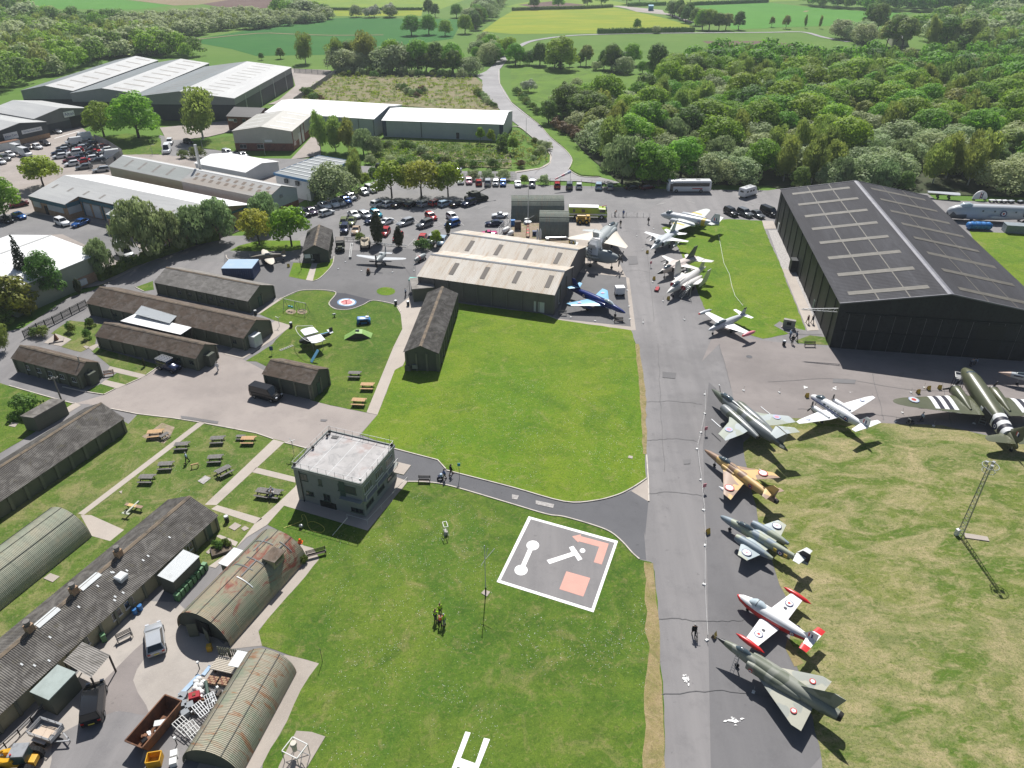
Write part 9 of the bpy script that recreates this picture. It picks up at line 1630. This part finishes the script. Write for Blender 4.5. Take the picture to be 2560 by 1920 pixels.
t=thing('sculpture','dark pyramid sculpture on a slab in the garden','sculpture',G('e',490,1565),.4);MB().box((0,0,.12),(2.4,1.5,.24)).build('plinth',M['pad_concrete'],t);MB().box((0,.1,.9),(.8,.8,1.4),taper=.05).build('pyramid',M['rusty_iron'],t)
# --- fences
def fence(label,s,h,step,kind,m,name='fence'):
 P=PL(s);t=thing(name,label,'fence',P[0],0);o=P[0]
 for a_,c_ in zip(P,P[1:]):
  n=max(1,round((c_-a_).length/step))
  for k in range(n):
   p,q=a_.lerp(c_,k/n)-o,a_.lerp(c_,(k+1)/n)-o;MB().bar(p,p+Vector((0,0,h)),.08).build('post',m,t)
   if kind=='slat':
    pn=MB();[pn.bar(p+Vector((0,0,z)),q+Vector((0,0,z)),.05,.1)for z in(h*.25,h*.8)];pn=pn.build('rail',m,t);ns=max(2,int((q-p).length/.22))
    for i in range(ns):w=p.lerp(q,(i+.5)/ns);MB().bar(w+Vector((0,0,.08)),w+Vector((0,0,h)),.12,.03).build('slat',m,pn)
   elif kind=='mesh':
    b=MB();[b.bar(p+Vector((0,0,h*z)),q+Vector((0,0,h*z)),.03)for z in(.1,.4,.7,1.)];b.build('wire',m,t)
   elif kind=='palisade':
    b=MB();ns=int((q-p).length/.3);[b.bar(p.lerp(q,(i+.5)/ns),p.lerp(q,(i+.5)/ns)+Vector((0,0,h)),.14,.03)for i in range(ns)];b.bar(p+Vector((0,0,h*.8)),q+Vector((0,0,h*.8)),.05);b.build('pale_panel',m,t)
   elif kind=='rail':[MB().bar(p+Vector((0,0,h*z)),q+Vector((0,0,h*z)),.05,.12).build('rail',m,t)for z in(.55,.95)]
  MB().bar(c_-o,c_-o+Vector((0,0,h)),.08).build('post',m,t)
 return t
fence('weathered slatted timber fence round the garden lawn','e 215,1545 330,1480 470,1420 620,1340 755,1270',1.7,2.0,'slat',M['timber_grey'])
fence('dark slatted gate panel between the two rusty arched huts','m 1900,690 2175,735',1.5,1.4,'slat',M['hut_pier'])
fence('wire fence along the top of the car park','f 1090,165 1500,170 1800,172 2212,182 g 330,215 870,240',2.0,3.2,'mesh',M['black_metal'])
fence('steel palisade fence round the crowded car lot','y 1650,215 1850,300 2130,480 1850,690 1560,720',2.2,4.,'palisade',M['steel_grey'])
fence('steel palisade fence beside the widest grey warehouse','b 330,625 640,650',2.2,4.,'palisade',M['wall_light_grey']);fence('dark palisade fence between yard and wasteland','b 690,640 480,790 330,890',2.2,4.,'palisade',M['steel_grey']);fence('long wire fence at the back of the wasteland','b 720,630 1200,645 1860,668',2.,6.,'mesh',M['steel_grey'])
fence('wire fence across the drive between arched huts and car park','u 375,525 470,410 550,300',1.9,2.4,'mesh',M['galvanised']);fence('row of steel barriers across the runway end','g 860,490 985,488 1080,490 1190,492',1.1,2.2,'mesh',M['galvanised']);fence('rail fence in front of the wasteland by the warehouse','b 1340,1445 1500,1440 1700,1415 2190,1412',1.2,4.,'rail',M['galvanised'])
fence('low wooden rail fence beside the tractor in the works yard','H 850,560 620,800 380,1040 120,1280 -100,1480',.9,2.4,'rail',M['timber_grey']);fence('small guard fence by the display vehicles','w 1290,190 1420,195 1560,200',.9,2.,'rail',M['timber_grey']);fence('white picket line along the car park border','w 1690,225 1850,245 2100,265',.5,2.2,'rail',M['plate_white'])
# --- works yard clutter
BINP=[G('r',215+44.5*k,1568-50*k)for k in range(8)];gm=paint('wheelie_green',(.05,.16,.06),.5)
def wheelie(p,rz,label,grp):
 t=thing('wheelie_bin',label,'bin',p,rz,grp);MB().box((0,0,.52),(.5,.55,.9),M=Matrix.Identity(4)).build('body',gm,t);MB().box((0,.02,1.0),(.56,.62,.08),taper=.9).build('lid',paint('wheelie_lid',(.12,.26,.12),.5),t);[MB().tube((x-.03,.27,.1),(x+.03,.27,.1),.1,None,8).build('wheel',M['tyre'],t)for x in(-.22,.22)];MB().bar((-.22,.34,.95),(.22,.34,.95),.04).build('handle',gm,t)
rzb=heading(BINP[0],BINP[-1])
for k,p in enumerate(BINP):wheelie(p,rzb,'green wheelie bin, %s from the near end of the row'%ORD[k],'row of green wheelie bins')
wheelie(G('m',905,560),R(40),'lone green wheelie bin against the works yard hut',None)
def junk(name,label,cat,r,x,y,d,z,m,deg=0,grp=None,extra=None):
 t=thing(name,label,cat,G(r,x,y),R(deg),grp);MB().box((0,0,z+d[2]/2),d,taper=.94).build('body',m,t)
 if extra=='lid':MB().box((0,0,z+d[2]+.03),(d[0]*1.04,d[1]*1.04,.06)).build('lid',m,t)
 elif extra=='edge':
  for sy in(-1,1):MB().box((0,sy*d[1]*.47,z+d[2]+.02),(d[0],.04,.05)).build('rim',m,t)
 return t
plastic=paint('bin_grey',(.22,.24,.26),.5);whitep=M['plate_white']
for k,(x,y)in enumerate(((1590,1055),(1588,1130),(1645,1142),(1605,1205),(1560,1100),(1535,1140))):junk('storage_tub','grey lidded tub in the scrap heap, %s of six from the bottom'%ORD[5-k],'tub','m',x,y,(.75,.65,.55),0,plastic,15*k,'grey tubs in the scrap heap','lid')
for k,(x,y)in enumerate(((1512,1555),(1505,1625))):junk('white_box','white box on the concrete beside the brown-streaked arched hut, %s one'%('far','near')[k],'box','m',x,y,(.6,.6,.5),0,whitep,20,'white boxes by the arched hut','lid')
for k,(x,y)in enumerate(((1700,930),(1722,905),(1690,985),(1740,960),(1725,1000),(1760,935),(1700,960),(1745,1020))):
 t=thing('white_sack','white sack or bucket in the scrap heap','sack',G('m',x,y),k*.7,'white sacks in the scrap heap');b=MB();b.loft([[(r_*.3*math.cos(2*PI*q/10),r_*.26*math.sin(2*PI*q/10),z)for q in range(10)]for r_,z in((.8,0),(1.1,.15),(1.,.4),(.5,.52))]);b.build('bag',whitep,t,True)
junk('timber_board','long pale blue-grey board lying in the works yard','board','m',1642,945,(.5,2.7,.12),0,M['container_roof_blue'],-25,None,'edge');junk('timber_board','short pale board lying near the slatted gate','board','m',1788,820,(.45,1.2,.1),0,M['container_roof_blue'],-18,None,'edge')
t=thing('pipe_stack','stack of long pale pipes beside the slatted gate','pipes',G('m',1970,800),R(-14));[MB().tube((-1.5,-.75+.19*k,.55),(1.5,-.75+.19*k,.55),.085,None,8).build('pipe',M['air_tan'],t)for k in range(9)];[MB().box((x,0,.23),(.15,1.7,.46)).build('bearer',M['timber_dark'],t)for x in(-1.,1.)]
for k,(x,y)in enumerate(((1840,915),(1945,925))):
 t=thing('brick_pallet','pallet of salvaged red bricks, %s of two'%('left','right')[k],'bricks',G('m',x,y),R(-12),'pallets of bricks');MB().box((0,0,.07),(1.15,.9,.14)).build('pallet',M['timber_grey'],t)
 for i in range(5):
  for j in range(4):
   for l in range(2):MB().box((-.44+.22*i,-.33+.22*j,.2+.12*l),(.2,.19,.11),.05*(i-j)).build('brick',M['brick_tan' if(i+j+l)%3 else 'brick_red'],t)
t=thing('drain_pipe','dark green plastic pipe in the scrap heap','pipe',G('m',1800,1015),R(-65));MB().tube((-.9,0,.8),(.9,0,.5),.17,None,12).build('pipe',M['door_green'],t);MB().box((0,0,.3),(.4,.5,.6)).build('rest',M['timber_dark'],t)
t=thing('oil_tank','brown dented tank in the scrap heap','tank',G('m',1690,1065),R(20));MB().box((0,0,.4),(1.1,.8,.7),taper=.92).build('tank',M['intake_red'],t);MB().box((0,0,.78),(.3,.3,.08)).build('filler_cap',M['rusty_iron'],t)
for k,(lb,x,y,dg)in enumerate((('tangled grey metal cage in the scrap heap, upper one',1835,1110,35),('tangled grey metal cage in the scrap heap, lower one',1745,1185,50),('white-painted window frames stacked beside the skip, left set',1600,1330,55),('white-painted window frames stacked beside the skip, right set',1680,1370,50))):
 t=thing('metal_frame',lb,'frame',G('m',x,y),R(dg),'scrap frames');w,l=(1.1,2.)if k>1 else(.9,1.6);m_=M['window_frame_white']if k>1 else M['galvanised']
 for q in range(5):MB().bar((-w/2+w*q/4,-l/2,.55),(-w/2+w*q/4,l/2,.75),.06).build('bar',m_,t)
 for q in range(4):MB().bar((-w/2,-l/2+l*q/3,.55+.2*q/3),(w/2,-l/2+l*q/3,.55+.2*q/3),.06).build('cross_bar',m_,t)
 for sx in(-1,1):MB().bar((sx*w/2,-l/2,0),(sx*w/2,-l/2,.55),.06).build('leg',m_,t);MB().bar((sx*w/2,l/2,0),(sx*w/2,l/2,.75),.06).build('leg',m_,t)
t=thing('yellow_crate','open yellow metal crate at the bottom edge','crate',G('m',1345,1610),R(10));[MB().box(c_,d_).build('side',M['loader_yellow'],t)for c_,d_ in(((-.6,0,.45),(.07,1.,.9)),((.6,0,.45),(.07,1.,.9)),((0,-.5,.45),(1.2,.07,.9)),((0,.5,.45),(1.2,.07,.9)))];MB().box((0,0,.08),(1.2,1.,.06)).build('base',M['tow_yellow'],t)
rr_=random.Random(12)
for k in range(34):
 x,y=rr_.uniform(1660,1900),rr_.uniform(960,1180);y+=(x-1780)*-.5;p=G('m',x,y);o=MB().box((0,0,0),(rr_.uniform(.2,.7),rr_.uniform(.1,.4),rr_.uniform(.1,.35)),taper=rr_.uniform(.7,1)).build('scrap_piece',M[rr_.choice(['galvanised','black_metal','plate_white','rusty_iron','timber_dark','steel_grey'])]);o.location=(p.x,p.y,rr_.uniform(.1,.5));o.rotation_euler=(rr_.uniform(-.5,.5),rr_.uniform(-.5,.5),rr_.uniform(0,3));tag(o,'odd scrap piece in the heap beside the arched hut','scrap','loose scrap in the heap')
for k,(x,y)in enumerate(((1170,325),(1217,292))):t=thing('blue_barrel','blue barrel against the works yard hut, %s one'%('left','right')[k],'barrel',G('m',x,y),0,'blue barrels');MB().tube((0,0,0),(0,0,.7),.25,None,12).build('drum',MATS['play_blue'],t);MB().tube((0,0,.7),(0,0,.74),.27,None,12).build('lid',MATS['play_blue'],t)
junk('gas_cage','orange and yellow box in the arch shadow','box','m',1815,640,(.5,.5,.7),0,M['tow_yellow'],10,None,'lid')
for k,(x,y)in enumerate(((1725,800),(1530,1455))):t=thing('bollard_light','short post with a pale lamp in the works yard, %s one'%('upper','lower')[k],'lamp',G('m',x,y),0,'bollard lamps');MB().tube((0,0,0),(0,0,.9),.05).build('post',M['black_metal'],t);MB().tube((0,0,.9),(0,0,1.1),.14,.12,10).build('lamp_head',whitep,t)
for k,(x,y)in enumerate(((845,590),(877,590))):t=thing('drop_tank','white upright drop tank on a dark stand, %s of the pair'%('left','right')[k],'drop tank',G('u',x,y),0,'upright drop tanks');b=MB();b.loft([[(r_*math.cos(2*PI*q/10),r_*math.sin(2*PI*q/10),z)for q in range(10)]for r_,z in((.02,.6),(.25,1.2),(.34,2.2),(.25,3.2),(.02,3.8))]);b.build('tank',whitep,t,True);MB().box((0,0,.4),(.6,.6,.8)).build('stand',M['black_metal'],t)
for lb,x,y,d,m_,dg in(('brown crate beside the long arched hut',620,425,(1.6,1.3,2.),'timber_dark',5),('blue wrapped bundle by the fence',565,380,(1.1,1.,1.3),'tarpaulin',10),('orange and navy bins beside the short arched hut',815,495,(1.2,.9,1.),'container_blue',0)):junk('yard_crate',lb,'crate','u',x,y,d,0,M[m_],dg,None,'lid')
for k,(x,y,L)in enumerate(((485,465,2.6),(540,505,1.9))):t=thing('cylinder_tank','white cylinder tank lying by the wire fence, %s one'%('larger','smaller')[k],'tank',G('u',x,y),R(60),'white cylinder tanks');b=MB();b.loft([ell(x_,.75,w,w,12,2)for x_,w in((-L/2,.3),(-L/2+.3,.55),(L/2-.3,.55),(L/2,.3))]);b.build('tank',whitep,t,40);[MB().box((x_,0,.2),(.2,.9,.4)).build('cradle',M['rusty_iron'],t)for x_ in(-L*.3,L*.3)]
t=thing('missile_body','long silver missile body lying before the short arched hut','missile',G('u',1060,550),R(4));MB().tube((-2.6,0,.5),(2.4,0,.5),.26,None,12).build('casing',M['galvanised'],t);MB().tube((2.4,0,.5),(3.2,0,.5),.26,.03,12).build('nose',M['galvanised'],t);[MB().box((-2.2,sy*.45,.5),(.8,.5,.04)).build('fin',M['galvanised'],t)for sy in(-1,1)];[MB().box((x_,0,.13),(.2,.7,.26)).build('cradle',M['timber_dark'],t)for x_ in(-1.6,1.4)]
t=thing('anti_aircraft_gun','grey anti-aircraft gun by the tall white mast','gun',G('u',722,360),.5);MB().tube((0,0,0),(0,0,.5),.9,.7,12).build('mount',M['air_palegrey'],t);MB().box((0,0,.9),(1.3,.9,.8),taper=.8).build('shield',M['air_palegrey'],t);MB().tube((.3,0,1.),(2.2,0,1.7),.06).build('barrel',M['steel_grey'],t)
st3=thing('service_ladder','white tubular service stand under the naval aircraft tail','stand',G('u',1400,850),.3);[MB().bar((x,y,0),(x*.5,y,1.9),.06).build('leg',M['plate_white'],st3)for x in(-.8,.8)for y in(-.4,.4)];[MB().bar((-.8+.1*k,-.4,.3*k),(-.8+.1*k,.4,.3*k),.05).build('rung',M['plate_white'],st3)for k in range(1,6)]
MB_=MB();MB_.disc((0,0),.55,18,0);o=MB_.build('manhole_cover',M['asphalt_dark']);o.location=G('k',2050,110)+Vector((0,0,.02));tag(o,None,kind='structure')
P=catmull(PL('r 1425,740 1560,690 1640,650 1630,600 1660,585 1690,640 1710,720 1760,775 1860,790 1895,750 1850,700 1760,665 1700,680'),6);b=MB();[b.bar(a_-P[0]+Vector((0,0,.04)),c_-P[0]+Vector((0,0,.04)),.06)for a_,c_ in zip(P,P[1:])];o=b.build('garden_hose',paint('hose_yellow',(.5,.5,.08),.5));o.location=P[0];tag(o,'yellow hose looping over the grass in the tower shadow','hose')
t=thing('mooring_ball','grey ball on the grass in the tower shadow','ball',G('r',1628,735),0);b=MB();b.loft([[(.28*math.sin(PI*k/8)*math.cos(2*PI*q/12),.28*math.sin(PI*k/8)*math.sin(2*PI*q/12),.28-.28*math.cos(PI*k/8))for q in range(12)]for k in range(1,8)]);b.build('ball',M['galvanised'],t,True);MB().tube((0,0,.5),(0,0,.66),.05).build('ring',M['black_metal'],t)
t=thing('planter_bed','raised dark planting bed beside the rusted arched hut','planter',G('r',715,995),R(28));MB().box((0,0,.12),(2.3,1.5,.24)).build('soil',M['dark_soil'],t);[MB().box(c_,d_).build('edging',M['timber_dark'],t)for c_,d_ in(((0,-.8,.18),(2.5,.12,.36)),((0,.8,.18),(2.5,.12,.36)),((-1.2,0,.18),(.12,1.5,.36)),((1.2,0,.18),(.12,1.5,.36)))]
for k,(x,y)in enumerate(((640,950),(690,975),(760,930),(790,950),(1655,1140),(1675,1120))):tree('shrub',G('r',x,y),rg.uniform(.8,1.2),'leafy garden plant %s'%('in the raised bed by the arched hut' if k<4 else 'at the foot of the long bench'),'garden plants',.7,'plant')
t=thing('traffic_cone','orange cover beside the arched hut end','cone',G('r',1615,905),0);MB().tube((0,0,0),(0,0,.6),.3,.12,10).build('cone',CLOTH['orange'],t);MB().box((0,0,.03),(.6,.6,.06)).build('base',CLOTH['orange'],t)
b=MB();P=[G('j',660,1655,0),G('j',790,1500,2.0)];b.bar(P[0]-P[0],P[1]-P[0],.05);o=b.build('guy_wire',M['plate_white']);o.location=P[0];tag(o,'white guy wire from the tower pad to the grass','wire')
t=thing('dark_post','thin dark post on the lower lawn by the arched hut pad','post',G('n',575,740),0);MB().tube((0,0,0),(0,0,1.9),.03).build('post',M['black_metal'],t);MB().box((0,0,1.95),(.08,.08,.1)).build('cap',M['black_metal'],t)
t=thing('model_aircraft','small green model aeroplane on the picnic lawn','model aeroplane',G('q',1530,545),R(75));MB().bar((-1.2,0,.55),(1.4,0,.55),.22).build('fuselage',M['paint_meteor_wing'],t);MB().box((.45,0,.6),(.5,2.6,.06)).build('wing',M['paint_desert'],t);MB().box((-1.1,0,.6),(.3,1.1,.05)).build('tailplane',M['paint_meteor_wing'],t);[MB().bar((.4,y,0),(.4,y,.55),.08).build('leg',M['timber_dark'],t)for y in(-1.,1.)];MB().box((-1.15,0,.8),(.3,.05,.4)).build('fin',M['paint_meteor_wing'],t)
t=thing('wooden_horse','small wooden trestle among the picnic tables','trestle',G('i',1688,1068),.4);MB().bar((-.5,0,.6),(.5,0,.6),.14).build('beam',M['timber_new'],t);[MB().bar((x,sy*.3,0),(x*.9,0,.6),.07).build('leg',M['timber_new'],t)for x in(-.45,.45)for sy in(-1,1)]
rr_=random.Random(31);vs=[];fs=[]
LAWNS=[(PL('j 1100,650 1700,300 2212,300 k 1050,300 1150,1100 700,1330 0,1200 j 1700,1050'),1400),(PL('j 1350,1260 2100,1450 n 2100,300 2212,1659 300,1659 700,700 500,100 j 700,1659'),1900),(PL('o 1000,800 1150,900 1180,1659 100,1659 0,1000 600,1050'),500),(PL('i 1250,700 2100,800 r 900,400 i 500,1500 900,1150'),300)]
for P,n in LAWNS:
 x0,x1=min(p.x for p in P),max(p.x for p in P);y0,y1=min(p.y for p in P),max(p.y for p in P)
 for c_ in range(n//12):
  c=Vector((rr_.uniform(x0,x1),rr_.uniform(y0,y1),0));sp=rr_.uniform(.4,2.6)
  for _ in range(rr_.randint(3,22)):
   p=c+Vector((rr_.gauss(0,sp),rr_.gauss(0,sp),0))
   if not inside(p,P):continue
   q=rr_.uniform(.016,.036);i=len(vs);vs+=[(p.x-q,p.y,.03),(p.x,p.y-q,.03),(p.x+q,p.y,.035),(p.x,p.y+q,.035)];fs.append((i,i+1,i+2,i+3))
b=MB();b.v=vs;b.f=fs;tag(b.build('daisies',M['plate_white']),'white daisies scattered over the lawns','flowers',kind='stuff')
dg=bpy.context.evaluated_depsgraph_get()
for o in[o for o in bpy.data.objects if o.type=='FONT']:
 me=bpy.data.meshes.new_from_object(o.evaluated_get(dg));n=bpy.data.objects.new(o.name.split('.')[0],me);COL.objects.link(n);n.parent=o.parent;n.matrix_parent_inverse=o.matrix_parent_inverse.copy();n.matrix_basis=o.matrix_basis.copy();bpy.data.objects.remove(o)
# --- thin summer haze
hz=bpy.data.materials.new('haze_air');hz.use_nodes=True;nt=hz.node_tree;nt.nodes.clear();ho=nt.nodes.new('ShaderNodeOutputMaterial');pv=nt.nodes.new('ShaderNodeVolumePrincipled')
pv.inputs['Color'].default_value=(.80,.87,.95,1);pv.inputs['Density'].default_value=.00014;pv.inputs['Anisotropy'].default_value=.2;nt.links.new(pv.outputs[0],ho.inputs['Volume'])
o=MB().box((0,2200,33.8),(9000,6000,70.4)).build('haze',hz);tag(o,'thin pale summer haze over the whole airfield','haze',kind='stuff')
